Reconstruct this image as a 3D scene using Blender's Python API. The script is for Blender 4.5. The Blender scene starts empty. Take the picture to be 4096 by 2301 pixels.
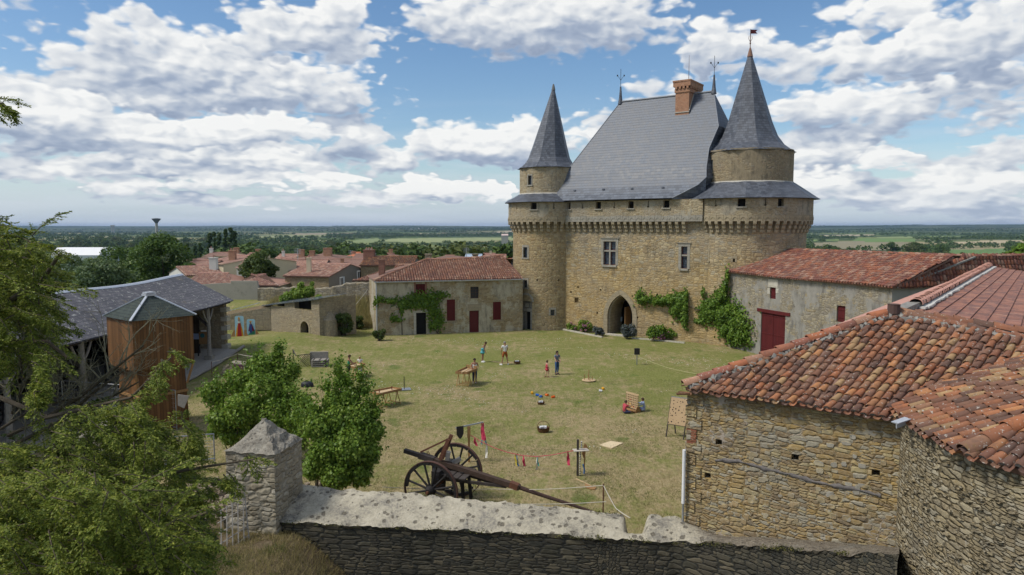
import bpy, math, random
import numpy as np
from mathutils import Vector, Matrix, noise as mnoise
sc = bpy.context.scene
rad = math.radians
# ------------------------------------------------------------------ camera
CAMZ = 10.2; F = 700.0; K = 2576/1024.0
PITCH = math.atan((287.5-226.0)/F)
cam_d = bpy.data.cameras.new("camera"); cam = bpy.data.objects.new("camera", cam_d)
sc.collection.objects.link(cam); sc.camera = cam
cam.location = (0, 0, CAMZ); cam.rotation_euler = (math.pi/2-PITCH, 0, 0)
cam_d.sensor_width = 36; cam_d.lens = 36*F/1024; cam_d.clip_end = 60000; cam_d.clip_start = 0.1
def ray(x, y):
 u = (x/K-512)/F; v = (287.5-y/K)/F
 return (u, math.cos(PITCH)+v*math.sin(PITCH), -math.sin(PITCH)+v*math.cos(PITCH))
def P(x, y, Y):
 "point at forward distance Y seen at survey coordinate x,y (0..2576, 0..1447)"
 d = ray(x, y); t = Y/d[1]
 return Vector((d[0]*t, Y, CAMZ+d[2]*t))
def G(x, y, z=0.0):
 d = ray(x, y); t = (z-CAMZ)/d[2]
 return Vector((d[0]*t, d[1]*t, z))
# ------------------------------------------------------------------ world: daylight sky with cumulus
SUN_AZ, SUN_EL = rad(-104), rad(52)          # azimuth from +Y (view), negative = left
w = bpy.data.worlds.new("World"); sc.world = w; w.use_nodes = True
WN = w.node_tree; WN.nodes.clear()
class NT:
 def __init__(s, tree): s.t = tree
 def n(s, kind, props=None, **ins):
  nd = s.t.nodes.new(kind)
  for k, v in (props or {}).items(): setattr(nd, k, v)
  for k, v in ins.items():
   key = int(k[1:]) if k[0] == 'i' and k[1:].isdigit() else k.replace('_', ' ')
   s.put(nd.inputs[key], v)
  return nd
 def put(s, sock, v):
  if isinstance(v, bpy.types.NodeSocket): s.t.links.new(v, sock)
  elif isinstance(v, bpy.types.Node): s.t.links.new(v.outputs[0], sock)
  else:
   if sock.type == 'RGBA' and len(v) == 3: v = (*v, 1)
   sock.default_value = v
 def m(s, op, a, b=None, c=None, clamp=False):
  nd = s.t.nodes.new('ShaderNodeMath'); nd.operation = op; nd.use_clamp = clamp
  s.put(nd.inputs[0], a)
  if b is not None: s.put(nd.inputs[1], b)
  if c is not None: s.put(nd.inputs[2], c)
  return nd.outputs[0]
 def vm(s, op, a, b=None):
  nd = s.t.nodes.new('ShaderNodeVectorMath'); nd.operation = op
  s.put(nd.inputs[0], a)
  if b is not None: s.put(nd.inputs[1], b)
  return nd.outputs['Value'] if op in ('LENGTH', 'DOT_PRODUCT', 'DISTANCE') else nd.outputs[0]
 def mix(s, fac, a, b, blend='MIX'):
  nd = s.t.nodes.new('ShaderNodeMix'); nd.data_type = 'RGBA'; nd.blend_type = blend
  s.put(nd.inputs[0], fac); s.put(nd.inputs[6], a); s.put(nd.inputs[7], b)
  return nd.outputs[2]
 def ramp(s, fac, stops, interp='LINEAR'):
  nd = s.t.nodes.new('ShaderNodeValToRGB'); cr = nd.color_ramp; cr.interpolation = interp
  while len(cr.elements) < len(stops): cr.elements.new(0.5)
  for e, (p, c) in zip(cr.elements, stops):
   e.position = p; e.color = (*c, 1) if not isinstance(c, (int, float)) else (c, c, c, 1)
  s.put(nd.inputs[0], fac); return nd.outputs[0]
 def step(s, v, lo, hi, a=0.0, b=1.0):
  nd = s.t.nodes.new('ShaderNodeMapRange'); nd.interpolation_type = 'SMOOTHSTEP'
  s.put(nd.inputs[0], v); nd.inputs[1].default_value = lo; nd.inputs[2].default_value = hi
  nd.inputs[3].default_value = a; nd.inputs[4].default_value = b
  return nd.outputs[0]
 def noise(s, vec, scale, detail=4, rough=0.55, lac=2.0, out=0):
  nd = s.n('ShaderNodeTexNoise', Vector=vec, Scale=scale, Detail=detail, Roughness=rough, Lacunarity=lac)
  return nd.outputs[out]
 def voro(s, vec, scale, feature='F1', rnd=1.0, out=0):
  nd = s.t.nodes.new('ShaderNodeTexVoronoi'); nd.feature = feature
  s.put(nd.inputs['Vector'], vec); nd.inputs['Scale'].default_value = scale; nd.inputs['Randomness'].default_value = rnd
  return nd.outputs[out]
 def sep(s, v): return s.n('ShaderNodeSeparateXYZ', Vector=v).outputs
 def comb(s, x, y, z=0.0): return s.n('ShaderNodeCombineXYZ', X=x, Y=y, Z=z).outputs[0]
BL = [  # clouds: (x, y, rx, ry above, ry below, weight) in survey coordinates, turned into sky directions below
(335,110,105,78,70,1),(190,150,110,45,60,.75),(470,170,230,85,110,1.1),(680,205,240,70,85,1),(860,235,120,45,50,.85),
(420,250,300,60,52,1.05),(250,215,130,80,60,1),
(760,80,150,70,70,1.1),(880,100,100,65,55,1),(650,95,110,55,60,1),(850,20,70,40,60,.9),
(1150,55,150,80,70,1.1),(1340,70,240,95,85,1.15),(1560,80,150,60,50,.95),(1660,40,90,60,50,.8),(1480,10,200,60,60,1),
(1820,110,110,65,60,1),(1900,130,90,60,60,.95),(1790,160,70,40,40,.8),
(2120,40,70,45,50,.85),(2250,30,110,45,50,.9),(2130,150,150,55,60,1.1),(2350,130,200,75,75,1.15),(2500,90,120,80,80,1.1),
(2080,270,120,55,48,1.05),(2240,275,150,55,42,1.05),(2460,200,130,50,60,.95),(2360,300,60,20,25,.6),
(50,270,90,55,70,1.17),(160,300,150,60,70,1.22),(60,340,120,45,40,1.12),(330,340,170,42,45,1.17),(560,335,170,40,45,1.17),
(690,330,130,50,45,1.22),(870,335,72,48,48,1.32),(480,375,280,30,32,1.02),
(150,420,150,30,35,0.97),(420,415,220,32,38,1.07),(680,405,180,34,38,1.12),(820,455,90,28,22,1.07),(620,450,200,24,26,0.97),
(330,470,120,24,26,0.97),(980,400,95,36,42,1.12),(1090,350,70,45,70,1.22),(1210,365,120,55,55,1.27),(1340,370,110,70,60,1.22),
(1080,475,140,34,36,1.22),(1230,480,80,28,30,1.17),(930,500,140,26,24,0.92),(540,505,200,16,18,0.82),
(1990,400,130,60,50,1.17),(2110,380,110,45,60,1.17),(2230,400,55,35,30,1.17),(2050,470,150,40,40,1.07),(2200,480,110,32,40,1.07),
(2400,440,100,32,40,1.17),(2540,400,60,35,40,1.12),(2500,470,110,38,40,1.12),(2350,510,140,24,26,1.02),(2540,540,110,20,22,0.82),
(1500,330,140,40,60,0.72),(1700,250,150,60,60,0.62),
# clouds outside the picture so that the light comes from a whole sky
(-700,250,500,120,120,1),(-900,-300,500,150,150,1),(3300,200,450,120,120,1),(3600,-200,400,160,120,1),(1200,-500,500,150,140,1),(300,-900,600,200,160,1),(2500,-800,600,220,200,1)]
def ang(x, y):
 d = ray(x, y); return math.atan2(d[0], d[1]), math.atan2(d[2], math.hypot(d[0], d[1]))
PX = 1/(F*K); AZM = rad(39); ELM = rad(21); NROW = 18; NCOL = 64; RH = ELM/(NROW-1)
A_, E_ = np.meshgrid(np.linspace(-AZM, AZM, NCOL), np.linspace(0, ELM, NROW))
FRONT = {(760,80),(880,100),(650,95),(850,20),(50,270),(160,300),(60,340),(330,340),(560,335),(690,330),(820,455),(620,450),(330,470),(1080,475),(1230,480),(1820,110),(1900,130),(1790,160),(2130,150),(2350,130),(2500,90),(2230,400),(2050,470),(2200,480),(2500,470),(2350,510),(2540,540)}
GM = .62
A_, E_ = np.meshgrid(np.linspace(-AZM, AZM, NCOL), ELM*np.linspace(0, 1, NROW)**(1/GM))
def layer_field(front):
 F_ = np.full(A_.shape, -2.0)
 for (cx, cy, rx, ru, rd, wt) in BL:
  out_ = not (-100 < cx < 2700 and cy > -100)
  if ((cx, cy) in FRONT) != front and not out_: continue
  rd = rd*.85; a, t = ang(cx, cy); dx = (A_-a)/(rx*PX); dy = (E_-t)/(ru*PX); dy = np.where(dy < 0, dy*ru/rd, dy)
  v = (1.2-np.hypot(dx, dy))*wt+(.12 if cy > 360 else 0); k = np.clip(.5+.5*(v-F_)/.2, 0, 1); F_ = F_*(1-k)+v*k+.2*k*(1-k)
 return np.clip((F_+1)/2.5, 0, 1)
W = NT(WN)
tc = W.n('ShaderNodeTexCoord'); o = W.sep(tc.outputs['Generated'])
az = W.m('ARCTAN2', o[0], o[1])
hyp = W.m('SQRT', W.m('ADD', W.m('MULTIPLY', o[0], o[0]), W.m('MULTIPLY', o[1], o[1])))
el = W.m('ARCTAN2', o[2], hyp)
sq_ = W.m('MULTIPLY', W.m('POWER', W.m('MAXIMUM', el, .0001), .75), 1.75)     # clouds get flatter and smaller towards the horizon
pv = W.comb(az, W.m('MULTIPLY_ADD', sq_, .9, W.m('MULTIPLY', el, .1)))
wz = W.n('ShaderNodeTexNoise', {'noise_dimensions': '2D'}, Vector=W.vm('MULTIPLY', pv, (16, 20, 1)), Scale=1.0, Detail=3.0, Roughness=0.55).outputs[1]
wo_ = W.sep(W.vm('MULTIPLY', W.vm('SUBTRACT', wz, (.5, .5, .5)), (.05, .022, 0)))
ew0 = W.m('PINGPONG', W.m('ABSOLUTE', W.m('ADD', el, wo_[1])), ELM)
rowe = lambda off: W.m('MULTIPLY', W.m('POWER', W.m('DIVIDE', W.m('ADD', ew0, off), ELM), GM), float(NROW-1))
aw = W.m('PINGPONG', W.m('ADD', W.m('ADD', az, wo_[0]), AZM), 2*AZM)
t01 = W.m('DIVIDE', aw, 2*AZM)
tL = W.m('MULTIPLY', t01, 2.0, clamp=True); tR = W.m('SUBTRACT', W.m('MULTIPLY', t01, 2.0), 1.0, clamp=True); sel = W.m('GREATER_THAN', t01, .5)
eA, eC = rowe(0.0), rowe(.032)
def fine(off):
 q = W.vm('ADD', pv, off); wq = W.vm('ADD', W.vm('MULTIPLY', q, (36, 36, 1)), W.vm('MULTIPLY', wz, (1.1, 1.1, 0)))
 f1 = W.n('ShaderNodeTexNoise', {'noise_dimensions': '2D'}, Vector=W.vm('MULTIPLY', q, (18, 18, 1)), Scale=1.0, Detail=6.0, Roughness=0.44).outputs[0]
 f2 = W.n('ShaderNodeTexVoronoi', {'voronoi_dimensions': '2D', 'feature': 'SMOOTH_F1'}, Vector=wq, Scale=1.0, Detail=1.0, Roughness=0.5, Smoothness=.55).outputs[0]
 return W.m('SUBTRACT', W.m('MULTIPLY', W.m('SUBTRACT', f1, .5), 1.0), W.m('MULTIPLY', W.m('SUBTRACT', f2, .35), .58))
def cloud_layer(front, off):
 FLD = layer_field(front); rows = []
 for j in range(0, NROW, 3):
  stops = lambda c0: [(k/31, (float(FLD[j][c0+k]), float(FLD[j+1][c0+k]), float(FLD[j+2][c0+k]))) for k in range(32)]
  q = W.mix(sel, W.ramp(tL, stops(0), 'B_SPLINE'), W.ramp(tR, stops(32), 'B_SPLINE'))
  rows += list(W.n('ShaderNodeSeparateColor', Color=q).outputs[:3])
 def base(e):
  acc = None
  for j, r in enumerate(rows):
   wgt = W.m('SUBTRACT', 1.0, W.m('ABSOLUTE', W.m('SUBTRACT', e, float(j))), clamp=True)
   acc = W.m('MULTIPLY', r, wgt) if acc is None else W.m('MULTIPLY_ADD', r, wgt, acc)
  return W.m('SUBTRACT', W.m('MULTIPLY', acc, 2.5), 1.0)
 bA, bC = base(eA), base(eC); nA = fine((off, off*.6, 0)); nB = fine((off-.008, off*.6+.015, 0))
 fA = W.m('ADD', W.m('SUBTRACT', bA, .04), nA); dens = W.step(fA, -.06, .30)
 lit = W.m('ADD', W.m('MULTIPLY_ADD', W.m('SUBTRACT', nA, nB), .72, .42), W.m('MULTIPLY', W.m('SUBTRACT', bA, bC), .62), clamp=True)
 lit = W.m('ADD', lit, W.step(fA, 0.0, .5, .22, -0.04), clamp=True)
 return dens, W.ramp(lit, [(0, (.27, .33, .445)), (.22, (.34, .40, .51)), (.42, (.46, .51, .59)), (.62, (.62, .65, .69)), (.82, (.74, .755, .765)), (1, (.86, .86, .845))])
dB, cB = cloud_layer(False, 0.0); dF, cF = cloud_layer(True, .83)
ccol = W.mix(dF, cB, cF); dens = W.m('MAXIMUM', dB, dF)
# stratified veil close to the horizon
st = W.noise(W.comb(W.m('MULTIPLY', az, 5), W.m('MULTIPLY', el, 55)), 1.0, 6, .6)
veil = W.m('MULTIPLY', W.step(st, .38, .68), W.step(el, .01, .2, 1, 0))
sky = W.n('ShaderNodeTexSky', {'sky_type': 'NISHITA', 'sun_disc': False, 'sun_elevation': SUN_EL, 'sun_rotation': SUN_AZ, 'altitude': 80, 'air_density': 1.0, 'dust_density': .6, 'ozone_density': 2.0})
STR = 0.092
skc = W.n('ShaderNodeHueSaturation', Color=sky.outputs[0], Saturation=1.16, Value=1.0).outputs[0]
hz = W.step(el, .0, .10, .65, 0.0)
skc = W.mix(hz, skc, tuple(c/.11 for c in (.43, .555, .745)))
def sc_(c): return W.vm('SCALE', c) 
cs = W.t.nodes.new('ShaderNodeVectorMath'); cs.operation = 'SCALE'; W.put(cs.inputs[0], ccol); cs.inputs['Scale'].default_value = 1/.11
cl = W.mix(W.step(el, .0, .06, .45, 0.0), cs.outputs[0], tuple(c/.11 for c in (.52, .59, .68)))
c1 = W.mix(W.m('MULTIPLY', veil, .45), skc, tuple(c/.11 for c in (.60, .65, .72)))
c2 = W.mix(W.m('MULTIPLY', dens, .97), c1, cl)
bg = W.n('ShaderNodeBackground', Color=c2, Strength=STR)
wo = WN.nodes.new('ShaderNodeOutputWorld'); WN.links.new(bg.outputs[0], wo.inputs[0])
w.cycles.sampling_method = 'MANUAL'; w.cycles.sample_map_resolution = 256
# ------------------------------------------------------------------ sun
sd = bpy.data.lights.new("sun", 'SUN'); sun = bpy.data.objects.new("sun", sd); sc.collection.objects.link(sun)
sd.energy = 2.5; sd.angle = rad(14); sd.color = (1, .95, .87)
sv = Vector((math.sin(SUN_AZ)*math.cos(SUN_EL), math.cos(SUN_AZ)*math.cos(SUN_EL), math.sin(SUN_EL)))
sun.rotation_euler = sv.to_track_quat('Z', 'Y').to_euler(); sun.location = (0, 0, 200)
# ------------------------------------------------------------------ view
sc.view_settings.view_transform = 'Standard'; sc.view_settings.look = 'None'; sc.view_settings.exposure = 0.42; sc.view_settings.gamma = 1
sc.render.engine = 'CYCLES'; sc.cycles.use_denoising = True
sc.cycles.max_bounces = 5; sc.cycles.diffuse_bounces = 3; sc.cycles.glossy_bounces = 2; sc.cycles.transmission_bounces = 3; sc.cycles.volume_bounces = 0; sc.cycles.transparent_max_bounces = 4
sc.cycles.use_adaptive_sampling = True; sc.cycles.adaptive_threshold = 0.015
# ------------------------------------------------------------------ mesh and object helpers
COL = sc.collection
RNG = random.Random(7)
NPR = np.random.RandomState(11)
def V(*a): return Vector(a)
def tag(o, label=None, cat=None, group=None, kind=None):
 if label: o['label'] = label
 if cat: o['category'] = cat
 if group: o['group'] = group
 if kind: o['kind'] = kind
 return o
def thing(name, loc, label, cat, group=None, rz=0.0):
 o = bpy.data.objects.new(name, None); COL.objects.link(o)
 o.location = loc; o.rotation_euler = (0, 0, rz); o.empty_display_size = .2
 return tag(o, label, cat, group)
class MB:
 "collects faces; build() links them as one mesh object"
 def __init__(s): s.v = []; s.f = []; s.uv = []; s.mi = []; s.cur = 0
 def face(s, pts, uv=None):
  b = len(s.v); s.v += [tuple(p) for p in pts]; s.f.append(tuple(range(b, b+len(pts)))); s.uv.append(uv); s.mi.append(s.cur)
 def quadgrid(s, grid, uvs=None, closed=False):
  "grid[i][j] points, shared vertices"
  b = len(s.v); n = len(grid); m = len(grid[0])
  for r in grid: s.v += [tuple(p) for p in r]
  for i in range(n-1):
   for j in range(m-1 if not closed else m):
    j2 = (j+1) % m
    s.f.append((b+i*m+j, b+i*m+j2, b+(i+1)*m+j2, b+(i+1)*m+j))
    s.uv.append([uvs[i][j], uvs[i][j+1], uvs[i+1][j+1], uvs[i+1][j]] if uvs else None); s.mi.append(s.cur)
 def box(s, c, size, rz=0.0, M=None):
  x, y, z = size[0]/2, size[1]/2, size[2]/2
  R = M if M is not None else Matrix.Rotation(rz, 3, 'Z'); c = Vector(c)
  p = [c+R@Vector((sx*x, sy*y, sz*z)) for sz in (-1, 1) for sy in (-1, 1) for sx in (-1, 1)]
  for q in ((0, 2, 3, 1), (4, 5, 7, 6), (0, 1, 5, 4), (2, 6, 7, 3), (0, 4, 6, 2), (1, 3, 7, 5)): s.face([p[k] for k in q])
 def bar(s, a, b, wd, ht=None, up=(0, 0, 1)):
  a = Vector(a); b = Vector(b); d = b-a; L = d.length
  if L < 1e-6: return
  d /= L; up = Vector(up)
  if abs(d.dot(up)) > .98: up = Vector((1, 0, 0))
  sd_ = d.cross(up).normalized(); u2 = sd_.cross(d)
  M = Matrix((sd_, d, u2)).transposed()
  s.box((a+b)/2, (wd, L, ht or wd), M=M)
 def tube(s, pts, r, n=8, caps=True):
  pts = [Vector(p) for p in pts]; rr = r if hasattr(r, '__len__') else [r]*len(pts)
  rings = []; prev = None
  for i, p in enumerate(pts):
   d = (pts[min(i+1, len(pts)-1)]-pts[max(i-1, 0)]).normalized()
   if prev is None:
    a = d.cross(V(0, 0, 1)) if abs(d.z) < .95 else d.cross(V(1, 0, 0))
   else: a = prev-d*prev.dot(d)
   a.normalize(); prev = a; b = d.cross(a)
   rings.append([p+(a*math.cos(2*math.pi*k/n)+b*math.sin(2*math.pi*k/n))*rr[i] for k in range(n)])
  s.quadgrid(rings, closed=True)
  if caps: s.face(rings[0]); s.face(rings[-1][::-1])
 def lathe(s, prof, c=(0, 0, 0), n=24, a0=0.0, lean=(0, 0)):
  c = Vector(c); z0 = prof[0][1]; z1 = prof[-1][1]
  g_ = []; uv = []
  for (r, z) in prof:
   t = (z-z0)/(z1-z0) if z1 != z0 else 0
   g_.append([c+V(r*math.cos(a0+2*math.pi*k/n)+lean[0]*t, r*math.sin(a0+2*math.pi*k/n)+lean[1]*t, z) for k in range(n)])
  s.quadgrid(g_, closed=True)
 def prism(s, poly, d0, d1):
  "poly: list of 3D points, extruded by vector d0..d1"
  d0 = Vector(d0); d1 = Vector(d1); A = [Vector(p)+d0 for p in poly]; B = [Vector(p)+d1 for p in poly]
  s.face(A[::-1]); s.face(B); n = len(A)
  for i in range(n): s.face([A[i], A[(i+1) % n], B[(i+1) % n], B[i]])
 def arrays(s, verts, faces4, smooth=False):
  s.np_ = (verts, faces4)
 def build(s, name, mat, parent=None, smooth=False, merge=False):
  me = bpy.data.meshes.new(name); me.from_pydata(s.v, [], s.f)
  uvl = me.uv_layers.new(name='UVMap'); co = np.empty(len(me.loops)*2, dtype=np.float32); k = 0
  vv = s.v
  for fi, f in enumerate(s.f):
   u = s.uv[fi]
   if u is None:
    p0 = Vector(vv[f[0]]); n = (Vector(vv[f[1]])-p0).cross(Vector(vv[f[2]])-p0)
    if len(f) > 3: n += (Vector(vv[f[2]])-p0).cross(Vector(vv[f[3]])-p0)
    if n.length < 1e-12: n = V(0, 0, 1)
    n.normalize()
    if abs(n.z) > .97: t = V(1, 0, 0); w2 = V(0, 1, 0)
    else: t = V(-n.y, n.x, 0).normalized(); w2 = n.cross(t)
    for q in f: p = Vector(vv[q]); co[k] = p.dot(t); co[k+1] = p.dot(w2); k += 2
   else:
    for a_, b_ in u: co[k] = a_; co[k+1] = b_; k += 2
  uvl.data.foreach_set('uv', co)
  mats = mat if isinstance(mat, (list, tuple)) else [mat]
  for m_ in mats: me.materials.append(m_)
  if len(mats) > 1: me.polygons.foreach_set('material_index', s.mi)
  if smooth: me.polygons.foreach_set('use_smooth', [True]*len(me.polygons))
  me.update()
  return link(name, me, parent)
def link(name, me, parent=None):
 o = bpy.data.objects.new(name, me); COL.objects.link(o)
 if parent is not None:
  o.parent = parent
  o.matrix_parent_inverse = wmat(parent).inverted()   # geometry is written in world coordinates
 return o
def wmat(o):
 M = Matrix.LocRotScale(o.location, o.rotation_euler, o.scale)
 return wmat(o.parent)@o.matrix_parent_inverse@M if o.parent else M
def copy_tree(o, parent=None):
 c = o.copy(); COL.objects.link(c)
 if parent: c.parent = parent
 for ch in [x for x in o.children]: copy_tree(ch, c)
 return c
def npmesh(name, verts, faces, mat, parent=None, smooth=False, uv=None):
 "verts (N,3), faces (M,k) arrays"
 me = bpy.data.meshes.new(name); n = len(verts); m, k = faces.shape
 me.vertices.add(n); me.vertices.foreach_set('co', np.asarray(verts, np.float32).ravel())
 me.loops.add(m*k); me.loops.foreach_set('vertex_index', faces.ravel().astype(np.int32))
 me.polygons.add(m); me.polygons.foreach_set('loop_start', np.arange(0, m*k, k, dtype=np.int32))
 me.polygons.foreach_set('loop_total', np.full(m, k, np.int32))
 if smooth: me.polygons.foreach_set('use_smooth', np.ones(m, bool))
 if uv is not None:
  l = me.uv_layers.new(name='UVMap'); l.data.foreach_set('uv', np.asarray(uv, np.float32).ravel())
 me.materials.append(mat); me.update(calc_edges=True); me.validate()
 return link(name, me, parent) if name else me
def unit(a): return a/np.maximum(np.linalg.norm(a, axis=-1, keepdims=True), 1e-9)
def leaf_quads(c, size, up=.35, droop=0.0, aspect=.62, rs=NPR, nrm=None):
 "one folded rhombus leaf (two triangles joined as a quad) per centre"
 n = len(c); size = np.broadcast_to(size, (n,))[:, None]
 d = unit(rs.normal(size=(n, 3))+np.array([0, 0, -droop])); nn = rs.normal(size=(n, 3))+np.array([0, 0, up*3])
 if nrm is not None: nn = nn*.7+nrm*1.6
 s_ = unit(np.cross(d, nn)); 
 lift = unit(np.cross(s_, d))
 a = c-d*size*.5; b = c+s_*size*aspect*.5+lift*size*.08-d*size*.08; e = c+d*size*.5; f = c-s_*size*aspect*.5+lift*size*.08-d*size*.08
 v = np.stack([a, b, e, f], 1).reshape(-1, 3); q = np.arange(n*4).reshape(n, 4)
 return v, q
# ------------------------------------------------------------------ materials
MATS = {}
def newmat(name):
 m = bpy.data.materials.new(name); m.use_nodes = True; t = m.node_tree; t.nodes.clear(); N = NT(t)
 out = t.nodes.new('ShaderNodeOutputMaterial'); bs = t.nodes.new('ShaderNodeBsdfPrincipled')
 t.links.new(bs.outputs[0], out.inputs[0]); N.bs = bs; N.out = out
 bs.inputs['Roughness'].default_value = .85; bs.inputs['Specular IOR Level'].default_value = .25
 MATS[name] = m; N.mat = m
 return N
def fin(N, col, bump=None, bstr=.5, bdist=.02, rough=None, spec=None):
 N.put(N.bs.inputs['Base Color'], col)
 if bump is not None:
  b = N.n('ShaderNodeBump', Height=bump, Strength=bstr, Distance=bdist); N.put(N.bs.inputs['Normal'], b.outputs[0])
 if rough is not None: N.put(N.bs.inputs['Roughness'], rough)
 if spec is not None: N.put(N.bs.inputs['Specular IOR Level'], spec)
 return N.mat
def uvw(N): return N.n('ShaderNodeTexCoord').outputs['UV']
def posw(N): return N.n('ShaderNodeNewGeometry').outputs['Position']
def plain(name, col, rough=.6, var=.12, scale=6.0, metal=0.0, spec=.3, bump=.15):
 if name in MATS: return MATS[name]
 N = newmat(name); p = N.n('ShaderNodeTexCoord').outputs['Object']
 ns = N.noise(p, scale, 5, .6)
 c = N.mix(ns, tuple(x*(1-var*1.6) for x in col), tuple(min(1, x*(1+var*1.3)) for x in col))
 N.bs.inputs['Metallic'].default_value = metal
 return fin(N, c, N.noise(p, scale*6, 3), bump, .004, rough, spec)
def stone_node(N, uv, cols, mortar, sx=.36, sz=.15, warp=.05, gap=.05, big=True, rnd_=.72, lt=1.0):
 "rubble courses: returns colour, height"
 wv = N.n('ShaderNodeTexNoise', {'noise_dimensions': '2D'}, Vector=uv, Scale=2.2, Detail=3.0).outputs[1]
 uv2 = N.vm('ADD', uv, N.vm('MULTIPLY', N.vm('SUBTRACT', wv, (.5, .5, .5)), (warp*1.6, warp*1.1, 0)))
 w2 = N.n('ShaderNodeTexNoise', {'noise_dimensions': '2D'}, Vector=uv, Scale=9.0, Detail=2.0).outputs[1]
 uv2 = N.vm('ADD', uv2, N.vm('MULTIPLY', N.vm('SUBTRACT', w2, (.5, .5, .5)), (.05, .035, 0)))
 def layer(sx, sz, k):
  q = N.vm('MULTIPLY', uv2, (1/sx, 1/sz, 1)); q = N.vm('ADD', q, (k, k*.37, 0))
  a = N.n('ShaderNodeTexVoronoi', {'voronoi_dimensions': '2D', 'feature': 'F1', 'distance': 'MINKOWSKI'}, Vector=q, Scale=1.0, Randomness=rnd_, Exponent=5.0)
  b = N.n('ShaderNodeTexVoronoi', {'voronoi_dimensions': '2D', 'feature': 'F2', 'distance': 'MINKOWSKI'}, Vector=q, Scale=1.0, Randomness=rnd_, Exponent=5.0)
  return a.outputs['Color'], N.m('MULTIPLY', N.m('SUBTRACT', b.outputs['Distance'], a.outputs['Distance']), .55)
 c1, d1 = layer(sx, sz, 0.0); c2, d2 = layer(sx*1.55, sz*1.7, 7.3)
 sel = N.step(N.noise(uv, .9, 3), .50, .54) if big else 0.0
 c = N.mix(sel, c1, c2)
 dm = N.t.nodes.new('ShaderNodeMix'); N.put(dm.inputs[0], sel); N.put(dm.inputs[2], d1); N.put(dm.inputs[3], d2); d = dm.outputs[0]
 r = N.n('ShaderNodeSeparateColor', Color=c).outputs
 n = len(cols); stc = N.ramp(r[0], [(i/n, cols[i]) for i in range(n)], 'CONSTANT')
 fine = N.noise(uv, 14, 6, .7); fine2 = N.noise(uv, 4.5, 5, .6)
 stc = N.mix(N.m('MULTIPLY', r[1], .45), stc, (.12, .10, .07)); 
 stc = N.mix(N.step(fine, .35, .75, 0, .5*lt), stc, (.46, .40, .28))
 stc = N.mix(N.step(fine2, .52, .7, 0, .45), stc, (.13, .115, .085))
 mm = N.step(N.m('ADD', d, N.m('MULTIPLY', N.m('SUBTRACT', fine, .5), .10)), gap*.35, gap*2.0)
 col = N.mix(mm, mortar, stc)
 h = N.m('ADD', N.m('MULTIPLY', N.step(d, 0, .22), N.m('MULTIPLY_ADD', r[2], .6, .55)), N.m('MULTIPLY', fine, .35))
 return col, h, r
OCH = [(0.403, 0.274, 0.112), (0.482, 0.347, 0.168), (0.336, 0.224, 0.090), (0.526, 0.414, 0.235), (0.437, 0.314, 0.146), (0.370, 0.325, 0.235), (0.549, 0.426, 0.224), (0.269, 0.196, 0.095)]
GRY = [(.30, .27, .21), (.35, .32, .25), (.24, .21, .15), (.38, .33, .22), (.30, .24, .14), (.22, .20, .17)]
def stone(name, cols=OCH, mortar=(.26, .20, .11), stain=(.06, .055, .045), stain_amt=.35, grey=.3, sx=.36, sz=.15, patch=None, patch_amt=.5, bstr=.8, gap=.05, streak=0.0, bd=.03, golden=False, lt=1.0):
 N = newmat(name); uv = uvw(N); col, h, r = stone_node(N, uv, cols, mortar, sx, sz, gap=gap, lt=lt)
 pos = posw(N)
 if golden:
  pz = N.sep(pos)[2]; gn_ = N.m('ADD', pz, N.m('MULTIPLY', N.m('SUBTRACT', N.noise(pos, .3, 5, .7), .5), 9.0)); col = N.mix(N.step(gn_, 3.0, 8.5, .38, 0), col, (.45, .30, .11)); col = N.mix(N.step(gn_, 6.5, 10.5, 0, .38), col, (.29, .265, .225))
 big = N.noise(pos, .35, 5, .6); col = N.mix(N.step(big, .42, .68, 0, grey), col, (.27, .25, .215), 'MIX')
 big2 = N.noise(pos, .8, 6, .65, out=0); sp = N.sep(uv)
 if streak:
  sn = N.noise(N.comb(N.m('MULTIPLY', sp[0], 1.7), N.m('MULTIPLY', sp[1], .55)), 1.0, 7, .7)
  col = N.mix(N.step(sn, .5, .72, 0, streak), col, stain)
 col = N.mix(N.step(big2, .5, .78, 0, stain_amt), col, stain)
 lich = N.noise(pos, 5.0, 4, .7); col = N.mix(N.step(lich, .62, .72, 0, .45*lt), col, (.40, .38, .33))
 if patch:
  pn = N.m('ADD', N.noise(pos, .55, 6, .62), N.m('MULTIPLY', N.m('SUBTRACT', h, .6), -.06))
  pm = N.step(pn, 1-patch_amt-.02, 1-patch_amt+.02)
  pc = N.mix(N.noise(pos, 2.5, 6, .7), tuple(c*.62 for c in patch), tuple(c*1.25 for c in patch))
  pc = N.mix(N.step(N.noise(pos, 12, 4, .7), .55, .7, 0, .35), pc, (.10, .095, .085))
  if streak:
   pc = N.mix(N.step(sn, .45, .7, 0, .7), pc, stain)
  col = N.mix(pm, col, pc); hm = N.t.nodes.new('ShaderNodeMix'); N.put(hm.inputs[0], pm); N.put(hm.inputs[2], h); N.put(hm.inputs[3], N.m('MULTIPLY_ADD', N.noise(pos, 20, 4), .2, .95)); h = hm.outputs[0]
 return fin(N, col, h, bstr, bd, .92, .15)
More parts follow.
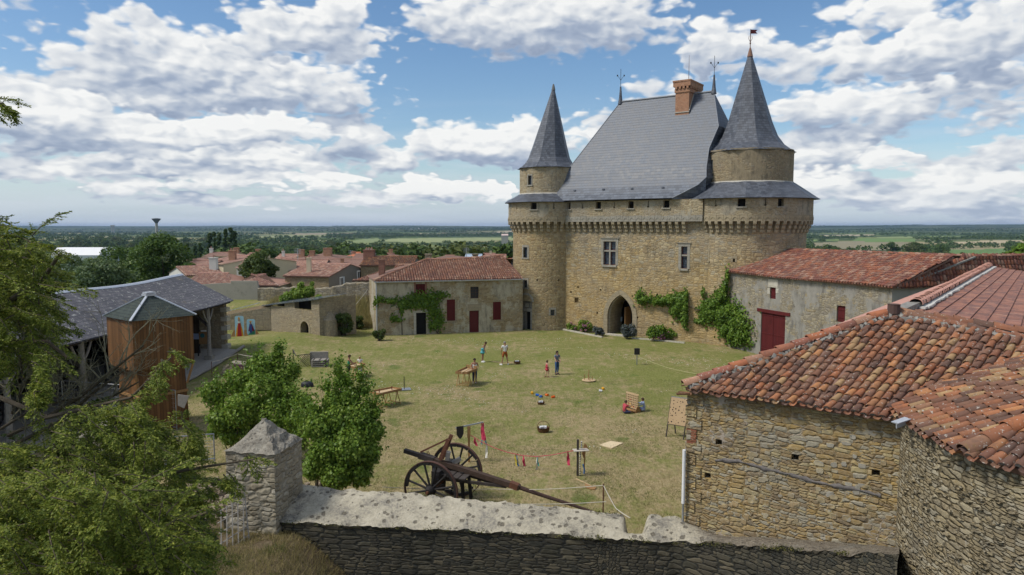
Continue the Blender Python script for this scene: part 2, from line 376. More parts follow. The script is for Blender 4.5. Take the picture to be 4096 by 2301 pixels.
def ashlar(name, c1, c2, mortar, bw=.6, bh=.3, stain_amt=.4):
 N = newmat(name); uv = uvw(N); pos = posw(N)
 b = N.n('ShaderNodeTexBrick', Vector=N.vm('ADD', uv, N.vm('MULTIPLY', N.noise(uv, 3, 2, out=1), (.03, .03, 0))), Color1=c1, Color2=c2, Mortar=mortar, Scale=1.0, Mortar_Size=.012, Brick_Width=bw, Row_Height=bh)
 c = N.mix(N.step(N.noise(pos, 1.3, 6, .65), .48, .75, 0, stain_amt), b.outputs[0], (.12, .105, .08))
 c = N.mix(N.step(N.noise(pos, 9, 5, .7), .5, .75, 0, .4), c, (.36, .33, .26))
 return fin(N, c, N.m('ADD', N.m('MULTIPLY', N.m('SUBTRACT', 1.0, b.outputs[1]), .6), N.m('MULTIPLY', N.noise(pos, 14, 5, .7), .5)), .6, .015, .9, .15)
M_castle = stone('castle_rubble', OCH, sx=.38, sz=.16, stain_amt=.42, grey=.25, streak=.5, golden=True)
M_left = stone('tower_rubble_ochre', [(.34, .235, .105), (.40, .295, .145), (.30, .20, .09), (.42, .33, .18), (.36, .26, .13), (.25, .17, .08)], mortar=(.30, .23, .12), sx=.38, sz=.19, stain_amt=.2, grey=.2, streak=.15)
M_gallery = stone('gallery_rubble', [(.34, .27, .16), (.40, .33, .21), (.30, .22, .12), (.42, .35, .23)], mortar=(.33, .27, .17), sx=.3, sz=.14, stain_amt=.22, grey=.45, patch=(.36, .32, .24), patch_amt=.42, streak=.25)
M_near = stone('near_rubble', [(.37, .245, .08), (.40, .29, .12), (.31, .20, .06), (.33, .30, .22), (.41, .33, .16), (.27, .175, .065), (.35, .25, .10), (.36, .33, .25), (.19, .13, .065), (.29, .19, .08)], mortar=(.17, .115, .05), sx=.22, sz=.075, stain_amt=.45, grey=.16, patch=(.40, .34, .27), patch_amt=.37, bstr=.9, gap=.02, bd=.032)
M_round = stone('round_tower_rubble', [(.30, .24, .13), (.36, .31, .20), (.22, .17, .09), (.40, .36, .26), (.27, .21, .11), (.18, .15, .09)], mortar=(.10, .08, .045), sx=.20, sz=.07, stain_amt=.65, grey=.2, bstr=1.0, gap=.04, bd=.045)
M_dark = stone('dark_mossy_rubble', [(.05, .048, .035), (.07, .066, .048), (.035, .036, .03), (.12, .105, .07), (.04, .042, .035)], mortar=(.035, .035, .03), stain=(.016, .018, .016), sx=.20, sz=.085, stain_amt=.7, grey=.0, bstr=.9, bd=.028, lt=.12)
M_pier = stone('weathered_pier_stone', [(.34, .30, .22), (.38, .34, .26), (.28, .24, .17), (.40, .37, .30)], mortar=(.27, .24, .18), sx=.34, sz=.14, stain_amt=.65, grey=.3, bstr=.9, bd=.04)
M_old = stone('old_grey_rubble', GRY, mortar=(.20, .17, .12), sx=.32, sz=.14, stain_amt=.45, grey=.3, streak=.3)
M_hut = stone('hut_rubble', [(.33, .28, .19), (.37, .31, .20), (.28, .22, .14), (.36, .29, .17)], mortar=(.25, .20, .13), sx=.30, sz=.12, stain_amt=.4, grey=.25)
M_barn = stone('rendered_rubble_grey', GRY, mortar=(.22, .19, .14), stain=(.085, .08, .07), sx=.28, sz=.13, stain_amt=.75, grey=.3, patch=(.30, .285, .25), patch_amt=.50, streak=.5)
M_house = stone('flaking_render_rubble', [(.38, .30, .17), (.34, .25, .12), (.42, .35, .22), (.30, .21, .10)], mortar=(.33, .26, .15), sx=.32, sz=.14, stain_amt=.25, grey=.15, patch=(.46, .41, .30), patch_amt=.50, streak=.2)
M_villstone = stone('village_stone', [(.30, .22, .12), (.34, .27, .16), (.26, .18, .09)], mortar=(.26, .2, .12), sx=.35, sz=.16, stain_amt=.2, grey=.2)
M_ash = ashlar('dressed_limestone', (.36, .30, .20), (.30, .25, .165), (.20, .165, .11))
M_ashg = ashlar('dressed_limestone_grey', (.33, .31, .26), (.28, .26, .215), (.2, .18, .14))
M_ashw = ashlar('pale_dressed_stone', (.50, .47, .40), (.44, .41, .33), (.3, .27, .2), .5, .35, .2)
def slate(name, bw=.25, rh=.16, a=(.085, .095, .12), b=(.14, .15, .18), rough=.42, patches=.25, lichen=0.0, spec=.5):
 N = newmat(name); uv = uvw(N); pos = posw(N)
 br = N.n('ShaderNodeTexBrick', Vector=uv, Color1=(0, 0, 0), Color2=(1, 1, 1), Mortar=(.2, .2, .2), Scale=1.0, Mortar_Size=.006, Brick_Width=bw, Row_Height=rh)
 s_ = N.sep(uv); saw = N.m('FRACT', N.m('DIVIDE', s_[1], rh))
 t = N.m('MULTIPLY', br.outputs[0], 1.0)
 t = N.m('ADD', N.m('MULTIPLY', t, .8), N.m('MULTIPLY', N.noise(pos, 1.2, 5, .6), .5))
 c = N.mix(t, a, b)
 c = N.mix(N.step(N.noise(pos, .5, 4, .6), .5, .75, 0, patches), c, tuple(x*.6 for x in a))
 c = N.mix(N.step(N.noise(pos, 2.2, 4, .7), .58, .66, 0, patches), c, tuple(min(1, x*1.25) for x in b))
 if lichen:
  c = N.mix(N.step(N.noise(pos, 4.5, 3, .7), .60, .63, 0, lichen), c, (.42, .42, .38))
  c = N.mix(N.step(N.noise(pos, .7, 5, .7), .60, .72, 0, .5), c, (.22, .17, .07))
 c = N.mix(N.m('MULTIPLY', br.outputs[1], .8), c, (.02, .022, .028))
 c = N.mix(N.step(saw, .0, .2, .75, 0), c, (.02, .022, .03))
 return fin(N, c, N.m('MULTIPLY', saw, -1.0), .35, .03, N.m('MULTIPLY_ADD', br.outputs[0], .12, rough+.05), spec)
M_slate = slate('castle_slate', .34, .30, (.048, .057, .073), (.128, .146, .175), .40, .0, spec=.4)
M_slate2 = slate('cone_slate', .28, .24, (.035, .040, .052), (.10, .112, .135), .40, .5)
M_slate3 = slate('hangar_slate', .45, .30, (.045, .043, .05), (.125, .12, .13), .6, .3, .8)
M_shing = slate('green_shingle', .33, .2, (.038, .048, .042), (.062, .076, .068), .8, .3, 0, .1)
def tilemat(name, cols, lich=.5, moss=.2, dark=.35):
 N = newmat(name); gnode = N.n('ShaderNodeNewGeometry'); r = gnode.outputs['Random Per Island']; pos = gnode.outputs['Position']
 n = len(cols); c = N.ramp(r, [(i/n, cols[i]) for i in range(n)], 'CONSTANT')
 h = N.n('ShaderNodeTexWhiteNoise', {'noise_dimensions': '1D'}, W=r).outputs[0]
 c = N.mix(N.m('MULTIPLY', h, .35), c, (.075, .05, .042))
 c = N.mix(N.step(N.noise(pos, 9, 5, .7), .45, .72, 0, dark), c, (.07, .05, .045))
 c = N.mix(N.step(N.noise(pos, .45, 4, .6), .45, .7, 0, dark), c, (.09, .06, .055))
 c = N.mix(N.step(N.noise(pos, 16, 3, .6), .635, .665, 0, lich), c, (.45, .43, .38))
 c = N.mix(N.step(N.noise(pos, 3.1, 5, .7), .60, .70, 0, moss), c, (.19, .14, .04))
 return fin(N, c, N.noise(pos, 30, 4), .4, .006, .85, .2)
TC = [(.30, .115, .065), (.22, .085, .055), (.17, .075, .055), (.36, .15, .075), (.15, .07, .055), (.25, .12, .08), (.20, .095, .07), (.33, .19, .11), (.12, .062, .052), (.28, .10, .055)]
M_tile = tilemat('canal_tile_old', [(a*1.18, b*1.30, c*1.12) for a, b, c in TC], .8, .35, .42)
M_tileh = tilemat('canal_tile_house', [(.31, .15, .10), (.36, .19, .13), (.27, .13, .09), (.42, .26, .18), (.24, .12, .09), (.33, .15, .09)], .5, .3, .3)
M_tilebarn = tilemat('canal_tile_barn', [(.33, .125, .07), (.28, .10, .06), (.23, .085, .06), (.37, .155, .09), (.30, .17, .12), (.40, .24, .17), (.20, .085, .065), (.26, .12, .09)], .4, .25, .35)
M_tilefar = tilemat('village_tile', [(.54, .31, .22), (.47, .26, .19), (.42, .235, .185), (.58, .39, .30)], .2, .15, .3)
M_under = plain('tile_bed', (.20, .12, .09), .9, .3, 4)
M_mort = plain('roof_mortar', (.25, .24, .215), .95, .45, 7, bump=.6)
# ------------------------------------------------------------------ canal tiles
def inpoly(poly):
 def f(u, v):
  c = False; n = len(poly)
  for i in range(n):
   x1, y1 = poly[i]; x2, y2 = poly[(i+1) % n]
   if (y1 > v) != (y2 > v) and u < (x2-x1)*(v-y1)/(y2-y1)+x1: c = not c
  return c
 return f
def canal_tiles(O, E, S, poly, pitch=.2, row=.33, r=.078, seg=6, jit=1.0, pans=True, seed=1, sag=None, eave_ext=.06, plugs=None):
 """barrel tiles over the plane O+u*E+v*S (u along the eave, v up the slope), clipped to poly; returns verts, quads"""
 O = np.array(O); E = np.array(E); S = np.array(S); N_ = np.cross(E, S); rs = random.Random(seed); ins = inpoly(poly)
 us = [p[0] for p in poly]; vs = [p[1] for p in poly]
 VV = []; QQ = []; nb = 0; th = np.linspace(0, math.pi, seg+1)
 ncol = int((max(us)-min(us))/pitch)+1
 for i in range(ncol):
  u0 = min(us)+(i+.5)*pitch+rs.gauss(0, .006)*jit
  vv = min(vs)-eave_ext+rs.uniform(-.03, .03)*jit; k = 0; skew = rs.gauss(0, .01)*jit
  while vv < max(vs):
   mid = vv+row*.5
   if ins(u0, max(mid, min(vs)+.02)):
    du = rs.gauss(0, .006)*jit; hgt = rs.gauss(0, .004)*jit; a = rs.gauss(0, .025)*jit; L = row*1.22+rs.gauss(0, .008)
    r0 = r*(1.06+rs.gauss(0, .02)); r1 = r*.84
    if k == 0 and plugs is not None:
     b0 = O+E*(u0+du)+S*(vv+.025)+N_*(.034+hgt+.012); plugs.append([tuple(b0+E*math.cos(t)*r0*.86+N_*math.sin(t)*r0*.74) for t in th])
    lo = []
    for (l, rr, hz) in ((0, r0, .034), (L, r1, .0)):
     cx = u0+du+a*l+skew*k*0; base = O+E*cx+S*(vv+l)+N_*(hz+hgt+.02)
     lo.append(base+np.outer(np.cos(th)*rr, E)+np.outer(np.sin(th)*rr*.88, N_))
    th_ = .016
    inn = lo[0]-np.outer(np.cos(th)*th_, E)-np.outer(np.sin(th)*th_, N_)
    v = np.concatenate([lo[0], lo[1], inn]); m = seg+1
    q = [(j, j+1, m+j+1, m+j) for j in range(seg)]+[(2*m+j, 2*m+j+1, j+1, j) for j in range(seg)]
    VV.append(v); QQ.append(np.array(q)+nb); nb += 3*m
   if pans and ins(u0+pitch/2, max(mid, min(vs)+.02)):
    th2 = np.linspace(math.pi, 2*math.pi, 4); lo = []
    for (l, rr, hz) in ((-.05, r*.9, .05), (row*1.1, r*1.0, .02)):
     base = O+E*(u0+pitch/2+rs.gauss(0, .004))+S*(vv+l-.03)+N_*(hz+.03)
     lo.append(base+np.outer(np.cos(th2)*rr, E)+np.outer(np.sin(th2)*rr*.7, N_))
    v = np.concatenate(lo); q = [(j, j+1, 4+j+1, 4+j) for j in range(3)]
    VV.append(v); QQ.append(np.array(q)+nb); nb += 8
   vv += row*(1+rs.gauss(0, .03)*jit); k += 1
 v = np.concatenate(VV)
 if sag: v = sag(v)
 return v, np.concatenate(QQ)
def ridge_tiles(pts, r=.11, L=.38, seg=6, seed=3, lift=.03):
 "half barrels laid along a polyline"
 rs = random.Random(seed); VV = []; QQ = []; nb = 0; th = np.linspace(-.15, math.pi+.15, seg+1)
 for A, B in zip(pts[:-1], pts[1:]):
  A = np.array(A, float); B = np.array(B, float); d = B-A; T = np.linalg.norm(d); d /= T; E = np.cross(d, (0, 0, 1)); E /= np.linalg.norm(E); N_ = np.cross(E, d)
  n = max(1, int(T/L))
  for k in range(n):
   p = A+d*(k*T/n); m = seg+1; lo = []
   for l, rr, hz in ((-.05, r*1.1, .03), (T/n+.02, r*.9, 0)):
    base = p+d*l+N_*(hz+lift+rs.gauss(0, .006))+E*rs.gauss(0, .01)
    lo.append(base+np.outer(np.cos(th)*rr, E)+np.outer(np.sin(th)*rr*.85, N_))
   inn = lo[0]-np.outer(np.cos(th)*.018, E)-np.outer(np.sin(th)*.018, N_)
   VV.append(np.concatenate([lo[0], lo[1], inn])); q = [(j, j+1, m+j+1, m+j) for j in range(seg)]+[(2*m+j, 2*m+j+1, j+1, j) for j in range(seg)]
   QQ.append(np.array(q)+nb); nb += 3*m
 return np.concatenate(VV), np.concatenate(QQ)
def joinq(*vq):
 VV = []; QQ = []; n = 0
 for v, q in vq: VV.append(v); QQ.append(q+n); n += len(v)
 return np.concatenate(VV), np.concatenate(QQ)
def roof_slope(name, parent, A, B, up, mat, poly=None, h=None, slab=True, skew=0.0, **kw):
 """tiled slope: eave from A to B; up = point on the ridge above the eave line. returns (O,E,S,len,height)"""
 A = Vector(A); B = Vector(B); E = (B-A); Lu = E.length; E.normalize()
 w_ = Vector(up)-A; S = (w_-E*w_.dot(E)); Hh = S.length; S.normalize()
 poly = poly or [(0, 0), (Lu, 0), (Lu, Hh), (0, Hh)]
 pl_ = [] if kw.get('seg', 0) >= 7 else None
 S2 = (S+E*skew).normalized(); poly2 = [(u_-v_*skew, v_*math.sqrt(1+skew*skew)) for u_, v_ in poly]
 v, q = canal_tiles(A, E, S2, poly2, plugs=pl_, **kw)
 if pl_:
  mb = MB()
  for f in pl_: mb.face(f)
  mb.build('eave_mortar', M_mort, parent)
 o = npmesh(name, v, q, mat, parent)
 if slab:
  Nn = E.cross(S); m = MB(); pts = [A+E*u+S*vv for u, vv in poly]; m.prism(pts, Nn*-.10, Nn*.012); m.build('roof_bed', M_under, parent)
 return A, E, S, Lu, Hh
# ------------------------------------------------------------------ walls with holes
def holed_wall(mb, mf, u0, u1, z0, z1, holes, depth=.35, umax=99.0, zfun=None, reveal=True):
 """mf(u,z,d)->point (d = depth into the wall). holes: (ua,ub,za,zb)"""
 us = sorted(set([u0, u1]+[h[0] for h in holes]+[h[1] for h in holes])); us = [u for u in us if u0 <= u <= u1]
 zs = sorted(set([z0, z1]+[h[2] for h in holes]+[h[3] for h in holes])); zs = [z for z in zs if z0 <= z <= z1]
 for i in range(len(us)-1):
  n = max(1, math.ceil((us[i+1]-us[i])/umax))
  for k in range(n):
   a = us[i]+(us[i+1]-us[i])*k/n; b = us[i]+(us[i+1]-us[i])*(k+1)/n
   for j in range(len(zs)-1):
    c, d = zs[j], zs[j+1]; um = (a+b)/2; zm = (c+d)/2
    if any(h[0] < um < h[1] and h[2] < zm < h[3] for h in holes): continue
    mb.face([mf(a, c, 0), mf(b, c, 0), mf(b, d, 0), mf(a, d, 0)], [(a, c), (b, c), (b, d), (a, d)])
 if reveal:
  for (a, b, c, d) in holes:
   mb.face([mf(a, c, 0), mf(a, d, 0), mf(a, d, depth), mf(a, c, depth)])
   mb.face([mf(b, d, 0), mf(b, c, 0), mf(b, c, depth), mf(b, d, depth)])
   mb.face([mf(a, d, 0), mf(b, d, 0), mf(b, d, depth), mf(a, d, depth)])
   mb.face([mf(b, c, 0), mf(a, c, 0), mf(a, c, depth), mf(b, c, depth)])
def planemap(O, E):
 "wall plane from O along unit E; depth goes to the left of E (away from the viewer when E runs left to right)"
 O = Vector(O); E = Vector(E).normalized(); Nn = V(-E.y, E.x, 0)
 return lambda u, z, d: O+E*u+Nn*d+V(0, 0, z-O.z)
def cylmap(C, R):
 "u = arc length measured from the side facing -Y, increasing to +X"
 return lambda u, z, d: V(C[0]+(R-d)*math.sin(u/R), C[1]-(R-d)*math.cos(u/R), z)
def hit_plane(x, y, O, E):
 d = Vector(ray(x, y)); O = Vector(O); E = Vector(E).normalized(); Nn = V(-E.y, E.x, 0); c = V(0, 0, CAMZ)
 t = (O-c).dot(Nn)/d.dot(Nn); p = c+d*t; return (p-O).dot(E), p.z
def hit_cyl(x, y, C, R):
 d = Vector(ray(x, y)); a = d.x**2+d.y**2; b = -2*(d.x*C[0]+d.y*C[1]); c = C[0]**2+C[1]**2-R*R
 D = b*b-4*a*c
 if D < 0: D = 0
 t = (-b-math.sqrt(D))/(2*a); px, py, pz = d.x*t, d.y*t, CAMZ+d.z*t
 return R*math.atan2(px-C[0], -(py-C[1])), pz
# ------------------------------------------------------------------ more materials
M_red = plain('red_painted_wood', (.10, .014, .015), .55, .2, 5)
M_wood = plain('warm_wood', (.30, .17, .07), .6, .25, 8)
M_woodl = plain('pale_plywood', (.52, .38, .22), .6, .12, 5)
M_woodd = plain('dark_timber', (.06, .05, .045), .8, .35, 7)
M_woodg = plain('grey_weathered_timber', (.27, .25, .22), .85, .3, 9)
M_rust = plain('rusty_iron', (.13, .055, .032), .75, .5, 8, bump=.4)
M_black = plain('blackened_oak', (.022, .02, .02), .7, .5, 12)
M_steel = plain('galvanised_steel', (.42, .44, .46), .4, .15, 6, metal=.7)
M_zinc = plain('zinc_flashing', (.50, .53, .57), .35, .1, 3, metal=.35, spec=.5)
M_white = plain('white_plastic', (.75, .75, .74), .5, .05)
M_void = plain('painted_interior_shade', (.012, .011, .010), .95, .3)  # near-black colour stands in for the shade inside openings
M_glass = plain('dark_leaded_glass', (.03, .04, .055), .15, .2, 20, spec=.6)
M_lead = plain('lead_mortar_band', (.42, .40, .35), .8, .25, 4)
def brickmat(name, a, b, mo, bw=.22, rh=.07):
 N = newmat(name); uv = uvw(N)
 br = N.n('ShaderNodeTexBrick', Vector=uv, Color1=a, Color2=b, Mortar=mo, Scale=1.0, Mortar_Size=.009, Brick_Width=bw, Row_Height=rh)
 c = N.mix(N.step(N.noise(uv, 2.5, 5, .7), .45, .75, 0, .5), br.outputs[0], (.12, .07, .05))
 return fin(N, c, N.m('SUBTRACT', 1.0, br.outputs[1]), .5, .01, .9, .15)
M_brick = brickmat('chimney_brick', (.36, .16, .09), (.44, .22, .13), (.36, .28, .2))
M_brickd = brickmat('old_brick', (.20, .08, .055), (.28, .12, .08), (.22, .17, .13))
def planks(name, col, wd=.14, dark=.35, vert=True):
 N = newmat(name); uv = uvw(N); s_ = N.sep(uv); u = s_[0] if vert else s_[1]; v = s_[1] if vert else s_[0]
 q = N.m('DIVIDE', u, wd); idn = N.m('FLOOR', q); fr = N.m('FRACT', q)
 rn = N.n('ShaderNodeTexWhiteNoise', {'noise_dimensions': '1D'}, W=idn).outputs[0]
 gr = N.noise(N.comb(N.m('MULTIPLY', u, 60), N.m('MULTIPLY_ADD', v, 2.5, N.m('MULTIPLY', rn, 9))), 1.0, 5, .65)
 c = N.mix(N.m('ADD', N.m('MULTIPLY', rn, .55), N.m('MULTIPLY', gr, .45)), tuple(x*(1-dark) for x in col), tuple(x*(1+dark) for x in col))
 c = N.mix(N.step(N.noise(uv, 1.2, 5, .65), .5, .75, 0, .5), c, tuple(x*.4 for x in col))
 gap = N.m('MINIMUM', fr, N.m('SUBTRACT', 1.0, fr)); c = N.mix(N.step(gap, .02, .07, .85, 0), c, (.015, .012, .01))
 return fin(N, c, N.m('ADD', N.step(gap, 0, .08), N.m('MULTIPLY', gr, .3)), .5, .01, .7, .2)
M_plank = planks('stained_vertical_boards', (.165, .082, .032), .15, .5)
M_plankd = planks('dark_vertical_boards', (.055, .04, .03), .16)
M_redpl = planks('red_painted_boards', (.095, .014, .015), .13, .2)
def render_mat(name, col, st=.35):
 N = newmat(name); pos = posw(N)
 c = N.mix(N.noise(pos, 1.1, 6, .65), tuple(x*.85 for x in col), tuple(min(1, x*1.12) for x in col))
 c = N.mix(N.step(N.noise(pos, .9, 6, .7), .52, .75, 0, st), c, tuple(x*.45 for x in col))
 return fin(N, c, N.noise(pos, 14, 4, .7), .25, .01, .93, .1)
M_cream = render_mat('cream_render', (.58, .50, .35), .15); M_whiter = render_mat('white_render', (.62, .60, .54), .2)
M_greyr = render_mat('grey_render', (.20, .19, .17), .3); M_paler = render_mat('pale_grey_render', (.36, .35, .30), .35)
M_streak = render_mat('stained_old_render', (.33, .31, .26), .75)
def leafmat(name, a, b, c3, trans=.35, rough=.55, big=.25):
 N = newmat(name); gn = N.n('ShaderNodeNewGeometry'); r = gn.outputs['Random Per Island']; pos = gn.outputs['Position']
 c = N.ramp(r, [(0, a), (.55, b), (1, c3)])
 c = N.mix(N.step(N.noise(pos, big, 3, .6), .35, .7), c, N.mix(.5, c, b), 'MIX')
 c = N.mix(N.step(N.noise(pos, big*2.3, 3, .6), .45, .7, 0, .45), c, a)
 fin(N, c, None, rough=rough, spec=.25)
 tr = N.n('ShaderNodeBsdfTranslucent', Color=N.mix(.35, c, (.20, .30, .02), 'MIX'))
 mx = N.n('ShaderNodeMixShader', i0=trans, i1=N.bs.outputs[0], i2=tr.outputs[0]); N.t.links.new(mx.outputs[0], N.out.inputs[0])
 return N.mat
L_yew = leafmat('yew_foliage', (.06, .10, .015), (.17, .21, .03), (.38, .39, .06), .28, .6, .6)
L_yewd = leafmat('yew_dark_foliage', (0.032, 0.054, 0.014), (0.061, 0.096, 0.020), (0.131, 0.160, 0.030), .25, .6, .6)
L_lilac = leafmat('lilac_leaves', (.10, .18, .025), (.20, .30, .045), (.33, .42, .08), .35, .45, .6)
L_vine = leafmat('vine_leaves', (0.061, 0.120, 0.016), (0.123, 0.216, 0.027), (0.228, 0.320, 0.047), .3, .5, .5)
L_ash = leafmat('ash_tree_leaves', (0.038, 0.080, 0.019), (0.074, 0.136, 0.030), (0.131, 0.192, 0.047), .25, .6, .12)
L_ashb = leafmat('bluish_tree_leaves', (0.061, 0.104, 0.047), (0.114, 0.168, 0.074), (0.193, 0.240, 0.101), .25, .6, .12)
L_oak = leafmat('oak_leaves', (0.035, 0.064, 0.016), (0.067, 0.106, 0.024), (0.114, 0.144, 0.030), .25, .6, .12)
L_pop = leafmat('poplar_leaves', (0.032, 0.061, 0.019), (0.061, 0.104, 0.030), (0.105, 0.152, 0.041), .2, .6, .12)
L_far1 = leafmat('far_leaves_dark', (0.036, 0.068, 0.018), (0.064, 0.106, 0.026), (0.100, 0.152, 0.036), .1, .8, .02)
L_far2 = leafmat('far_leaves_green', (0.040, 0.075, 0.016), (0.069, 0.115, 0.025), (0.114, 0.161, 0.034), .1, .8, .02)
L_far3 = leafmat('far_leaves_olive', (0.050, 0.069, 0.017), (0.089, 0.109, 0.027), (0.126, 0.144, 0.039), .1, .8, .02)
L_lav = leafmat('lavender_stems', (.06, .08, .06), (.10, .12, .11), (.15, .14, .19), .15, .7, .5)
L_dry = leafmat('dry_grass_blades', (.20, .16, .07), (.32, .26, .12), (.42, .34, .17), .3, .8, .3)
L_grass = leafmat('green_grass_blades', (.06, .085, .02), (.10, .125, .035), (.17, .17, .06), .3, .8, .3)
L_pink = leafmat('pink_flower_heads', (.40, .12, .24), (.52, .22, .36), (.62, .34, .45), .2, .7, .5)
L_cream = leafmat('cream_flower_heads', (.5, .5, .36), (.6, .58, .42), (.66, .66, .5), .2, .7, .5)
M_bark = plain('bark', (.10, .08, .055), .95, .45, 9, bump=.8)
M_barkl = plain('lichened_twigs', (.23, .21, .14), .95, .5, 14, bump=.6)
# ------------------------------------------------------------------ ground
def sst(v, a, b):
 t = np.clip((v-a)/(b-a), 0, 1); return t*t*(3-2*t)
def vnoise(x, y, s, seed=0):
 x = x/s+seed*17.3; y = y/s-seed*9.1; xi = np.floor(x); yi = np.floor(y); fx = x-xi; fy = y-yi; fx = fx*fx*(3-2*fx); fy = fy*fy*(3-2*fy)
 def h(a, b): v = np.sin(a*127.1+b*311.7+seed*74.7)*43758.5453; return v-np.floor(v)
 return (h(xi, yi)*(1-fx)+h(xi+1, yi)*fx)*(1-fy)+(h(xi, yi+1)*(1-fx)+h(xi+1, yi+1)*fx)*fy
def gz(x, y):
 x = np.asarray(x, float); y = np.asarray(y, float); d = np.hypot(x, y)
 z = (vnoise(x, y, 9, 1)-.5)*.12+(vnoise(x, y, 3, 2)-.5)*.04
 inn = np.exp(-(((x+20.0)/4.0)**2+((y-60.5)/5.0)**2))*.62                                 # mound before the hut
 z = z+inn
 z = z+1.9*sst(y, 66, 76)*sst(-x, 9, 14)*(1-sst(y, 86, 100))                              # dry bank behind the hut
 z = z+.25*sst(y, 50, 60)*sst(x, 3, 14)*0
 z = z-.5*sst(-x, 16, 26)*(1-sst(y, 46, 56))*sst(y, 22, 30)                               # falls away towards the hangar
 out = 1-sst(y-(19.6-.10*x), -1.0, .0)                                                     # outside the courtyard wall
 z = z*(1-out)+out*(1.75-1.9*sst(x, -6.3, -3.3)-.0*y)
 fall = -31*(1-np.exp(-np.clip(d-92, 0, None)/300))
 fall = fall+ (vnoise(x, y, 420, 3)-.5)*10*sst(d, 300, 900)+(vnoise(x, y, 1400, 4)-.5)*22*sst(d, 1200, 4000)
 right = sst(x/np.maximum(d, 1), -.1, .35)
 hills = sst(d, 5200, 9500)*(34+10*right)+sst(d, 3600, 9000)*(vnoise(x, y, 1900, 5)-.5)*20
 return z+fall+hills
def gzf(x, y): return float(gz(x, y))
def axis(lo, hi, step, far, gr):
 a = list(np.arange(lo, hi+1e-6, step)); s_ = step
 while a[-1] < far: s_ *= gr; a.append(a[-1]+s_)
 s_ = step
 while a[0] > -far: s_ *= gr; a.insert(0, a[0]-s_)
 return np.array(a)
xs = axis(-42, 36, .5, 15000, 1.045); ys = axis(2, 104, .5, 15000, 1.045); ys = ys[ys > -600]
XX, YY = np.meshgrid(xs, ys); ZZ = gz(XX, YY)
Vt = np.stack([XX, YY, ZZ], -1).reshape(-1, 3); nx = len(xs); ny = len(ys)
I = np.arange(nx*ny).reshape(ny, nx); Fq = np.stack([I[:-1, :-1], I[:-1, 1:], I[1:, 1:], I[1:, :-1]], -1).reshape(-1, 4)
cx_ = Vt[Fq].mean(1); inl = (cx_[:, 0] > -42) & (cx_[:, 0] < 36) & (cx_[:, 1] > 19.6-.10*cx_[:, 0]-.6) & (cx_[:, 1] < 104)
yard = (~inl) & (cx_[:, 0] > -42) & (cx_[:, 0] < 36) & (cx_[:, 1] > 2) & (cx_[:, 1] < 30)
def submesh(name, mask, mat):
 f = Fq[mask]; u, inv = np.unique(f.ravel(), return_inverse=True)
 o = npmesh(name, Vt[u], inv.reshape(-1, 4), mat, smooth=True); tag(o, kind='structure'); return o
# lawn
N = newmat('courtyard_lawn'); pos = posw(N); s_ = N.sep(pos)
fineg = N.noise(N.vm('MULTIPLY', pos, (1, .45, 1)), 9, 7, .72); mid = N.noise(pos, 1.6, 6, .68); big = N.noise(pos, .16, 5, .6); mow = N.noise(N.vm('MULTIPLY', pos, (1, .25, 1)), 3.0, 5, .7)
dry = N.m('ADD', N.m('ADD', N.m('MULTIPLY', mid, .5), N.m('MULTIPLY', big, .55)), N.m('MULTIPLY', mow, .35))
dist_dry = N.step(s_[1], 26, 50, .075, -.035)
dry = N.m('ADD', dry, dist_dry)
green = N.ramp(fineg, [(.25, (.10, .125, .028)), (.5, (.18, .19, .055)), (.75, (.27, .26, .10))])
straw = N.ramp(fineg, [(.25, (.19, .15, .075)), (.5, (.33, .26, .14)), (.75, (.46, .37, .22))])
c = N.mix(N.step(dry, .60, .84, 0, .95), green, straw)
c = N.mix(N.step(N.noise(pos, .45, 6, .75), .57, .66, 0, .30), c, (.155, .11, .065))
lush = N.step(N.noise(N.vm('ADD', pos, (3.1, 8.4, 0)), .42, 3, .5), .62, .70, 0, .7)
c = N.mix(lush, c, N.ramp(fineg, [(.3, (.06, .10, .018)), (.7, (.13, .18, .04))]))
vd = N.voro(N.vm('MULTIPLY', pos, (1, 1, 0)), 6.5, out=0); dz = N.step(N.noise(pos, .28, 4, .7), .52, .62)
c = N.mix(N.m('MULTIPLY', N.step(vd, .05, .11, 1, 0), N.m('MULTIPLY', dz, N.step(s_[1], 33, 44, .25, 1))), c, (.62, .64, .58))
M_lawn = fin(N, c, N.m('ADD', fineg, N.m('MULTIPLY', mid, .8)), .9, .10, .95, .1)
lawn = submesh('lawn', inl, M_lawn)
N = newmat('dry_ground'); pos = posw(N); fg = N.noise(pos, 14, 7, .75); mg = N.noise(pos, 1.7, 6, .7)
c = N.ramp(fg, [(.25, (.09, .065, .04)), (.5, (.19, .145, .085)), (.75, (.32, .26, .165))])
c = N.mix(N.step(mg, .5, .65, 0, .6), c, (.10, .10, .04)); c = N.mix(N.step(N.noise(pos, .8, 5, .7), .5, .7, 0, .55), c, (.26, .18, .12))
M_dryg = fin(N, c, N.m('ADD', fg, mg), 1.0, .12, .97, .1)
submesh('dry_ground', yard, M_dryg)
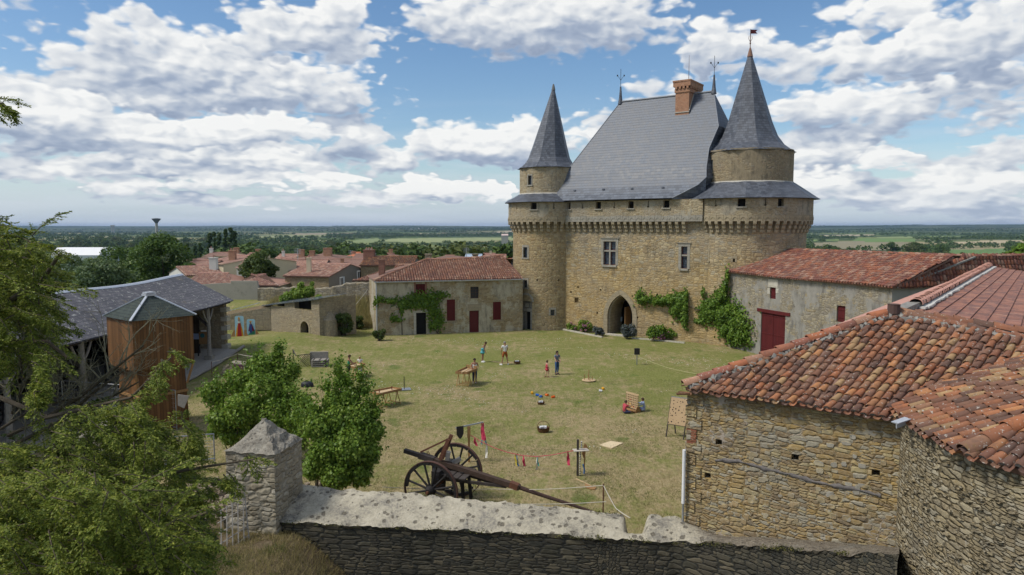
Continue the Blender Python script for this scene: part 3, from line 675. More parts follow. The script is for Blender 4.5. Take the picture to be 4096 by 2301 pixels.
# countryside: a patchwork of fields
N = newmat('fields'); pos = posw(N); q = N.vm('MULTIPLY', pos, (1/420, 1/520, 0))
q = N.vm('ADD', q, N.vm('MULTIPLY', N.noise(pos, .0012, 2, out=1), (.5, .5, 0)))
vc = N.n('ShaderNodeTexVoronoi', {'voronoi_dimensions': '2D', 'distance': 'CHEBYCHEV'}, Vector=q, Scale=1.0, Randomness=.8)
r = N.n('ShaderNodeSeparateColor', Color=vc.outputs['Color']).outputs
c = N.ramp(r[0], [(0, (.10, .15, .04)), (.16, (.19, .23, .075)), (.34, (.27, .25, .12)), (.44, (.07, .12, .03)), (.58, (.21, .24, .09)), (.70, (.33, .28, .16)), (.80, (.09, .14, .035)), (.92, (.19, .15, .095))], 'CONSTANT')
c = N.mix(N.noise(pos, .03, 5, .6), c, N.mix(.35, c, (.10, .11, .05)))
c = N.mix(N.step(N.noise(pos, .012, 4, .6), .5, .7, 0, .35), c, (.10, .12, .045))
c = N.mix(N.step(N.noise(pos, .0022, 5, .6), .47, .55, 0, .85), c, (.045, .07, .025))
dd = N.vm('LENGTH', pos); c = N.mix(N.step(dd, 3200, 6500, 0, .8), c, N.mix(N.step(N.noise(pos, .003, 5, .65), .45, .6), (.030, .048, .020), (.075, .095, .04)))
c = N.mix(N.step(dd, 350, 600, 1, 0), c, N.mix(N.noise(pos, .05, 5, .6), (.04, .06, .022), (.09, .12, .045)))
M_field = fin(N, c, None, rough=.97, spec=.05)
submesh('countryside', ~(inl | yard), M_field)
# ------------------------------------------------------------------ the castle
A_ = V(.816, -.577, 0).normalized(); NB = V(-A_.y, A_.x, 0)              # along the front wall, and back into the building
F0 = V(5.45, 68.3, 0)
CL = (3.66, 71.6); CR = (21.04, 63.0); RL = 3.55; RR = 4.98; GLr = 4.02; GRr = 5.45; DL = 2.88; DR = 3.76
castle = thing('castle', (12, 66, 0), 'medieval stone castle keep with two pointed slate towers and a tall brick chimney', 'castle')
ZC0, ZC1, ZE = 9.62, 10.62, 12.6                                          # corbel foot, gallery foot, eaves
pm = planemap(F0, A_); LF = 13.2
gm = planemap(F0-NB*.5, A_)
cl = cylmap(CL, RL); cr = cylmap(CR, RR); cgl = cylmap(CL, GLr); cgr = cylmap(CR, GRr); cdl = cylmap(CL, DL); cdr = cylmap(CR, DR)
def rectp(x0, y0, x1, y1):
 a = hit_plane(x0, (y0+y1)/2, F0, A_)[0]; b = hit_plane(x1, (y0+y1)/2, F0, A_)[0]; m_ = (x0+x1)/2
 return (a, b, hit_plane(m_, y1, F0, A_)[1], hit_plane(m_, y0, F0, A_)[1])
def rectc(C, R, x0, y0, x1, y1):
 a = hit_cyl(x0, (y0+y1)/2, C, R)[0]; b = hit_cyl(x1, (y0+y1)/2, C, R)[0]; m_ = (x0+x1)/2
 return (a, b, hit_cyl(m_, y1, C, R)[1], hit_cyl(m_, y0, C, R)[1])
fx = lambda z: 1257.8+.3174*z
fy = lambda z: 440.2+.3174*z
big_win = rectp(fx(820), fy(528), fx(917), fy(712)); r_win = rectp(fx(1435), fy(568), fx(1484), fy(741))
niche = rectp(fx(590), fy(970), fx(622), fy(1012))
put = [rectp(fx(a)-2, fy(b)-2, fx(a)+2.2, fy(b)+2.2) for a, b in ((618, 888), (797, 910), (562, 928), (770, 1093), (1090, 1130), (1080, 928), (1247, 945), (1395, 1085))]
aL = hit_plane(1528.5, 800, F0, A_)[0]; aR = hit_plane(1592, 800, F0, A_)[0]; aZ = hit_plane(1559, 741.5, F0, A_)[1]; aS = hit_plane(1559, 797, F0, A_)[1]
arch = (aL, aR, -.3, aZ)
mb = MB()
holed_wall(mb, pm, -.5, 14.6, -.3, 10.7, [big_win, r_win, niche, arch]+put, .5, 99, reveal=False)
def reveals(mb, mf, hs, depth):
 for (a, b, c, d) in hs:
  mb.face([mf(a, c, 0), mf(a, d, 0), mf(a, d, depth), mf(a, c, depth)]); mb.face([mf(b, d, 0), mf(b, c, 0), mf(b, c, depth), mf(b, d, depth)])
  mb.face([mf(a, d, 0), mf(b, d, 0), mf(b, d, depth), mf(a, d, depth)]); mb.face([mf(b, c, 0), mf(a, c, 0), mf(a, c, depth), mf(b, c, depth)])
reveals(mb, pm, [niche]+put, .35)
for h in [niche]+put: mb.face([pm(h[0], h[2], .34), pm(h[1], h[2], .34), pm(h[1], h[3], .34), pm(h[0], h[3], .34)])
# pointed arch: fill the corners of its rectangular hole
def arch_curve(a, b, zs, zt, n=9):
 m_ = (a+b)/2; hw = (b-a)/2; hh = zt-zs; R = (hw*hw+hh*hh)/(2*hw); c = b-R      # right arc centre to the left
 pts = []
 for k in range(n+1):
  t = k/n; ang_ = math.asin(min(1, hh/R))*t; pts.append((c+R*math.cos(ang_), zs+R*math.sin(ang_)))
 left = [(2*m_-u, z) for u, z in pts]
 return left[:-1]+pts[::-1]          # left foot .. apex .. right foot
AC = arch_curve(aL, aR, aS, aZ); mid = (aL+aR)/2
for i in range(len(AC)-1):
 (u0, z0), (u1, z1) = AC[i], AC[i+1]
 mb.face([pm(u0, z0, 0), pm(u1, z1, 0), pm(u1, aZ, 0), pm(u0, aZ, 0)], [(u0, z0), (u1, z1), (u1, aZ), (u0, aZ)])
mb.build('front_wall', M_castle, castle)
# portal: stepped surround of dressed stone and deep passage
mb = MB(); full = [(aL, -.3)]+AC+[(aR, -.3)]
def ring(mb, mf, inner, off, d0, d1):
 out = []
 cx = mid
 for i, (u, z) in enumerate(inner):
  du = u-cx; dz = max(0, z-aS); l = math.hypot(du, dz*.8) or 1; out.append((u+off*du/l, z+off*(dz*.8/l)*1.15))
 for i in range(len(inner)-1):
  a, b, c, d = inner[i], inner[i+1], out[i+1], out[i]
  mb.face([mf(*a, d0), mf(*b, d0), mf(*c, d0), mf(*d, d0)]); mb.face([mf(*c, d0), mf(*d, d0), mf(*d, d1), mf(*c, d1)])
  mb.face([mf(*a, d0), mf(*b, d0), mf(*b, d1), mf(*a, d1)])
ring(mb, pm, full, .42, -.05, .02)
ins_ = [(mid+(u-mid)*.88, z if z < 0 else z-.12*(z-aS)/(aZ-aS+1e-6) if z > aS else z) for u, z in full]
for i in range(len(full)-1):
 a, b = full[i], full[i+1]; c, d = ins_[i+1], ins_[i]
 mb.face([pm(*a, .0), pm(*b, .0), pm(*b, .22), pm(*a, .22)]); mb.face([pm(*a, .22), pm(*b, .22), pm(*c, .22), pm(*d, .22)])
 mb.face([pm(*d, .22), pm(*c, .22), pm(*c, 2.6), pm(*d, 2.6)])
mb.build('portal', M_ash, castle)
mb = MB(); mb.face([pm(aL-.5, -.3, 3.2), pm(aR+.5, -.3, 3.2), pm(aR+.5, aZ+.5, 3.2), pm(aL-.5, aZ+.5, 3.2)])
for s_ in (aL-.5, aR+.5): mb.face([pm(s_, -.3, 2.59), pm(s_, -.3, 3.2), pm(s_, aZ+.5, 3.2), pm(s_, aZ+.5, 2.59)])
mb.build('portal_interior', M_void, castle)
mb = MB(); um = mid+.05; mb.box(pm(um-.02, 1.25, 1.6), (.07, 1.3, 2.6), rz=math.atan2(A_.y, A_.x)); dr = mb.build('portal_door', M_wood, castle)
mb = MB(); mb.box(pm(mid+.75, 1.5, 2.4), (.9, .3, .05), rz=math.atan2(A_.y, A_.x)); mb.box(pm(mid+.75, 1.1, 2.4), (.9, .3, .05), rz=math.atan2(A_.y, A_.x)); mb.box(pm(mid+.75, .7, 2.4), (.9, .3, .05), rz=math.atan2(A_.y, A_.x)); mb.build('shelf', M_woodg, castle)
mb = MB(); mb.box(pm(mid-.45, 1.35, 1.2), (.02, .26, .42), rz=math.atan2(A_.y, A_.x)); mb.build('notice', plain('pale_notice', (.30, .42, .50), .6), castle)
def frame_part(parent, mf, h, d, fw, mat, name='frame', bars=(), th=.06):
 a, b, c, e = h; mb = MB()
 def bar(u0, u1, z0, z1, d0=d, dd=th):
  p = [mf(u0, z0, d0), mf(u1, z0, d0), mf(u1, z1, d0), mf(u0, z1, d0)]; q = [mf(u0, z0, d0+dd), mf(u1, z0, d0+dd), mf(u1, z1, d0+dd), mf(u0, z1, d0+dd)]
  mb.face(p); mb.face(q[::-1])
  for i in range(4): mb.face([p[i], p[(i+1) % 4], q[(i+1) % 4], q[i]])
 bar(a, a+fw, c, e); bar(b-fw, b, c, e); bar(a+fw, b-fw, c, c+fw); bar(a+fw, b-fw, e-fw, e)
 for x in bars: bar(*x)
 return mb.build(name, mat, parent)
def pane(parent, mf, h, d, mat, name='pane'):
 a, b, c, e = h; mb = MB(); mb.face([mf(a, c, d), mf(b, c, d), mf(b, e, d), mf(a, e, d)], [(a, c), (b, c), (b, e), (a, e)]); return mb.build(name, mat, parent)
N = newmat('leaded_panes'); uv = uvw(N)
br = N.n('ShaderNodeTexBrick', {'offset': 0.0}, Vector=uv, Color1=(.03, .045, .065), Color2=(.07, .085, .11), Mortar=(.015, .015, .015), Scale=1.0, Mortar_Size=.012, Brick_Width=.16, Row_Height=.18)
M_leaded = fin(N, br.outputs[0], None, rough=.2, spec=.5)
# mullioned window (four lights) and two-light window
def stone_window(h, mull, trans):
 a, b, c, e = h; mb = MB()
 def blk(u0, u1, z0, z1, d0, d1):
  p = [pm(u0, z0, d0), pm(u1, z0, d0), pm(u1, z1, d0), pm(u0, z1, d0)]; q = [pm(u0, z0, d1), pm(u1, z0, d1), pm(u1, z1, d1), pm(u0, z1, d1)]
  mb.face(p); mb.face(q[::-1])
  for i in range(4): mb.face([p[i], p[(i+1) % 4], q[(i+1) % 4], q[i]])
 blk(a-.24, a, c-.02, e+.02, -.03, .3); blk(b, b+.24, c-.02, e+.02, -.03, .3); blk(a-.26, b+.26, e+.02, e+.30, -.035, .3); blk(a-.12, b+.12, c-.20, c-.02, -.12, .3)
 blk(a-.34, b+.34, e+.30, e+.36, -.10, .1)
 if mull: blk((a+b)/2-.07, (a+b)/2+.07, c-.02, e+.02, .04, .26)
 zt = c+(e-c)*trans; segs = [(a, (a+b)/2-.07), ((a+b)/2+.07, b)] if mull else [(a, b)]
 for s0, s1 in segs: blk(s0, s1, zt-.07, zt+.07, .04, .26)
 w_ = mb.build('window', M_ashg, castle)
 for s0, s1 in segs:
  for z0, z1 in ((c-.02, zt-.07), (zt+.07, e+.02)):
   frame_part(w_, pm, (s0, s1, z0, z1), .2, .055, M_red); pane(w_, pm, (s0+.055, s1-.055, z0+.055, z1-.055), .235, M_leaded)
stone_window(big_win, True, .60); stone_window(r_win, False, .60)
# gallery of the front wall
gw = [rectp(fx(a), fy(b), fx(c), fy(d)) for a, b, c, d in ((543, 222, 580, 268), (779, 216, 820, 262), (1035, 208, 1078, 255), (1312, 202, 1360, 248))]
gl = [rectp(fx(a)-.7, fy(212), fx(a)+.7, fy(250)) for a in (673, 923, 1191)]
gl += [(h[0]-.05, h[1]+.05, h[2]-.02, h[2]+.10) for h in gl]
def fixz(hs, zmin=11.78, zmax=12.55): return [(h[0], h[1], max(zmin, h[2]) if h[3]-h[2] > .15 else h[2], min(zmax, h[3])) for h in hs]
def gallery(name, mf, u0, u1, wins, loops, umax):
 mb = MB(); holes = [(h[0], h[1], 11.78, 12.44) for h in wins]+[(h, h+.075, 11.96, 12.40) for h in loops]+[(h-.05, h+.125, 11.86, 11.97) for h in loops]
 holed_wall(mb, mf, u0, u1, ZC1, ZE-.08, holes, .35, umax)
 n = max(1, int((u1-u0)/umax)) if umax < 50 else 1
 for k in range(n):
  a = u0+(u1-u0)*k/n; b = u0+(u1-u0)*(k+1)/n
  mb.face([mf(a, ZC1, .36), mf(b, ZC1, .36), mf(b, ZC1, 0), mf(a, ZC1, 0)]); 
 o = mb.build(name, M_gallery, castle)
 mb = MB()
 for k in range(n):
  a = u0+(u1-u0)*k/n; b = u0+(u1-u0)*(k+1)/n; mb.face([mf(a, ZC1, .355), mf(b, ZC1, .355), mf(b, ZE-.1, .355), mf(a, ZE-.1, .355)])
 mb.build('gallery_shade_sheet', M_void, o)  # near-black sheet added so that the gallery openings look unlit
 mb = MB()
 for h in wins:
  a, b = h[0]-.12, h[1]+.12; p = [mf(a, 11.70, -.10), mf(b, 11.70, -.10), mf(b, 11.795, -.10), mf(a, 11.795, -.10)]; q = [mf(a, 11.70, .1), mf(b, 11.70, .1), mf(b, 11.795, .1), mf(a, 11.795, .1)]
  m2 = MB(); m2.face(p); m2.face([p[3], p[2], q[2], q[3]]); m2.face([p[0], p[3], q[3], q[0]]); m2.face([p[2], p[1], q[1], q[2]]); m2.face([p[1], p[0], q[0], q[1]])
  m2.build('window_sill', M_ashg, o)
 # dressed stone band with blind arches over the corbels
 mb = MB(); n = max(1, int((u1-u0)/.62))
 for k in range(n):
  a = u0+(u1-u0)*k/n; b = u0+(u1-u0)*(k+1)/n; z0, z1 = ZC1-.02, ZC1+.50+.04*math.sin(k*2.1)
  p = [mf(a+.01, z0, -.03), mf(b-.01, z0, -.03), mf(b-.01, z1, -.03), mf(a+.01, z1, -.03)]; q = [mf(a+.01, z0, .05), mf(b-.01, z0, .05), mf(b-.01, z1, .05), mf(a+.01, z1, .05)]
  mb.face(p)
  for i in range(4): mb.face([p[i], p[(i+1) % 4], q[(i+1) % 4], q[i]])
  pr = []
  for j in range(7):
   t = j/6; pr.append((a+(b-a)*(.18+.64*t), z0+.10+.24*math.sin(math.pi*t)**.7))
  for j in range(6):
   (ua, za), (ub, zb) = pr[j], pr[j+1]
   mb.face([mf(ua, za, -.055), mf(ub, zb, -.055), mf(ub, zb+.035, -.055), mf(ua, za+.035, -.055)]); mb.face([mf(ua, za+.035, -.055), mf(ub, zb+.035, -.055), mf(ub, zb+.035, -.03), mf(ua, za+.035, -.03)])
   mb.face([mf(ua, za, -.03), mf(ub, zb, -.03), mf(ub, zb, -.055), mf(ua, za, -.055)])
 mb.build('carved_band', M_ashg if name == 'front_gallery' else M_ash, o)
 return o
loopsF = [rectp(fx(a)-.3, 500, fx(a)+.3, 520)[0] for a in (673, 923, 1191)]
gallery('front_gallery', gm, -.8, 13.6, gw, loopsF, 99)
def cw(C, R, *z): return rectc(C, R, fx(z[0]), fy(z[1]), fx(z[2]), fy(z[3]))
gwl = [cw(CL, GLr, 243, 215, 290, 272)]; lpl = [hit_cyl(fx(a), 520, CL, GLr)[0] for a in (132, 424)]
gallery('left_gallery', cgl, -3.6-math.pi*GLr*.35, math.pi*GLr*.6, gwl, lpl, .5)
gwr = [cw(CR, GRr, 1530, 180, 1567, 240), cw(CR, GRr, 1884, 160, 1946, 225), cw(CR, GRr, 2205, 163, 2250, 228)]; lpr = [hit_cyl(fx(a), 505, CR, GRr)[0] for a in (1708, 2102)]
gallery('right_gallery', cgr, -math.pi*GRr*.62, math.pi*GRr*.75, gwr, lpr, .5)
# corbels
def corbel_mesh():
 mb = MB(); w_ = .28
 for (z0, z1, d) in ((0, .32, .17), (.33, .66, .33), (.67, 1.0, .50)):
  pr = [(0, z0), (d-.09, z0), (d-.03, z0+.04), (d, z0+.12), (d, z1), (0, z1)]
  L_ = [V(-w_/2, -a, z) for a, z in pr]; mb.prism(L_, (0, 0, 0), (w_, 0, 0))
 me = mb.build('corbel', M_ash, castle); return me
c0 = corbel_mesh(); first = True
def place_corbel(p, ang_):
 global first
 o = c0 if first else c0.copy()
 if not first: COL.objects.link(o)
 first = False
 s = 1+RNG.uniform(-.04, .04)
 o.matrix_parent_inverse = wmat(castle).inverted(); o.location = p; o.rotation_euler = (0, 0, ang_); o.scale = (s*RNG.uniform(.94, 1.08), 1, 1)
u = .1
while u < 12.2: place_corbel(pm(u, ZC0, 0), math.atan2(A_.y, A_.x)); u += .62
def ring_corbels(C, R, a0, a1, n):
 for k in range(n):
  a = a0+(a1-a0)*k/(n-1); place_corbel(V(C[0]+R*math.sin(a), C[1]-R*math.cos(a), ZC0), a)
ring_corbels(CL, RL, -2.3, .48, 17); ring_corbels(CR, RR, -1.02, 2.0, 27)
# left tower
lw1 = rectc(CL, RL, 1316.5, 621.8, 1326.7, 648.1); lw2 = rectc(CL, RL, 1318, 704.6, 1326.2, 723.6); lw3 = rectc(CL, RL, 1384.8, 779.2, 1394.9, 794)
dn = rectc(CL, RL, 1310.5, 757, 1338.5, 829); dn = (dn[0], dn[1], -.3, dn[3]); ln = hit_cyl(1324, 742, CL, RL)[1]
lput = [rectc(CL, RL, fx(a)-2, fy(b)-2, fx(a)+2, fy(b)+2) for a, b in ((465, 833), (295, 833))]
mb = MB(); holed_wall(mb, cl, -math.pi*RL, math.pi*RL, -.3, 12.4, [lw1, lw2, lw3, dn]+lput, .4, .45)
# rounded head of the door niche
mb.build('left_tower_wall', M_left, castle, smooth=False)
mb = MB(); um = (dn[0]+dn[1])/2; hw = (dn[1]-dn[0])/2
def cbox(mb, mf, u0, u1, z0, z1, d0, d1):
 p = [mf(u0, z0, d0), mf(u1, z0, d0), mf(u1, z1, d0), mf(u0, z1, d0)]; q = [mf(u0, z0, d1), mf(u1, z0, d1), mf(u1, z1, d1), mf(u0, z1, d1)]
 mb.face(p); mb.face(q[::-1])
 for i in range(4): mb.face([p[i], p[(i+1) % 4], q[(i+1) % 4], q[i]])
zl = hit_cyl(1327, 784, CL, RL)[1]
cbox(mb, cl, um-hw, um-hw+.22, -.3, zl, .05, .4); cbox(mb, cl, um+hw-.22, um+hw, -.3, zl, .05, .4); cbox(mb, cl, um-hw-.02, um+hw+.02, zl, zl+.32, -.02, .4)
cbox(mb, cl, um-hw, um+hw, zl+.32, dn[3], .3, .4); cbox(mb, cl, um-.22, um+.22, zl+.42, dn[3]-.25, .12, .3)
arcs = [(um+hw*1.0*math.cos(t), dn[3]-.05+hw*.95*math.sin(t)) for t in np.linspace(0, math.pi, 11)]
for i in range(10):
 (a, z), (b, z2) = arcs[i], arcs[i+1]; k = 1.28
 ao, zo = um+(a-um)*k, dn[3]-.05+(z-dn[3]+.05)*k; bo, zo2 = um+(b-um)*k, dn[3]-.05+(z2-dn[3]+.05)*k
 mb.face([cl(a, z, -.04), cl(ao, zo, -.04), cl(bo, zo2, -.04), cl(b, z2, -.04)]); mb.face([cl(ao, zo, -.04), cl(ao, zo, .03), cl(bo, zo2, .03), cl(bo, zo2, -.04)]); mb.face([cl(a, z, .03), cl(a, z, -.04), cl(b, z2, -.04), cl(b, z2, .03)])
nd_ = mb.build('door_niche', M_ashg, castle)
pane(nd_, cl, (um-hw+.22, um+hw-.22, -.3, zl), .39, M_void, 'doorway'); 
mb = MB(); mb.box(cl(um-.22, .95, .3), (.4, .06, 2.1), rz=.9); mb.build('door', M_woodg, nd_)
def small_window(mf, h, surround, mat_s=M_ashg, d=.22, grid=False, mat_p=M_glass, sill=True, w=.16):
 mb = MB(); a, b, c, e = h
 cbox(mb, mf, a-w, a, c, e, -.02, d); cbox(mb, mf, b, b+w, c, e, -.02, d); cbox(mb, mf, a-w, b+w, e, e+w*1.3, -.025, d)
 if sill: cbox(mb, mf, a-w-.04, b+w+.04, c-.12, c, -.08, d)
 o = mb.build('window', mat_s, castle); pane(o, mf, h, d-.02, mat_p); return o
small_window(cl, lw1, 1); small_window(cl, lw2, 1); small_window(cl, lw3, 1, sill=False, mat_p=M_leaded)
pane(castle, cl, lput[0], .35, M_void, 'putlog_hole'); pane(castle, cl, lput[1], .35, M_void, 'putlog_hole')
# right tower
rw1 = rectc(CR, RR, 1774.5, 639.5, 1780.9, 656); rw2 = rectc(CR, RR, 1843.4, 650.6, 1849, 659.5)
mb = MB(); holed_wall(mb, cr, -math.pi*RR, math.pi*RR, -.3, 12.4, [rw1, rw2], .4, .45); mb.build('right_tower_wall', M_castle, castle)
small_window(cr, rw1, 1, mat_s=M_ash, d=.25, mat_p=M_void); small_window(cr, rw2, 1, mat_s=M_ash, d=.25, mat_p=M_void, sill=False)
# upper drums
ld = rectc(CL, DL, 1328.5, 441.5, 1337.5, 465); rd = rectc(CR, DR, 1784.4, 402.6, 1793.8, 434)
mb = MB(); holed_wall(mb, cdl, -math.pi*DL, math.pi*DL, 12.6, 16.0, [ld], .35, .4); mb.build('left_drum', M_gallery, castle); small_window(cdl, ld, 1, mat_s=M_ashg, w=.1)
mb = MB(); holed_wall(mb, cdr, -math.pi*DR, math.pi*DR, 12.6, 16.75, [rd], .35, .4); mb.build('right_drum', stone('drum_rubble', [(.27, .21, .12), (.32, .26, .16), (.23, .17, .10)], mortar=(.27, .21, .13), sx=.28, sz=.12, stain_amt=.35, grey=.4, patch=(.28, .23, .15), patch_amt=.47, streak=.3), castle)
small_window(cdr, rd, 1, mat_s=M_ash, mat_p=plain('grey_shutter', (.36, .37, .32)), w=.1, d=.12)
# slate skirts, cones
def slate_lathe(name, C, prof, n, mat, a0, lean=(0, 0), sub=1, arc=None):
 mb = MB(); full_ = []
 for (r0, z0), (r1, z1) in zip(prof[:-1], prof[1:]):
  full_.append((r0, z0))
 full_.append(prof[-1]); zt = prof[-1][1]; zb = prof[0][1]; sl = [0]
 for i in range(1, len(full_)): sl.append(sl[-1]+math.hypot(full_[i][0]-full_[i-1][0], full_[i][1]-full_[i-1][1]))
 full_ = [(r_/math.cos(math.pi/n) if 'skirt' in name else r_, z_) for r_, z_ in full_]
 for k in range(n):
  a = a0+2*math.pi*k/n; b = a0+2*math.pi*(k+1)/n
  for i in range(len(full_)-1):
   (r0, z0), (r1, z1) = full_[i], full_[i+1]
   t0 = (z0-zb)/(zt-zb); t1 = (z1-zb)/(zt-zb)
   q = [V(C[0]+r*math.sin(x)+lean[0]*t, C[1]-r*math.cos(x)+lean[1]*t, z) for r, x, z, t in ((r0, a, z0, t0), (r0, b, z0, t0), (r1, b, z1, t1), (r1, a, z1, t1))]
   w0 = 2*r0*math.sin(math.pi/n); w1 = 2*r1*math.sin(math.pi/n); off = k*3.37
   mb.face(q, [(off-w0/2, sl[i]), (off+w0/2, sl[i]), (off+w1/2, sl[i+1]), (off-w1/2, sl[i+1])])
 r0, z0 = full_[0]; nn = 48
 mb.face([V(C[0]+r0*math.cos(2*math.pi*k/n+a0), C[1]+r0*math.sin(2*math.pi*k/n+a0), z0-.03) for k in range(n)][::-1])
 o = mb.build(name, mat, castle); return o
slate_lathe('left_skirt_roof', CL, [(4.36, ZE-.08), (4.1, ZE+.12), (3.5, ZE+.42), (DL+.02, ZE+.78)], 20, M_slate2, .1)
slate_lathe('right_skirt_roof', CR, [(5.80, ZE-.08), (5.5, ZE+.10), (4.8, ZE+.62), (DR+.02, ZE+1.35)], 12, M_slate2, .17)
mb = MB(); mb.lathe([(DR+.10, ZE+1.26), (DR+.06, ZE+1.42), (DR+.0, ZE+1.43)], (CR[0], CR[1], 0), 48); mb.build('lead_flashing', M_lead, castle, smooth=True); mb = MB(); mb.lathe([(DL+.10, ZE+.70), (DL+.05, ZE+.84), (DL, ZE+.85)], (CL[0], CL[1], 0), 48); mb.build('lead_flashing', M_lead, castle, smooth=True)
lc = slate_lathe('left_spire', CL, [(3.16, 15.95), (2.92, 16.12), (2.5, 16.5), (2.16, 17.0), (1.78, 18.2), (.06, 24.1)], 9, M_slate2, .25, (.5, 0))
rc = slate_lathe('right_spire', CR, [(4.0, 16.62), (3.62, 16.84), (2.95, 17.35), (2.42, 18.1), (1.95, 19.3), (.07, 25.5)], 9, M_slate2, -.08, (-.15, 0))
mb = MB(); mb.lathe([(.20, 23.75), (.12, 24.15), (.06, 24.35), (0.0, 24.4)], (CL[0]+.49, CL[1], 0), 12); mb.build('finial_cap', M_zinc if False else plain('lead_cap', (.14, .14, .135), .6), castle)
mb = MB(); mb.lathe([(.26, 25.0), (.14, 25.5), (.05, 25.8), (0, 25.85)], (CR[0]-.14, CR[1], 0), 12); mb.build('finial_cap', plain('rusty_cap', (.22, .12, .08), .7), castle)
# weather vane flag on the right spire
vx, vy = CR[0]-.15, CR[1]
mb = MB(); mb.tube([(vx, vy, 25.8), (vx, vy, 27.35)], .035, 6); mb.tube([(vx, vy, 26.1), (vx, vy, 26.2)], .07, 8)
for s_ in (-1, 1): mb.tube([(vx, vy, 26.25), (vx+.16*s_, vy, 26.55), (vx+.12*s_, vy, 26.8)], .018, 5)
fl = mb.build('weather_vane', M_rust, castle)
mb = MB(); pts = [V(vx+.03, vy, 27.32), V(vx+.62, vy, 27.30), V(vx+.44, vy, 27.14), V(vx+.60, vy, 26.98), V(vx+.03, vy, 26.98)]; mb.prism(pts, (0, -.012, 0), (0, .012, 0)); mb.build('flag', plain('dark_red_flag', (.10, .015, .018), .6), fl)
# main roof, with its bell-cast foot
def rp(s, b, z): return F0+A_*s+NB*b+V(0, 0, z)
EAV = [(-2.6, -.95), (16.2, -.95), (16.2, 10.6), (-2.6, 10.6)]; RDG = [(3.0, 4.9), (12.4, 4.9), (12.4, 4.9), (3.0, 4.9)]
prof = [(12.62, 0), (13.15, .085), (13.75, .165), (14.4, .235), (15.3, .30), (17.0, .468), (19.0, .665), (22.4, 1.0)]
rings = []
for z, t in prof: rings.append([rp(e[0]+(r[0]-e[0])*t, e[1]+(r[1]-e[1])*t, z) for e, r in zip(EAV, RDG)])
for i, s_ in enumerate((11.0, 11.95, 12.95, 13.5, 13.35, 13.2, 13.6)): rings[i][1] = rp(s_, EAV[1][1]+(RDG[1][1]-EAV[1][1])*prof[i][1], prof[i][0])   # stops against the tower's skirt roof
mb = MB(); sl = [0]
for i in range(1, len(prof)): sl.append(sl[-1]+math.hypot(prof[i][0]-prof[i-1][0], (prof[i][1]-prof[i-1][1])*5.85))
for i in range(len(prof)-1):
 for k in range(4):
  a, b, c, d = rings[i][k], rings[i][(k+1) % 4], rings[i+1][(k+1) % 4], rings[i+1][k]; E_ = (rings[0][(k+1) % 4]-rings[0][k]).normalized(); o_ = rings[0][k]
  uv = [((p-o_).dot(E_)+k*7, s) for p, s in ((a, sl[i]), (b, sl[i]), (c, sl[i+1]), (d, sl[i+1]))]
  if (c-d).length < 1e-4: mb.face([a, b, c], uv[:3])
  else: mb.face([a, b, c, d], uv)
mb.face([p-V(0, 0, .04) for p in rings[0]][::-1])
ck_ = [rings[i][1] for i in range(5)]; mb.face([V(ck_[0].x, ck_[0].y, 12.52)]+ck_+[V(ck_[4].x, ck_[4].y, 12.52)])
mroof = mb.build('main_roof', M_slate, castle)
mb = MB(); mb.tube([rp(3.0, 4.9, 22.44), rp(12.4, 4.9, 22.44)], .10, 8)
for r_, e_ in ((0, 0), (1, 1)):
 mb.tube([rings[-1][r_]+V(0, 0, .02)]+[rings[i][e_] for i in range(len(prof)-2, -1, -1)], .045, 6)
mb.build('ridge_flashing', plain('ridge_lead', (.22, .235, .26), .5, .2), mroof, smooth=True)
for k in range(4):
 s = [.8, 3.9, 6.8, 9.8][k]; p = rp(s, -.55+.45, 13.6); mb = MB(); mb.box(p, (.2, .25, .12), rz=math.atan2(A_.y, A_.x)); mb.box(p+V(0, -.12, -.02), (.13, .03, .07), rz=math.atan2(A_.y, A_.x)); mb.build('roof_vent', M_slate2, mroof)
for s, zb in ((3.0, 22.4), (12.4, 22.4)):
 p = rp(s, 4.9, 0); mb = MB(); mb.lathe([(.26, 22.2), (.16, 22.8), (.07, 23.9), (0, 23.95)], (p.x, p.y, 0), 10); f_ = mb.build('finial', M_slate2, castle)
 mb = MB(); mb.tube([(p.x, p.y, 23.8), (p.x, p.y, 25.6)], .022, 5)
 for sx in (-1, 1):
  mb.tube([(p.x, p.y, 24.5), (p.x+.15*sx, p.y, 24.75), (p.x+.33*sx, p.y, 24.95)], .016, 5); mb.tube([(p.x+.33*sx, p.y, 24.90), (p.x+.33*sx, p.y, 25.04)], .065, 6)
 mb.build('finial_spike', M_black, f_)
# chimney
chim_c = rp(9.85, 5.2, .25); ang_c = math.atan2(A_.y, A_.x)
mb = MB(); mb.box(chim_c+V(0, 0, 20.7), (1.3, 2.9, 3.0), rz=ang_c); ch = mb.build('chimney', M_brick, castle)
mb = MB(); mb.box(chim_c+V(0, 0, 22.36), (1.45, 3.05, .32), rz=ang_c); mb.box(chim_c+V(0, 0, 22.93), (1.66, 3.27, .42), rz=ang_c); mb.box(chim_c+V(0, 0, 23.21), (1.74, 3.35, .14), rz=ang_c)
R3 = Matrix.Rotation(ang_c, 3, 'Z')
for k in range(4): mb.box(chim_c+R3@V(-.54+.36*k, -1.57, 22.62), (.2, .12, .2), rz=ang_c)
for k in range(7): mb.box(chim_c+R3@V(.77, -1.3+.43*k, 22.62), (.12, .22, .2), rz=ang_c)
mb.build('chimney_cap', M_brick, ch)
mb = MB(); mb.tube([chim_c+V(-.2, -.9, 23.2), chim_c+V(-.2, -.9, 25.6)], [.03, .012], 5); mb.build('lightning_rod', M_rust, ch)
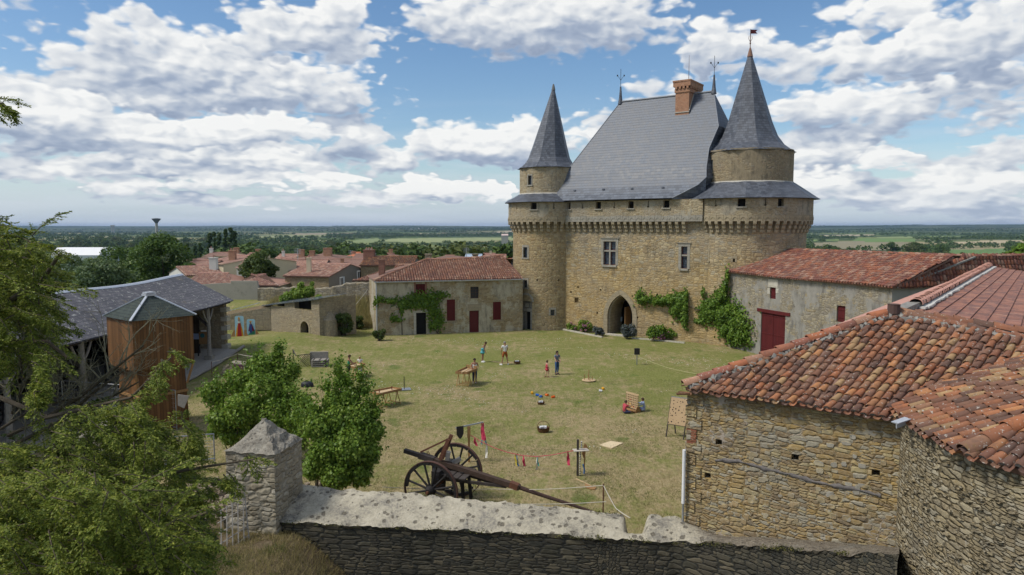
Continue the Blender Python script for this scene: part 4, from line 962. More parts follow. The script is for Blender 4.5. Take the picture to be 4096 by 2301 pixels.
mb = MB(); mb.bar(rp(10.55, 3.75, 20.75), rp(10.55, 4.9, 22.45), .06, .05); mb.bar(rp(9.15, 3.72, 20.65), rp(10.55, 3.72, 20.65), .06, .08); mb.build('chimney_flashing', M_lead, ch)
# soffits under the gallery and a back wall so that the building is closed
mb = MB(); holed_wall(mb, planemap(rp(-2.2, 10.1, 0), A_), 0, 18, -.3, 12.7, [], .3); mb.face([rp(15.8, 0, -.3), rp(15.8, 10.1, -.3), rp(15.8, 10.1, 12.7), rp(15.8, 0, 12.7)]); mb.face([rp(-2.2, 0, -.3), rp(-2.2, 10.1, -.3), rp(-2.2, 10.1, 12.7), rp(-2.2, 0, 12.7)]); mb.build('rear_wall', M_castle, castle)
# string of quoins between front and right tower is hidden by the vine; stone kerb in front of the beds
# ------------------------------------------------------------------ long barn on the right
def E3(p): return np.array(p, float)
barn = thing('barn', (24, 50, 0), 'long grey rendered barn with an old canal tile roof and tall red double doors', 'barn')
B0 = V(18.3, 59.0, 6.35); B1 = V(24.0, 44.0, 6.35); BE = (B1-B0).normalized(); bml = planemap(V(B0.x, B0.y, 0), V(BE.x, BE.y, 0)); LB = (B1-B0).length
O2 = V(B0.x, B0.y, 0)
def rb(x0, y0, x1, y1):
 a = hit_plane(x0, (y0+y1)/2, O2, BE)[0]; b = hit_plane(x1, (y0+y1)/2, O2, BE)[0]; m_ = (x0+x1)/2
 return (a, b, hit_plane(m_, y1, O2, BE)[1], hit_plane(m_, y0, O2, BE)[1])
dh = rb(1913.5, 789, 1974.5, 893); dh = (dh[0], dh[1], -.3, dh[3]); w1 = rb(1937, 723, 1951.5, 752); w2 = rb(2104.5, 769, 2126, 811)
mb = MB(); holed_wall(mb, bml, 0, LB, -.5, 6.35, [dh, w1, w2], .28); mb.build('front_wall', M_barn, barn)
W2a = V(24.0, 44.0, 0); W2b = V(42, 48.2, 0); mb = MB(); wm = planemap(W2a, W2b-W2a); holed_wall(mb, wm, 0, (W2b-W2a).length, -.5, 6.35, [], .3)
mb.build('side_wall', M_paler, barn)
def slabbox(mb, mf, u0, u1, z0, z1, d0, d1): cbox(mb, mf, u0, u1, z0, z1, d0, d1)
for h, nm in ((dh, 'door'),):
 m_ = (h[0]+h[1])/2
 for a, b in ((h[0], m_-.015), (m_+.015, h[1])):
  mb = MB(); cbox(mb, bml, a, b, -.3, h[3], .08, .14); d_ = mb.build('door', M_redpl, barn)
  for z in (.5, 1.75, 3.2):
   mb = MB(); cbox(mb, bml, a+.03, b-.03, z, z+.07, .055, .08); mb.build('hinge_strap', M_red, d_)
mb = MB(); cbox(mb, bml, dh[0]-.45, dh[1]+.5, dh[3], dh[3]+.26, -.06, .2); mb.build('lintel', M_red, barn)
for h in (w1, w2):
 mb = MB(); cbox(mb, bml, h[0], h[1], h[2], h[3], .12, .16); 
 for z in (.25, .72): cbox(mb, bml, h[0], h[1], h[2]+(h[3]-h[2])*z, h[2]+(h[3]-h[2])*z+.06, .09, .12)
 mb.build('shutter', M_redpl, barn)
mb = MB(); cbox(mb, bml, w1[0]-.25, w1[1]+.2, w1[3]+.01, w1[3]+.62, -.02, .1); mb.build('window_lintel', M_ashw, barn)
mb = MB(); cbox(mb, bml, w1[1]+.01, w1[1]+.3, w1[2]+.5, w1[2]+.85, -.02, .1); mb.build('jamb_stone', M_ashw, barn)
mb = MB(); cbox(mb, bml, w1[0]-.28, w1[0]-.01, w1[2]+.35, w1[2]+.8, -.02, .1); mb.build('jamb_stone', M_ashw, barn)
R0 = V(22.0, 61.5, 8.2); R1 = V(30.1, 45.9, 8.2); R2 = V(46, 50, 8.2)
def barn_sag(v):
 v = v.copy(); v[:, 2] += -.10*np.sin(v[:, 1]*.55+v[:, 0]*.2)*.6; return v
ov = (V(BE.y, -BE.x, 0))*-.22; ov = V(-BE.y, BE.x, 0)*-.22      # eave overhang
A = B0+ov+V(0, 0, .0); Bq = B1+ov
Ee = BE; Up = (R0-A); Sv = (Up-Ee*Up.dot(Ee)); Hh = Sv.length; Lb = (Bq-A).length
vr = (R1-A).dot(Ee)
roof_slope('tiled_roof', barn, A, Bq, R0, M_tilebarn, poly=[(.2, 0), (Lb+.25, 0), (vr+.35, Hh), ((R0-A).dot(Ee)-.3, Hh)], pitch=.235, row=.36, r=.09, seg=4, seed=5, sag=barn_sag)
E2 = (W2b-W2a).normalized(); ov2 = V(-E2.y, E2.x, 0)*-.22; A2 = V(24, 44, 6.35)+ov2; B2 = V(42, 48.2, 6.35)+ov2
r1u = (R1-A2).dot(E2); U2 = R1-A2; H2 = (U2-E2*U2.dot(E2)).length; L2 = (B2-A2).length
roof_slope('tiled_roof', barn, A2, B2, R1, M_tilebarn, poly=[(-.35, 0), (L2, 0), (L2, H2), (r1u-.5, H2)], pitch=.27, row=.36, r=.122, seg=4, seed=6, sag=barn_sag)
v, q = ridge_tiles([E3(R0), E3(R1), E3(R1+E2*17)], r=.13, L=.4, seg=5); npmesh('ridge_tiles', v, q, M_tilebarn, barn)
v, q = ridge_tiles([E3(B1+V(.0, -.1, .02)), E3(R1+V(0, 0, .0))], r=.12, L=.4, seg=5, seed=66); npmesh('valley_tiles', v, q, M_tilebarn, barn)
mb = MB(); mb.bar(B1+V(.1, 0, -.02), R1+V(.1, 0, -.02), .5, .1); mb.build('valley_mortar', M_mort, barn)
mb = MB(); mb.bar(B0+V(-.15, .3, .12), R0+V(-.1, -.5, .05), .55, .14); mb.build('mortar_fillet', M_mort, barn)
mb = MB(); rearN = V(-BE.y, BE.x, 0); mb.face([R0, R1, R1+rearN*4.5-V(0, 0, 2), R0+rearN*4.5-V(0, 0, 2)]); mb.face([R1, R1+E2*17, R1+E2*17+V(-E2.y, E2.x, 0)*4.5-V(0, 0, 2), R1+V(-E2.y, E2.x, 0)*4.5-V(0, 0, 2)]); mb.build('rear_slope', M_tilefar, barn)
# ------------------------------------------------------------------ near building on the right: stone store with canal tiles
nb_ = thing('stone_outbuilding', (6, 17, 0), 'near stone outbuilding with a rubble wall, old canal tiles and a newer pink tiled roof', 'building')
NA = V(4.62, 18.0, 0); NBp = V(9.39, 14.36, 0); ne = (NBp-NA).normalized(); nm_ = planemap(NA, ne); ZEN = 6.0
def rn(x, y):
 return hit_plane(x, y, NA, ne)
hls = []
for x, y in ((1808, 1113), (2000, 1151), (1780, 1197), (2203, 1190)):
 u, z = rn(x, y); hls.append((u-.085, u+.085, z-.07, z+.08))
mb = MB(); LNW = (NBp-NA).length; holed_wall(mb, nm_, 0, LNW, 0.4, ZEN-.02, hls, .35, .5)
for h in hls: mb.face([nm_(h[0], h[2], .34), nm_(h[1], h[2], .34), nm_(h[1], h[3], .34), nm_(h[0], h[3], .34)])
nl = V(.63, .77, 0).normalized()
mb.face([NA+V(0, 0, -.3), NA+V(0, 0, ZEN), NA+nl*30+V(0, 0, ZEN), NA+nl*30+V(0, 0, -.3)])
far_c = NA+nl*30; fr = V(.77, -.63, 0); mb.face([far_c+V(0, 0, -.3), far_c+V(0, 0, ZEN), far_c+fr*4.1+V(0, 0, 7.9), far_c+fr*8.2+V(0, 0, ZEN), far_c+fr*8.2+V(0, 0, -.3)])
nw = mb.build('stone_wall', M_near, nb_)
# rough projecting stones and quoins give the face real relief
mb = MB(); rs = random.Random(4)
for k in range(150):
 u = rs.uniform(.05, LNW-.3); z = rs.uniform(2.6, 5.7); a = rs.uniform(.10, .26); b = rs.uniform(.045, .085); c = nm_(u, z, -.0); R_ = Matrix.Rotation(math.atan2(ne.y, ne.x), 3, 'Z')
 if any(abs(u-(h[0]+h[1])/2) < .25 and abs(z-h[2]) < .22 for h in hls): continue
 pr = []
 n = 8
 for j in range(n):
  t = 2*math.pi*j/n+rs.uniform(-.15, .15); ca, sa = math.cos(t), math.sin(t); e = .62
  pr.append((a*.5*abs(ca)**e*(1 if ca > 0 else -1)*rs.uniform(.85, 1.08), b*abs(sa)**e*(1 if sa > 0 else -1)*rs.uniform(.85, 1.08)))
 d = rs.uniform(.008, .02); F_ = [c+R_@V(x*.86, -d, y*.82) for x, y in pr]; G_ = [c+R_@V(x, .01, y) for x, y in pr]
 mb.face(F_)
 for j in range(n): mb.face([F_[j], G_[j], G_[(j+1) % n], F_[(j+1) % n]])
mb.build('projecting_stones', stone('single_field_stones', [(.33, .31, .26), (.36, .28, .14), (.29, .20, .09), (.38, .33, .22)], mortar=(.3, .24, .14), sx=.9, sz=.7, stain_amt=.4, grey=.2, gap=.001), nb_)
mb = MB()
for k in range(16):
 z = .9+k*.32; lu = .42 if k % 2 else .26; c = nm_(lu/2-.03+rs.uniform(-.015, .015), z, .10); mb.box(c, (lu+rs.uniform(-.04, .04), .26, .27), rz=math.atan2(ne.y, ne.x)+rs.uniform(-.02, .02))
mb.build('corner_stones', M_near, nb_)
mb = MB()
for k in range(6): c = nm_(.11, 4.55+k*.065, .08); mb.box(c, (.25+.03*(k % 2), .22, .05), rz=math.atan2(ne.y, ne.x))
mb.build('brick_patch', plain('patch_brick', (.26, .10, .055), .9, .4, 9), nb_)
# cement ledge, a low irregular band across the wall
mb = MB(); pth = [(1700, 1140)]; seg_ = []
for x, y in ((1800, 1158), (1860, 1160), (1920, 1178), (1980, 1192), (2040, 1210), (2100, 1222), (2160, 1232), (2230, 1252)):
 u, z = rn(x, y); seg_.append((u, z))
def fracw(u): return .028+.02*math.sin(u*7)+.02*math.sin(u*19+1)
pp = []
for (u0, z0), (u1, z1) in zip(seg_[:-1], seg_[1:]):
 for j in range(5): t = j/5; pp.append((u0+(u1-u0)*t, z0+(z1-z0)*t))
gr = []
for u, z in pp:
 w_ = fracw(u)+.02; j_ = rs.uniform(-.012, .012)
 gr.append([nm_(u, z-w_+j_, .01), nm_(u, z-w_*.5, -.022+j_), nm_(u, z+w_*.4, -.03), nm_(u, z+w_+j_, .01)])
mb.quadgrid(gr); mb.build('cement_ledge', plain('purplish_cement', (.155, .14, .13), .95, .5, 9, bump=.8), nb_, smooth=True)
# roofs
PK = V(10.0, 18.35, 7.85); P2 = V(26.7, 39.1, 7.95); P1 = V(11.5, 19.8, 7.92); Qr = V(12.15, 16.05, 7.45)
ovn = V(-ne.y, ne.x, 0)*-.16; OA = NA+ovn+V(0, 0, ZEN+.02); Up = PK-OA; Sn = (Up-ne*Up.dot(ne)); HN = Sn.length; Sn.normalize()
def uv_of(p): d = V(*p)-OA; return (d.dot(ne), d.dot(Sn))
pk = uv_of(PK); qr = uv_of(Qr); LE = 6.3
front_poly = [(-.02, 0), (LE, 0), (qr[0]+1.4, qr[1]*.80), (qr[0], qr[1]), pk]
def nsag(v):
 v = v.copy(); v[:, 2] += .02*np.sin(v[:, 0]*2.2)+.02*np.sin(v[:, 1]*1.7+1); return v
roof_slope('old_tiled_slope', nb_, OA, OA+ne*LE, PK, M_tile, poly=front_poly, pitch=.197, row=.30, r=.086, seg=8, seed=11, sag=nsag, jit=1.6, skew=.24)
v, q = ridge_tiles([E3(OA+V(-.02, .02, .05)), E3(PK+V(-.1, 0, .05))], r=.13, L=.42, seg=7, seed=8); npmesh('hip_tiles', v, q, tilemat('bright_hip_tile', [(.42, .15, .07), (.36, .14, .08), (.40, .22, .14), (.30, .12, .08)], .9, .1, .4), nb_)
mb = MB()
for k in range(60):
 t = k/59; p = OA.lerp(PK, t)+V(.10, -.10, .05)+V(rs.gauss(0, .03), rs.gauss(0, .03), rs.gauss(0, .01)); r_ = rs.uniform(.06, .13); mb.box(p, (r_*1.6, r_*1.2, r_*.7), M=Matrix.Rotation(rs.uniform(0, 3), 3, V(rs.random(), rs.random(), rs.random()).normalized()))
for k in range(46):
 t = k/45; p = PK.lerp(Qr, t)+V(rs.gauss(0, .03), rs.gauss(0, .03), .03); r_ = rs.uniform(.07, .13); mb.box(p, (r_*1.6, r_*1.3, r_*.7), M=Matrix.Rotation(rs.uniform(0, 3), 3, V(rs.random(), rs.random(), rs.random()).normalized()))
mb.build('hip_mortar', M_mort, nb_)
v, q = ridge_tiles([E3(PK+V(0.05, .08, .05)), E3(Qr+V(.1, .12, .05)), E3(Qr+(Qr-PK)*.6)], r=.10, L=.4, seg=6, seed=9); npmesh('ridge_tiles', v, q, M_tile, nb_)
# interlocking pink tiles: stepped courses
N = newmat('interlocking_tile'); uv = uvw(N); pos = posw(N); s_ = N.sep(uv)
br = N.n('ShaderNodeTexBrick', Vector=uv, Color1=(0, 0, 0), Color2=(1, 1, 1), Mortar=(.5, .5, .5), Scale=1.0, Mortar_Size=.004, Brick_Width=.22, Row_Height=.335)
c = N.ramp(br.outputs[0], [(0, (.20, .095, .075)), (.3, (.32, .145, .095)), (.6, (.38, .18, .12)), (.85, (.26, .12, .09)), (1, (.42, .24, .17))])
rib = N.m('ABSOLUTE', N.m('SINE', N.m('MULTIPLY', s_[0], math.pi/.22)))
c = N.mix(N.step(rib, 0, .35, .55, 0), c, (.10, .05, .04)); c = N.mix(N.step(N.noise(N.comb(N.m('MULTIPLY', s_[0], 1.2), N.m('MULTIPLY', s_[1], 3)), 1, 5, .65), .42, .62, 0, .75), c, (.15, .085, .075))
M_inter = fin(N, c, rib, .8, .03, .8, .25)
N = newmat('pink_tile'); pos = posw(N); uv = uvw(N); s_ = N.sep(uv)
c = N.mix(N.noise(pos, 3, 5, .6), (.42, .215, .165), (.52, .30, .235)); rib2 = N.m('ABSOLUTE', N.m('SINE', N.m('MULTIPLY', s_[0], math.pi/.22)))
M_pink = fin(N, c, rib2, .5, .03, .75, .25)
def stepped(name, A, B, C, D, mat, row, rise, rag=False):
 "A-B lower edge, D-C upper edge"
 mb = MB(); A, B, C, D = map(Vector, (A, B, C, D)); Hl = ((D-A).length+(C-B).length)/2; n = max(1, int(Hl/row)); E_ = (B-A).normalized(); Nn = (B-A).cross(D-A).normalized()
 if Nn.z < 0: Nn = -Nn
 Sd = Nn.cross(E_)
 if Sd.z < 0: Sd = -Sd
 for i in range(n):
  t0 = i/n; t1 = (i+1)/n; a = A.lerp(D, t0); b = B.lerp(C, t0); c = B.lerp(C, t1); d = A.lerp(D, t1)
  uvq = [((p-A).dot(E_), (p-A).dot(Sd)) for p in (a, b, c, d)]
  uvq = [(u, i*row+(.001 if k < 2 else row-.001)) for k, (u, v) in enumerate(uvq)]
  mb.face([a+Nn*rise, b+Nn*rise, c, d], uvq); mb.face([a, b, b+Nn*rise, a+Nn*rise])
 return mb.build(name, mat, nb_)
Eave0 = NA+nl*0.15+V(-.28*.77, .28*.63, ZEN-.05); Eave1 = NA+nl*30+V(-.28*.77, .28*.63, ZEN-.05)
stepped('pink_tiled_slope', Eave0, Eave1, P2, P1+(PK-P1)*.6, M_pink, .34, .03)
RB = [V(34.5, 34.0, 6.6), V(20.5, 13.0, 6.4)]
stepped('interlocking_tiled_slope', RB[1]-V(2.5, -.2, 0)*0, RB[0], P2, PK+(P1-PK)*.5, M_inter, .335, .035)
v, q = ridge_tiles([E3(PK+V(.2, .05, .06)), E3(RB[1]+V(0, 0, .06))], r=.13, L=.42, seg=6, seed=61); npmesh('ridge_tiles', v, q, M_tile, nb_)
mb = MB(); mb.bar(PK+V(.2, -.1, -.06), RB[1]+V(-.2, -.25, -.08), .7, .16); mb.build('ridge_mortar_bed', M_mort, nb_)
mb = MB(); mb.face([PK+V(.02, -.02, -.03), Qr+V(0, 0, -.03), Qr+(Qr-PK)*1.2, V(20.5, 13.0, 6.3), V(13, 19.5, 7.5)]); mb.build('roof_bed', M_under, nb_)
v, q = ridge_tiles([E3(P1+V(0, 0, .03)), E3(P2+V(0, 0, .03))], r=.17, L=.42, seg=7, seed=10); npmesh('ridge_tiles', v, q, M_pink, nb_)
mb = MB(); 
for k in range(90):
 t = k/89; p = P1.lerp(P2, t)+V(.16, -.13, -.02)+V(rs.gauss(0, .015), rs.gauss(0, .015), 0); mb.box(p, (.34, .13+rs.random()*.1, .06), rz=math.atan2(.77, .63)+rs.gauss(0, .1))
mb.build('ridge_mortar', plain('white_mortar', (.55, .54, .50), .9, .2), nb_)
mb = MB(); mb.bar(PK+V(.3, .3, .02), P1+V(.35, .45, .05), .32, .2); mb.build('old_ridge_mortar', M_mort, nb_)
v, q = canal_tiles(PK+V(.25, .15, -.03), (Qr-PK).normalized(), V(.77, .63, -.15).normalized(), [(0, 0), (4, 0), (4.4, .55), (1.2, .9), (0, .8)], pitch=.2, row=.3, r=.08, seg=6, seed=31); npmesh('old_tile_border', v, q, M_tile, nb_)
mb = MB(); mb.lathe([(.155, 0), (.15, .23), (.16, .25), (.10, .26), (0, .26)], (PK.x+.02, PK.y-.1, PK.z+.06), 12); mb.build('flue_cap', plain('dark_flue', (.09, .055, .045), .8), nb_)
mb = MB(); p = OA+V(-.22, .0, -.08); v, q = canal_tiles(p+V(.0, 0, 0), V(.5, .8, 0).normalized(), V(.8, -.5, 0).normalized(), [(0, 0), (.2, 0), (.2, .25), (0, .25)], pitch=.2, row=.3, r=.09, pans=False); npmesh('corner_tile', v, q, M_tile, nb_)
# zinc valley end
mb = MB(); vx_ = P(2262, 1062, 14.15); mb.bar(vx_+V(-.12, -.05, 0), vx_+V(.25, .12, .05), .16, .02); mb.bar(vx_+V(-.10, -.08, -.05), vx_+V(.2, .1, -.02), .02, .12); mb.build('zinc_gutter_end', M_zinc, nb_)
# drain pipe with a white sleeve at the corner
dp = thing('drain_pipe', tuple(NA+V(-.12, -.05, 2)), 'white plastic drain pipe standing at the corner of the near stone wall', 'pipe')
mb = MB(); q0 = NA+V(-.10, -.08, 0); mb.tube([q0+V(0, 0, 2.9), q0+V(0, 0, 4.35)], .045, 10); mb.build('sleeve', M_white, dp)
mb = MB(); mb.tube([q0+V(0, 0, 1.6), q0+V(0, 0, 2.9)], .03, 8); mb.build('steel_tube', M_steel, dp)
# ------------------------------------------------------------------ round tower at the right edge
rt = thing('round_stone_tower', (14.4, 13.3, 0), 'rounded stone tower at the right edge with a canal tile roof', 'tower')
CT = (14.5, 13.2); RT = 6.25; ct = cylmap(CT, RT)
mb = MB(); holed_wall(mb, ct, -math.pi*RT*.75, math.pi*RT*.25, -.5, 6.12, [], .3, .45); mb.build('stone_wall', M_round, rt)
mb = MB(); us_ = [i*.4 for i in range(-40, 3)]
rs = random.Random(9)
for k in range(620):
 u = rs.uniform(-11.2, -3); z = rs.uniform(1.4, 5.8); a = rs.uniform(.08, .24); b = rs.uniform(.02, .05); th_ = u/RT
 c = ct(u, z, 0); R_ = Matrix.Rotation(th_, 3, 'Z')
 n = 7; pr = []
 for j in range(n):
  t = 2*math.pi*j/n; pr.append((a*.5*math.cos(t)*rs.uniform(.8, 1.1), b*math.sin(t)*rs.uniform(.8, 1.15)))
 d = rs.uniform(.02, .05); F_ = [c+R_@V(x*.8, -d, y*.8) for x, y in pr]; G_ = [c+R_@V(x, .01, y) for x, y in pr]; mb.face(F_)
 for j in range(n): mb.face([F_[j], G_[j], G_[(j+1) % n], F_[(j+1) % n]])
mb.build('projecting_stones', M_round, rt)
AP = V(14.5, 13.2, 8.9)
nf = 12; angs = [(-112+k*(360/nf)) for k in range(nf)]
for k in (-2, -1, 0, 1, 2, 3):
 a0 = rad(-96+k*30-15); a1 = a0+rad(30); Ro = RT+.22
 # eave of this facet, seen from outside left to right
 p0 = V(CT[0]+Ro*math.sin(a0), CT[1]-Ro*math.cos(a0), 6.14); p1 = V(CT[0]+Ro*math.sin(a1), CT[1]-Ro*math.cos(a1), 6.14)
 L_ = (p1-p0).length; m_ = (p0+p1)/2; Hf = (AP-m_).length
 roof_slope('tiled_facet', rt, p0, p1, AP, M_tile, poly=[(0, 0), (L_, 0), (L_/2, Hf)], pitch=.2, row=.31, r=.086, seg=7, seed=40+k, jit=1.4, sag=nsag)
 if k in (0, 1, 2):
  v, q = ridge_tiles([E3(p1+V(0, 0, .04)), E3(AP)], r=.15, L=.45, seg=7, seed=50+k); npmesh('hip_tiles', v, q, M_tile, rt)
# ------------------------------------------------------------------ house left of the castle
hs = thing('farmhouse', (-6, 66, 0), 'low stone house with flaking render, canal tile roof and dark red shutters against the tower', 'house')
HA = V(-12.6, 64.4, 0); HB = V(.75, 67.9, 0); he = (HB-HA).normalized(); hm = planemap(HA, he); LH = (HB-HA).length; ZH = 5.1
def rh_(x0, y0, x1, y1):
 a = hit_plane(x0, (y0+y1)/2, HA, he)[0]; b = hit_plane(x1, (y0+y1)/2, HA, he)[0]; m_ = (x0+x1)/2
 return (a, b, hit_plane(m_, y1, HA, he)[1], hit_plane(m_, y0, HA, he)[1])
hx = lambda z: (1450+z*.64053)/1.5901
hy = lambda z: (1000+z*.64053)/1.5901
hd0 = rh_(hx(335), hy(392), hx(398), hy(508)); hd1 = rh_(hx(667), hy(379), hx(727), hy(492)); hd0 = (hd0[0], hd0[1], -.2, hd0[3]); hd1 = (hd1[0], hd1[1], -.0, hd1[3])
hw0 = rh_(hx(333), hy(212), hx(391), hy(290)); hw1 = rh_(hx(527), hy(309), hx(578), hy(441)); hw2 = rh_(hx(674), hy(229), hx(725), hy(302)); hw3 = rh_(hx(815), hy(324), hx(864), hy(435))
mb = MB(); holed_wall(mb, hm, 0, LH+.3, -.5, ZH, [hd0, hd1, hw0, hw1, hw2, hw3], .25); mb.face([HA+V(0, 0, -.5), HA+V(0, 0, ZH), HA+V(-2, 7, ZH), HA+V(-2, 7, -.5)]); mb.build('front_wall', M_house, hs)
mb = MB(); cbox(mb, hm, hd1[0], hd1[1], hd1[2], hd1[3], .14, .19); d_ = mb.build('door', M_red, hs)
mb = MB(); cbox(mb, hm, hd1[0]+.12, hd1[1]-.12, .25, .85, .12, .14); cbox(mb, hm, hd1[0]+.12, hd1[1]-.12, 1.0, hd1[3]-.12, .12, .14); mb.build('door_panel', M_red, d_)
mb = MB(); cbox(mb, hm, hd0[0]-.22, hd0[0], -.1, hd0[3]+.2, -.03, .25); cbox(mb, hm, hd0[0], hd0[1]+.1, hd0[3], hd0[3]+.2, -.03, .25); mb.build('door_jamb', M_ashw, hs)
pane(hs, hm, hd0, .25, M_void, 'open_doorway')
mb = MB(); cbox(mb, hm, hd1[0]-.18, hd1[1]+.25, hd1[3], hd1[3]+.62, -.03, .2); mb.build('door_lintel', M_ash, hs)
for h in (hw1, hw3):
 mb = MB(); cbox(mb, hm, h[0], h[1], h[2], h[3], -.03, .02); mb.build('shutter', M_redpl, hs)
 mb = MB(); cbox(mb, hm, h[1]+.01, h[1]+.2, h[2]-.05, h[3]+.1, -.015, .2); cbox(mb, hm, h[0]-.1, h[1]+.2, h[2]-.16, h[2]-.05, -.05, .2); mb.build('stone_jamb', M_ash, hs)
mb = MB(); cbox(mb, hm, hw0[0], hw0[1], hw0[2], hw0[3], .06, .1); mb.build('shutter', M_redpl, hs)
mb = MB(); cbox(mb, hm, hw0[0]-.17, hw0[0], hw0[2], ZH-.02, -.012, .25); cbox(mb, hm, hw0[1], hw0[1]+.17, hw0[2], ZH-.02, -.012, .25); mb.build('brick_jamb', M_brickd, hs)
pane(hs, hm, hw2, .2, M_glass, 'window_glass')
M_rust2 = plain('brown_window_grille', (.07, .03, .025), .7)
frame_part(hs, hm, hw2, .1, .05, M_rust2, 'window_grille', bars=[(hw2[0], hw2[1], hw2[2]+(hw2[3]-hw2[2])*t, hw2[2]+(hw2[3]-hw2[2])*t+.025) for t in (.25, .5, .75)]+[(hw2[0]+(hw2[1]-hw2[0])*t, hw2[0]+(hw2[1]-hw2[0])*t+.02, hw2[2], hw2[3]) for t in (.33, .66)], th=.02)
mb = MB(); g0 = HA+V(-.1, 0, ZH-.05)-V(-he.y, he.x, 0)*.28; g1 = HB+V(.3, .1, ZH-.05)-V(-he.y, he.x, 0)*.28; mb.tube([g0, g1], .075, 8); g_ = mb.build('gutter', M_zinc, hs)
mb = MB(); mb.tube([g0+V(.1, .12, 0), g0+V(.12, .16, -.3), V(g0.x+.12, g0.y+.16, -.1)], .05, 8); mb.build('downpipe', M_zinc, hs)
HR0 = V(-8.4, 69.3, 6.95); HR1 = V(2.0, 72.0, 6.85)
OH = HA+V(0, 0, ZH+.03)-V(-he.y, he.x, 0)*.25+he*-.15; Up = HR0-OH; Sh = Up-he*Up.dot(he); HHh = Sh.length; r0u = Up.dot(he)
def hsag(v):
 v = v.copy(); u = (v[:, 0]-OH.x)*he.x+(v[:, 1]-OH.y)*he.y
 t = np.clip((v[:, 2]-ZH)/1.85, 0, 1); v[:, 2] += t*.22*((np.clip(u-9, 0, 5)/5)**2)-t*.12*np.sin(np.clip((u-4)/6, 0, 1)*math.pi)
 k = np.clip((u-11.2)/2.6, 0, 1)**2                       # the last columns fan round the tower
 v[:, 0] -= k*t*1.1*he.x; return v
roof_slope('tiled_roof', hs, OH, OH+he*(LH+.4), HR0, M_tileh, poly=[(0, 0), (LH+.45, 0), (LH+.45, HHh), (r0u, HHh)], pitch=.235, row=.34, r=.092, seg=5, seed=21, sag=hsag, slab=False)
mb = MB(); S2 = Sh.normalized(); us_ = [0, 3, 4.5, 6, 8, 10, 11.5, 12.5, 13.4, LH+.4]; gr = []
for u in us_:
 row_ = []
 for j in range(5):
  t = j/4; uu = max(u, r0u*t); p = OH+he*uu+S2*HHh*t; row_.append(p)
 gr.append(row_)
allp = hsag(np.array([[tuple(p) for p in r_] for r_ in gr]).reshape(-1, 3)); allp[:, 2] -= .02; gr = [[V(*allp[i*5+j]) for j in range(5)] for i in range(len(us_))]
mb.quadgrid(gr); mb.face([HR0, OH, V(-14.8, 71.5, ZH), V(-12, 74, ZH)]); mb.face([HR0, V(-12, 74, ZH), V(2, 77, ZH), HR1]); mb.build('roof_bed', M_under, hs)
pr_ = hsag(np.array([tuple(OH+V(0, 0, .05)), tuple(OH.lerp(HR0, .5)+V(0, 0, .06)), tuple(HR0+V(0, 0, .03))]+[tuple(HR0+he*u+V(0, 0, .03)) for u in (1.5, 3, 4.5, 6, 7.5, 9)]))
v, q = ridge_tiles([p for p in pr_], r=.13, L=.42, seg=5, seed=22); npmesh('ridge_tiles', v, q, M_tileh, hs)
mb = MB(); arcp = []
for k in range(9):
 a = -.95-.75*k/8*1.2; arcp.append(V(CL[0]+(RL+.10)*math.sin(a), CL[1]-(RL+.10)*math.cos(a), ZH+.05+1.75*(k/8)**1.4))
mb.tube(arcp, [.10]*9, 6); mb.build('mortar_fillet', M_mort, hs, smooth=True)
# chimneys of the house
def chimney_obj(name, c, sx, sy, z0, z1, mat, parent, pots=0, cap=True):
 mb = MB(); mb.box((c[0], c[1], (z0+z1)/2), (sx, sy, z1-z0)); 
 if cap: mb.box((c[0], c[1], z1+.05), (sx+.1, sy+.1, .12))
 o = mb.build(name, mat, parent)
 for k in range(pots):
  mb = MB(); mb.lathe([(.11, z1+.11), (.09, z1+.42), (.10, z1+.45)], (c[0]+(k-(pots-1)/2)*.35, c[1], 0), 8); mb.build('chimney_pot', M_tilefar, o)
 return o
p = P(960, 690, 68.2); chimney_obj('chimney', (p.x, 68.4), .55, .55, 4.4, P(960, 655, 68.4).z, M_brickd, hs)
p = P(1078, 650, 70); chimney_obj('chimney', (p.x, 69.8), .6, .5, 6.3, P(1078, 641, 69.8).z, M_old, hs)
# ------------------------------------------------------------------ open hangar with a slate roof
hg = thing('slate_hangar', (-25, 45, 0), 'long open sided shed with a lichen spotted slate roof and timber posts', 'shed')
XE, XR, YN, YF, ZEV, ZRD = -22.75, -27.0, 22.0, 57.0, 4.15, 6.2
mb = MB()
def rsag(x, y): return .10*math.sin(y*.35)*(1 if x < -24 else .4)
gy = np.linspace(YN, YF, 26); gr = []; uvg = []
for y in gy:
 row_ = []; ur = []
 for j in range(7):
  t = j/6; x = XE+(XR-XE)*t; row_.append(V(x+.1*math.sin(y*.5)*(t == 0), y, ZEV+(ZRD-ZEV)*t+rsag(x, y)*t)); ur.append((y, t*4.7))
 gr.append(row_); uvg.append(ur)
mb.quadgrid(gr, uvg); gr2 = [[V(2*XR-p.x, p.y, p.z) for p in r_] for r_ in gr]; mb.quadgrid(gr2, uvg)
mb.quadgrid([[p-V(0, 0, .06) for p in r_] for r_ in gr][::-1])
mb.build('slate_roof', M_slate3, hg)
mb = MB(); mb.quadgrid([[V(XR+dx, y, ZRD+rsag(-27, y)+dz) for dx, dz in ((.22, -.08), (.08, .05), (-.08, .05), (-.22, -.08))] for y in gy]); mb.build('ridge_flashing', M_zinc, hg, smooth=True)
mb = MB(); holed_wall(mb, planemap((-31.2, 56.2, 0), (1, 0, 0)), 0, 7.9, -.9, 3.9, [], .4); mb.face([V(-31.2, 56.2, 3.9), V(-23.3, 56.2, 3.9), V(-23.3, 56.2, 4.3), V(-27, 56.2, 6.1), V(-31.2, 56.2, 4.2)])
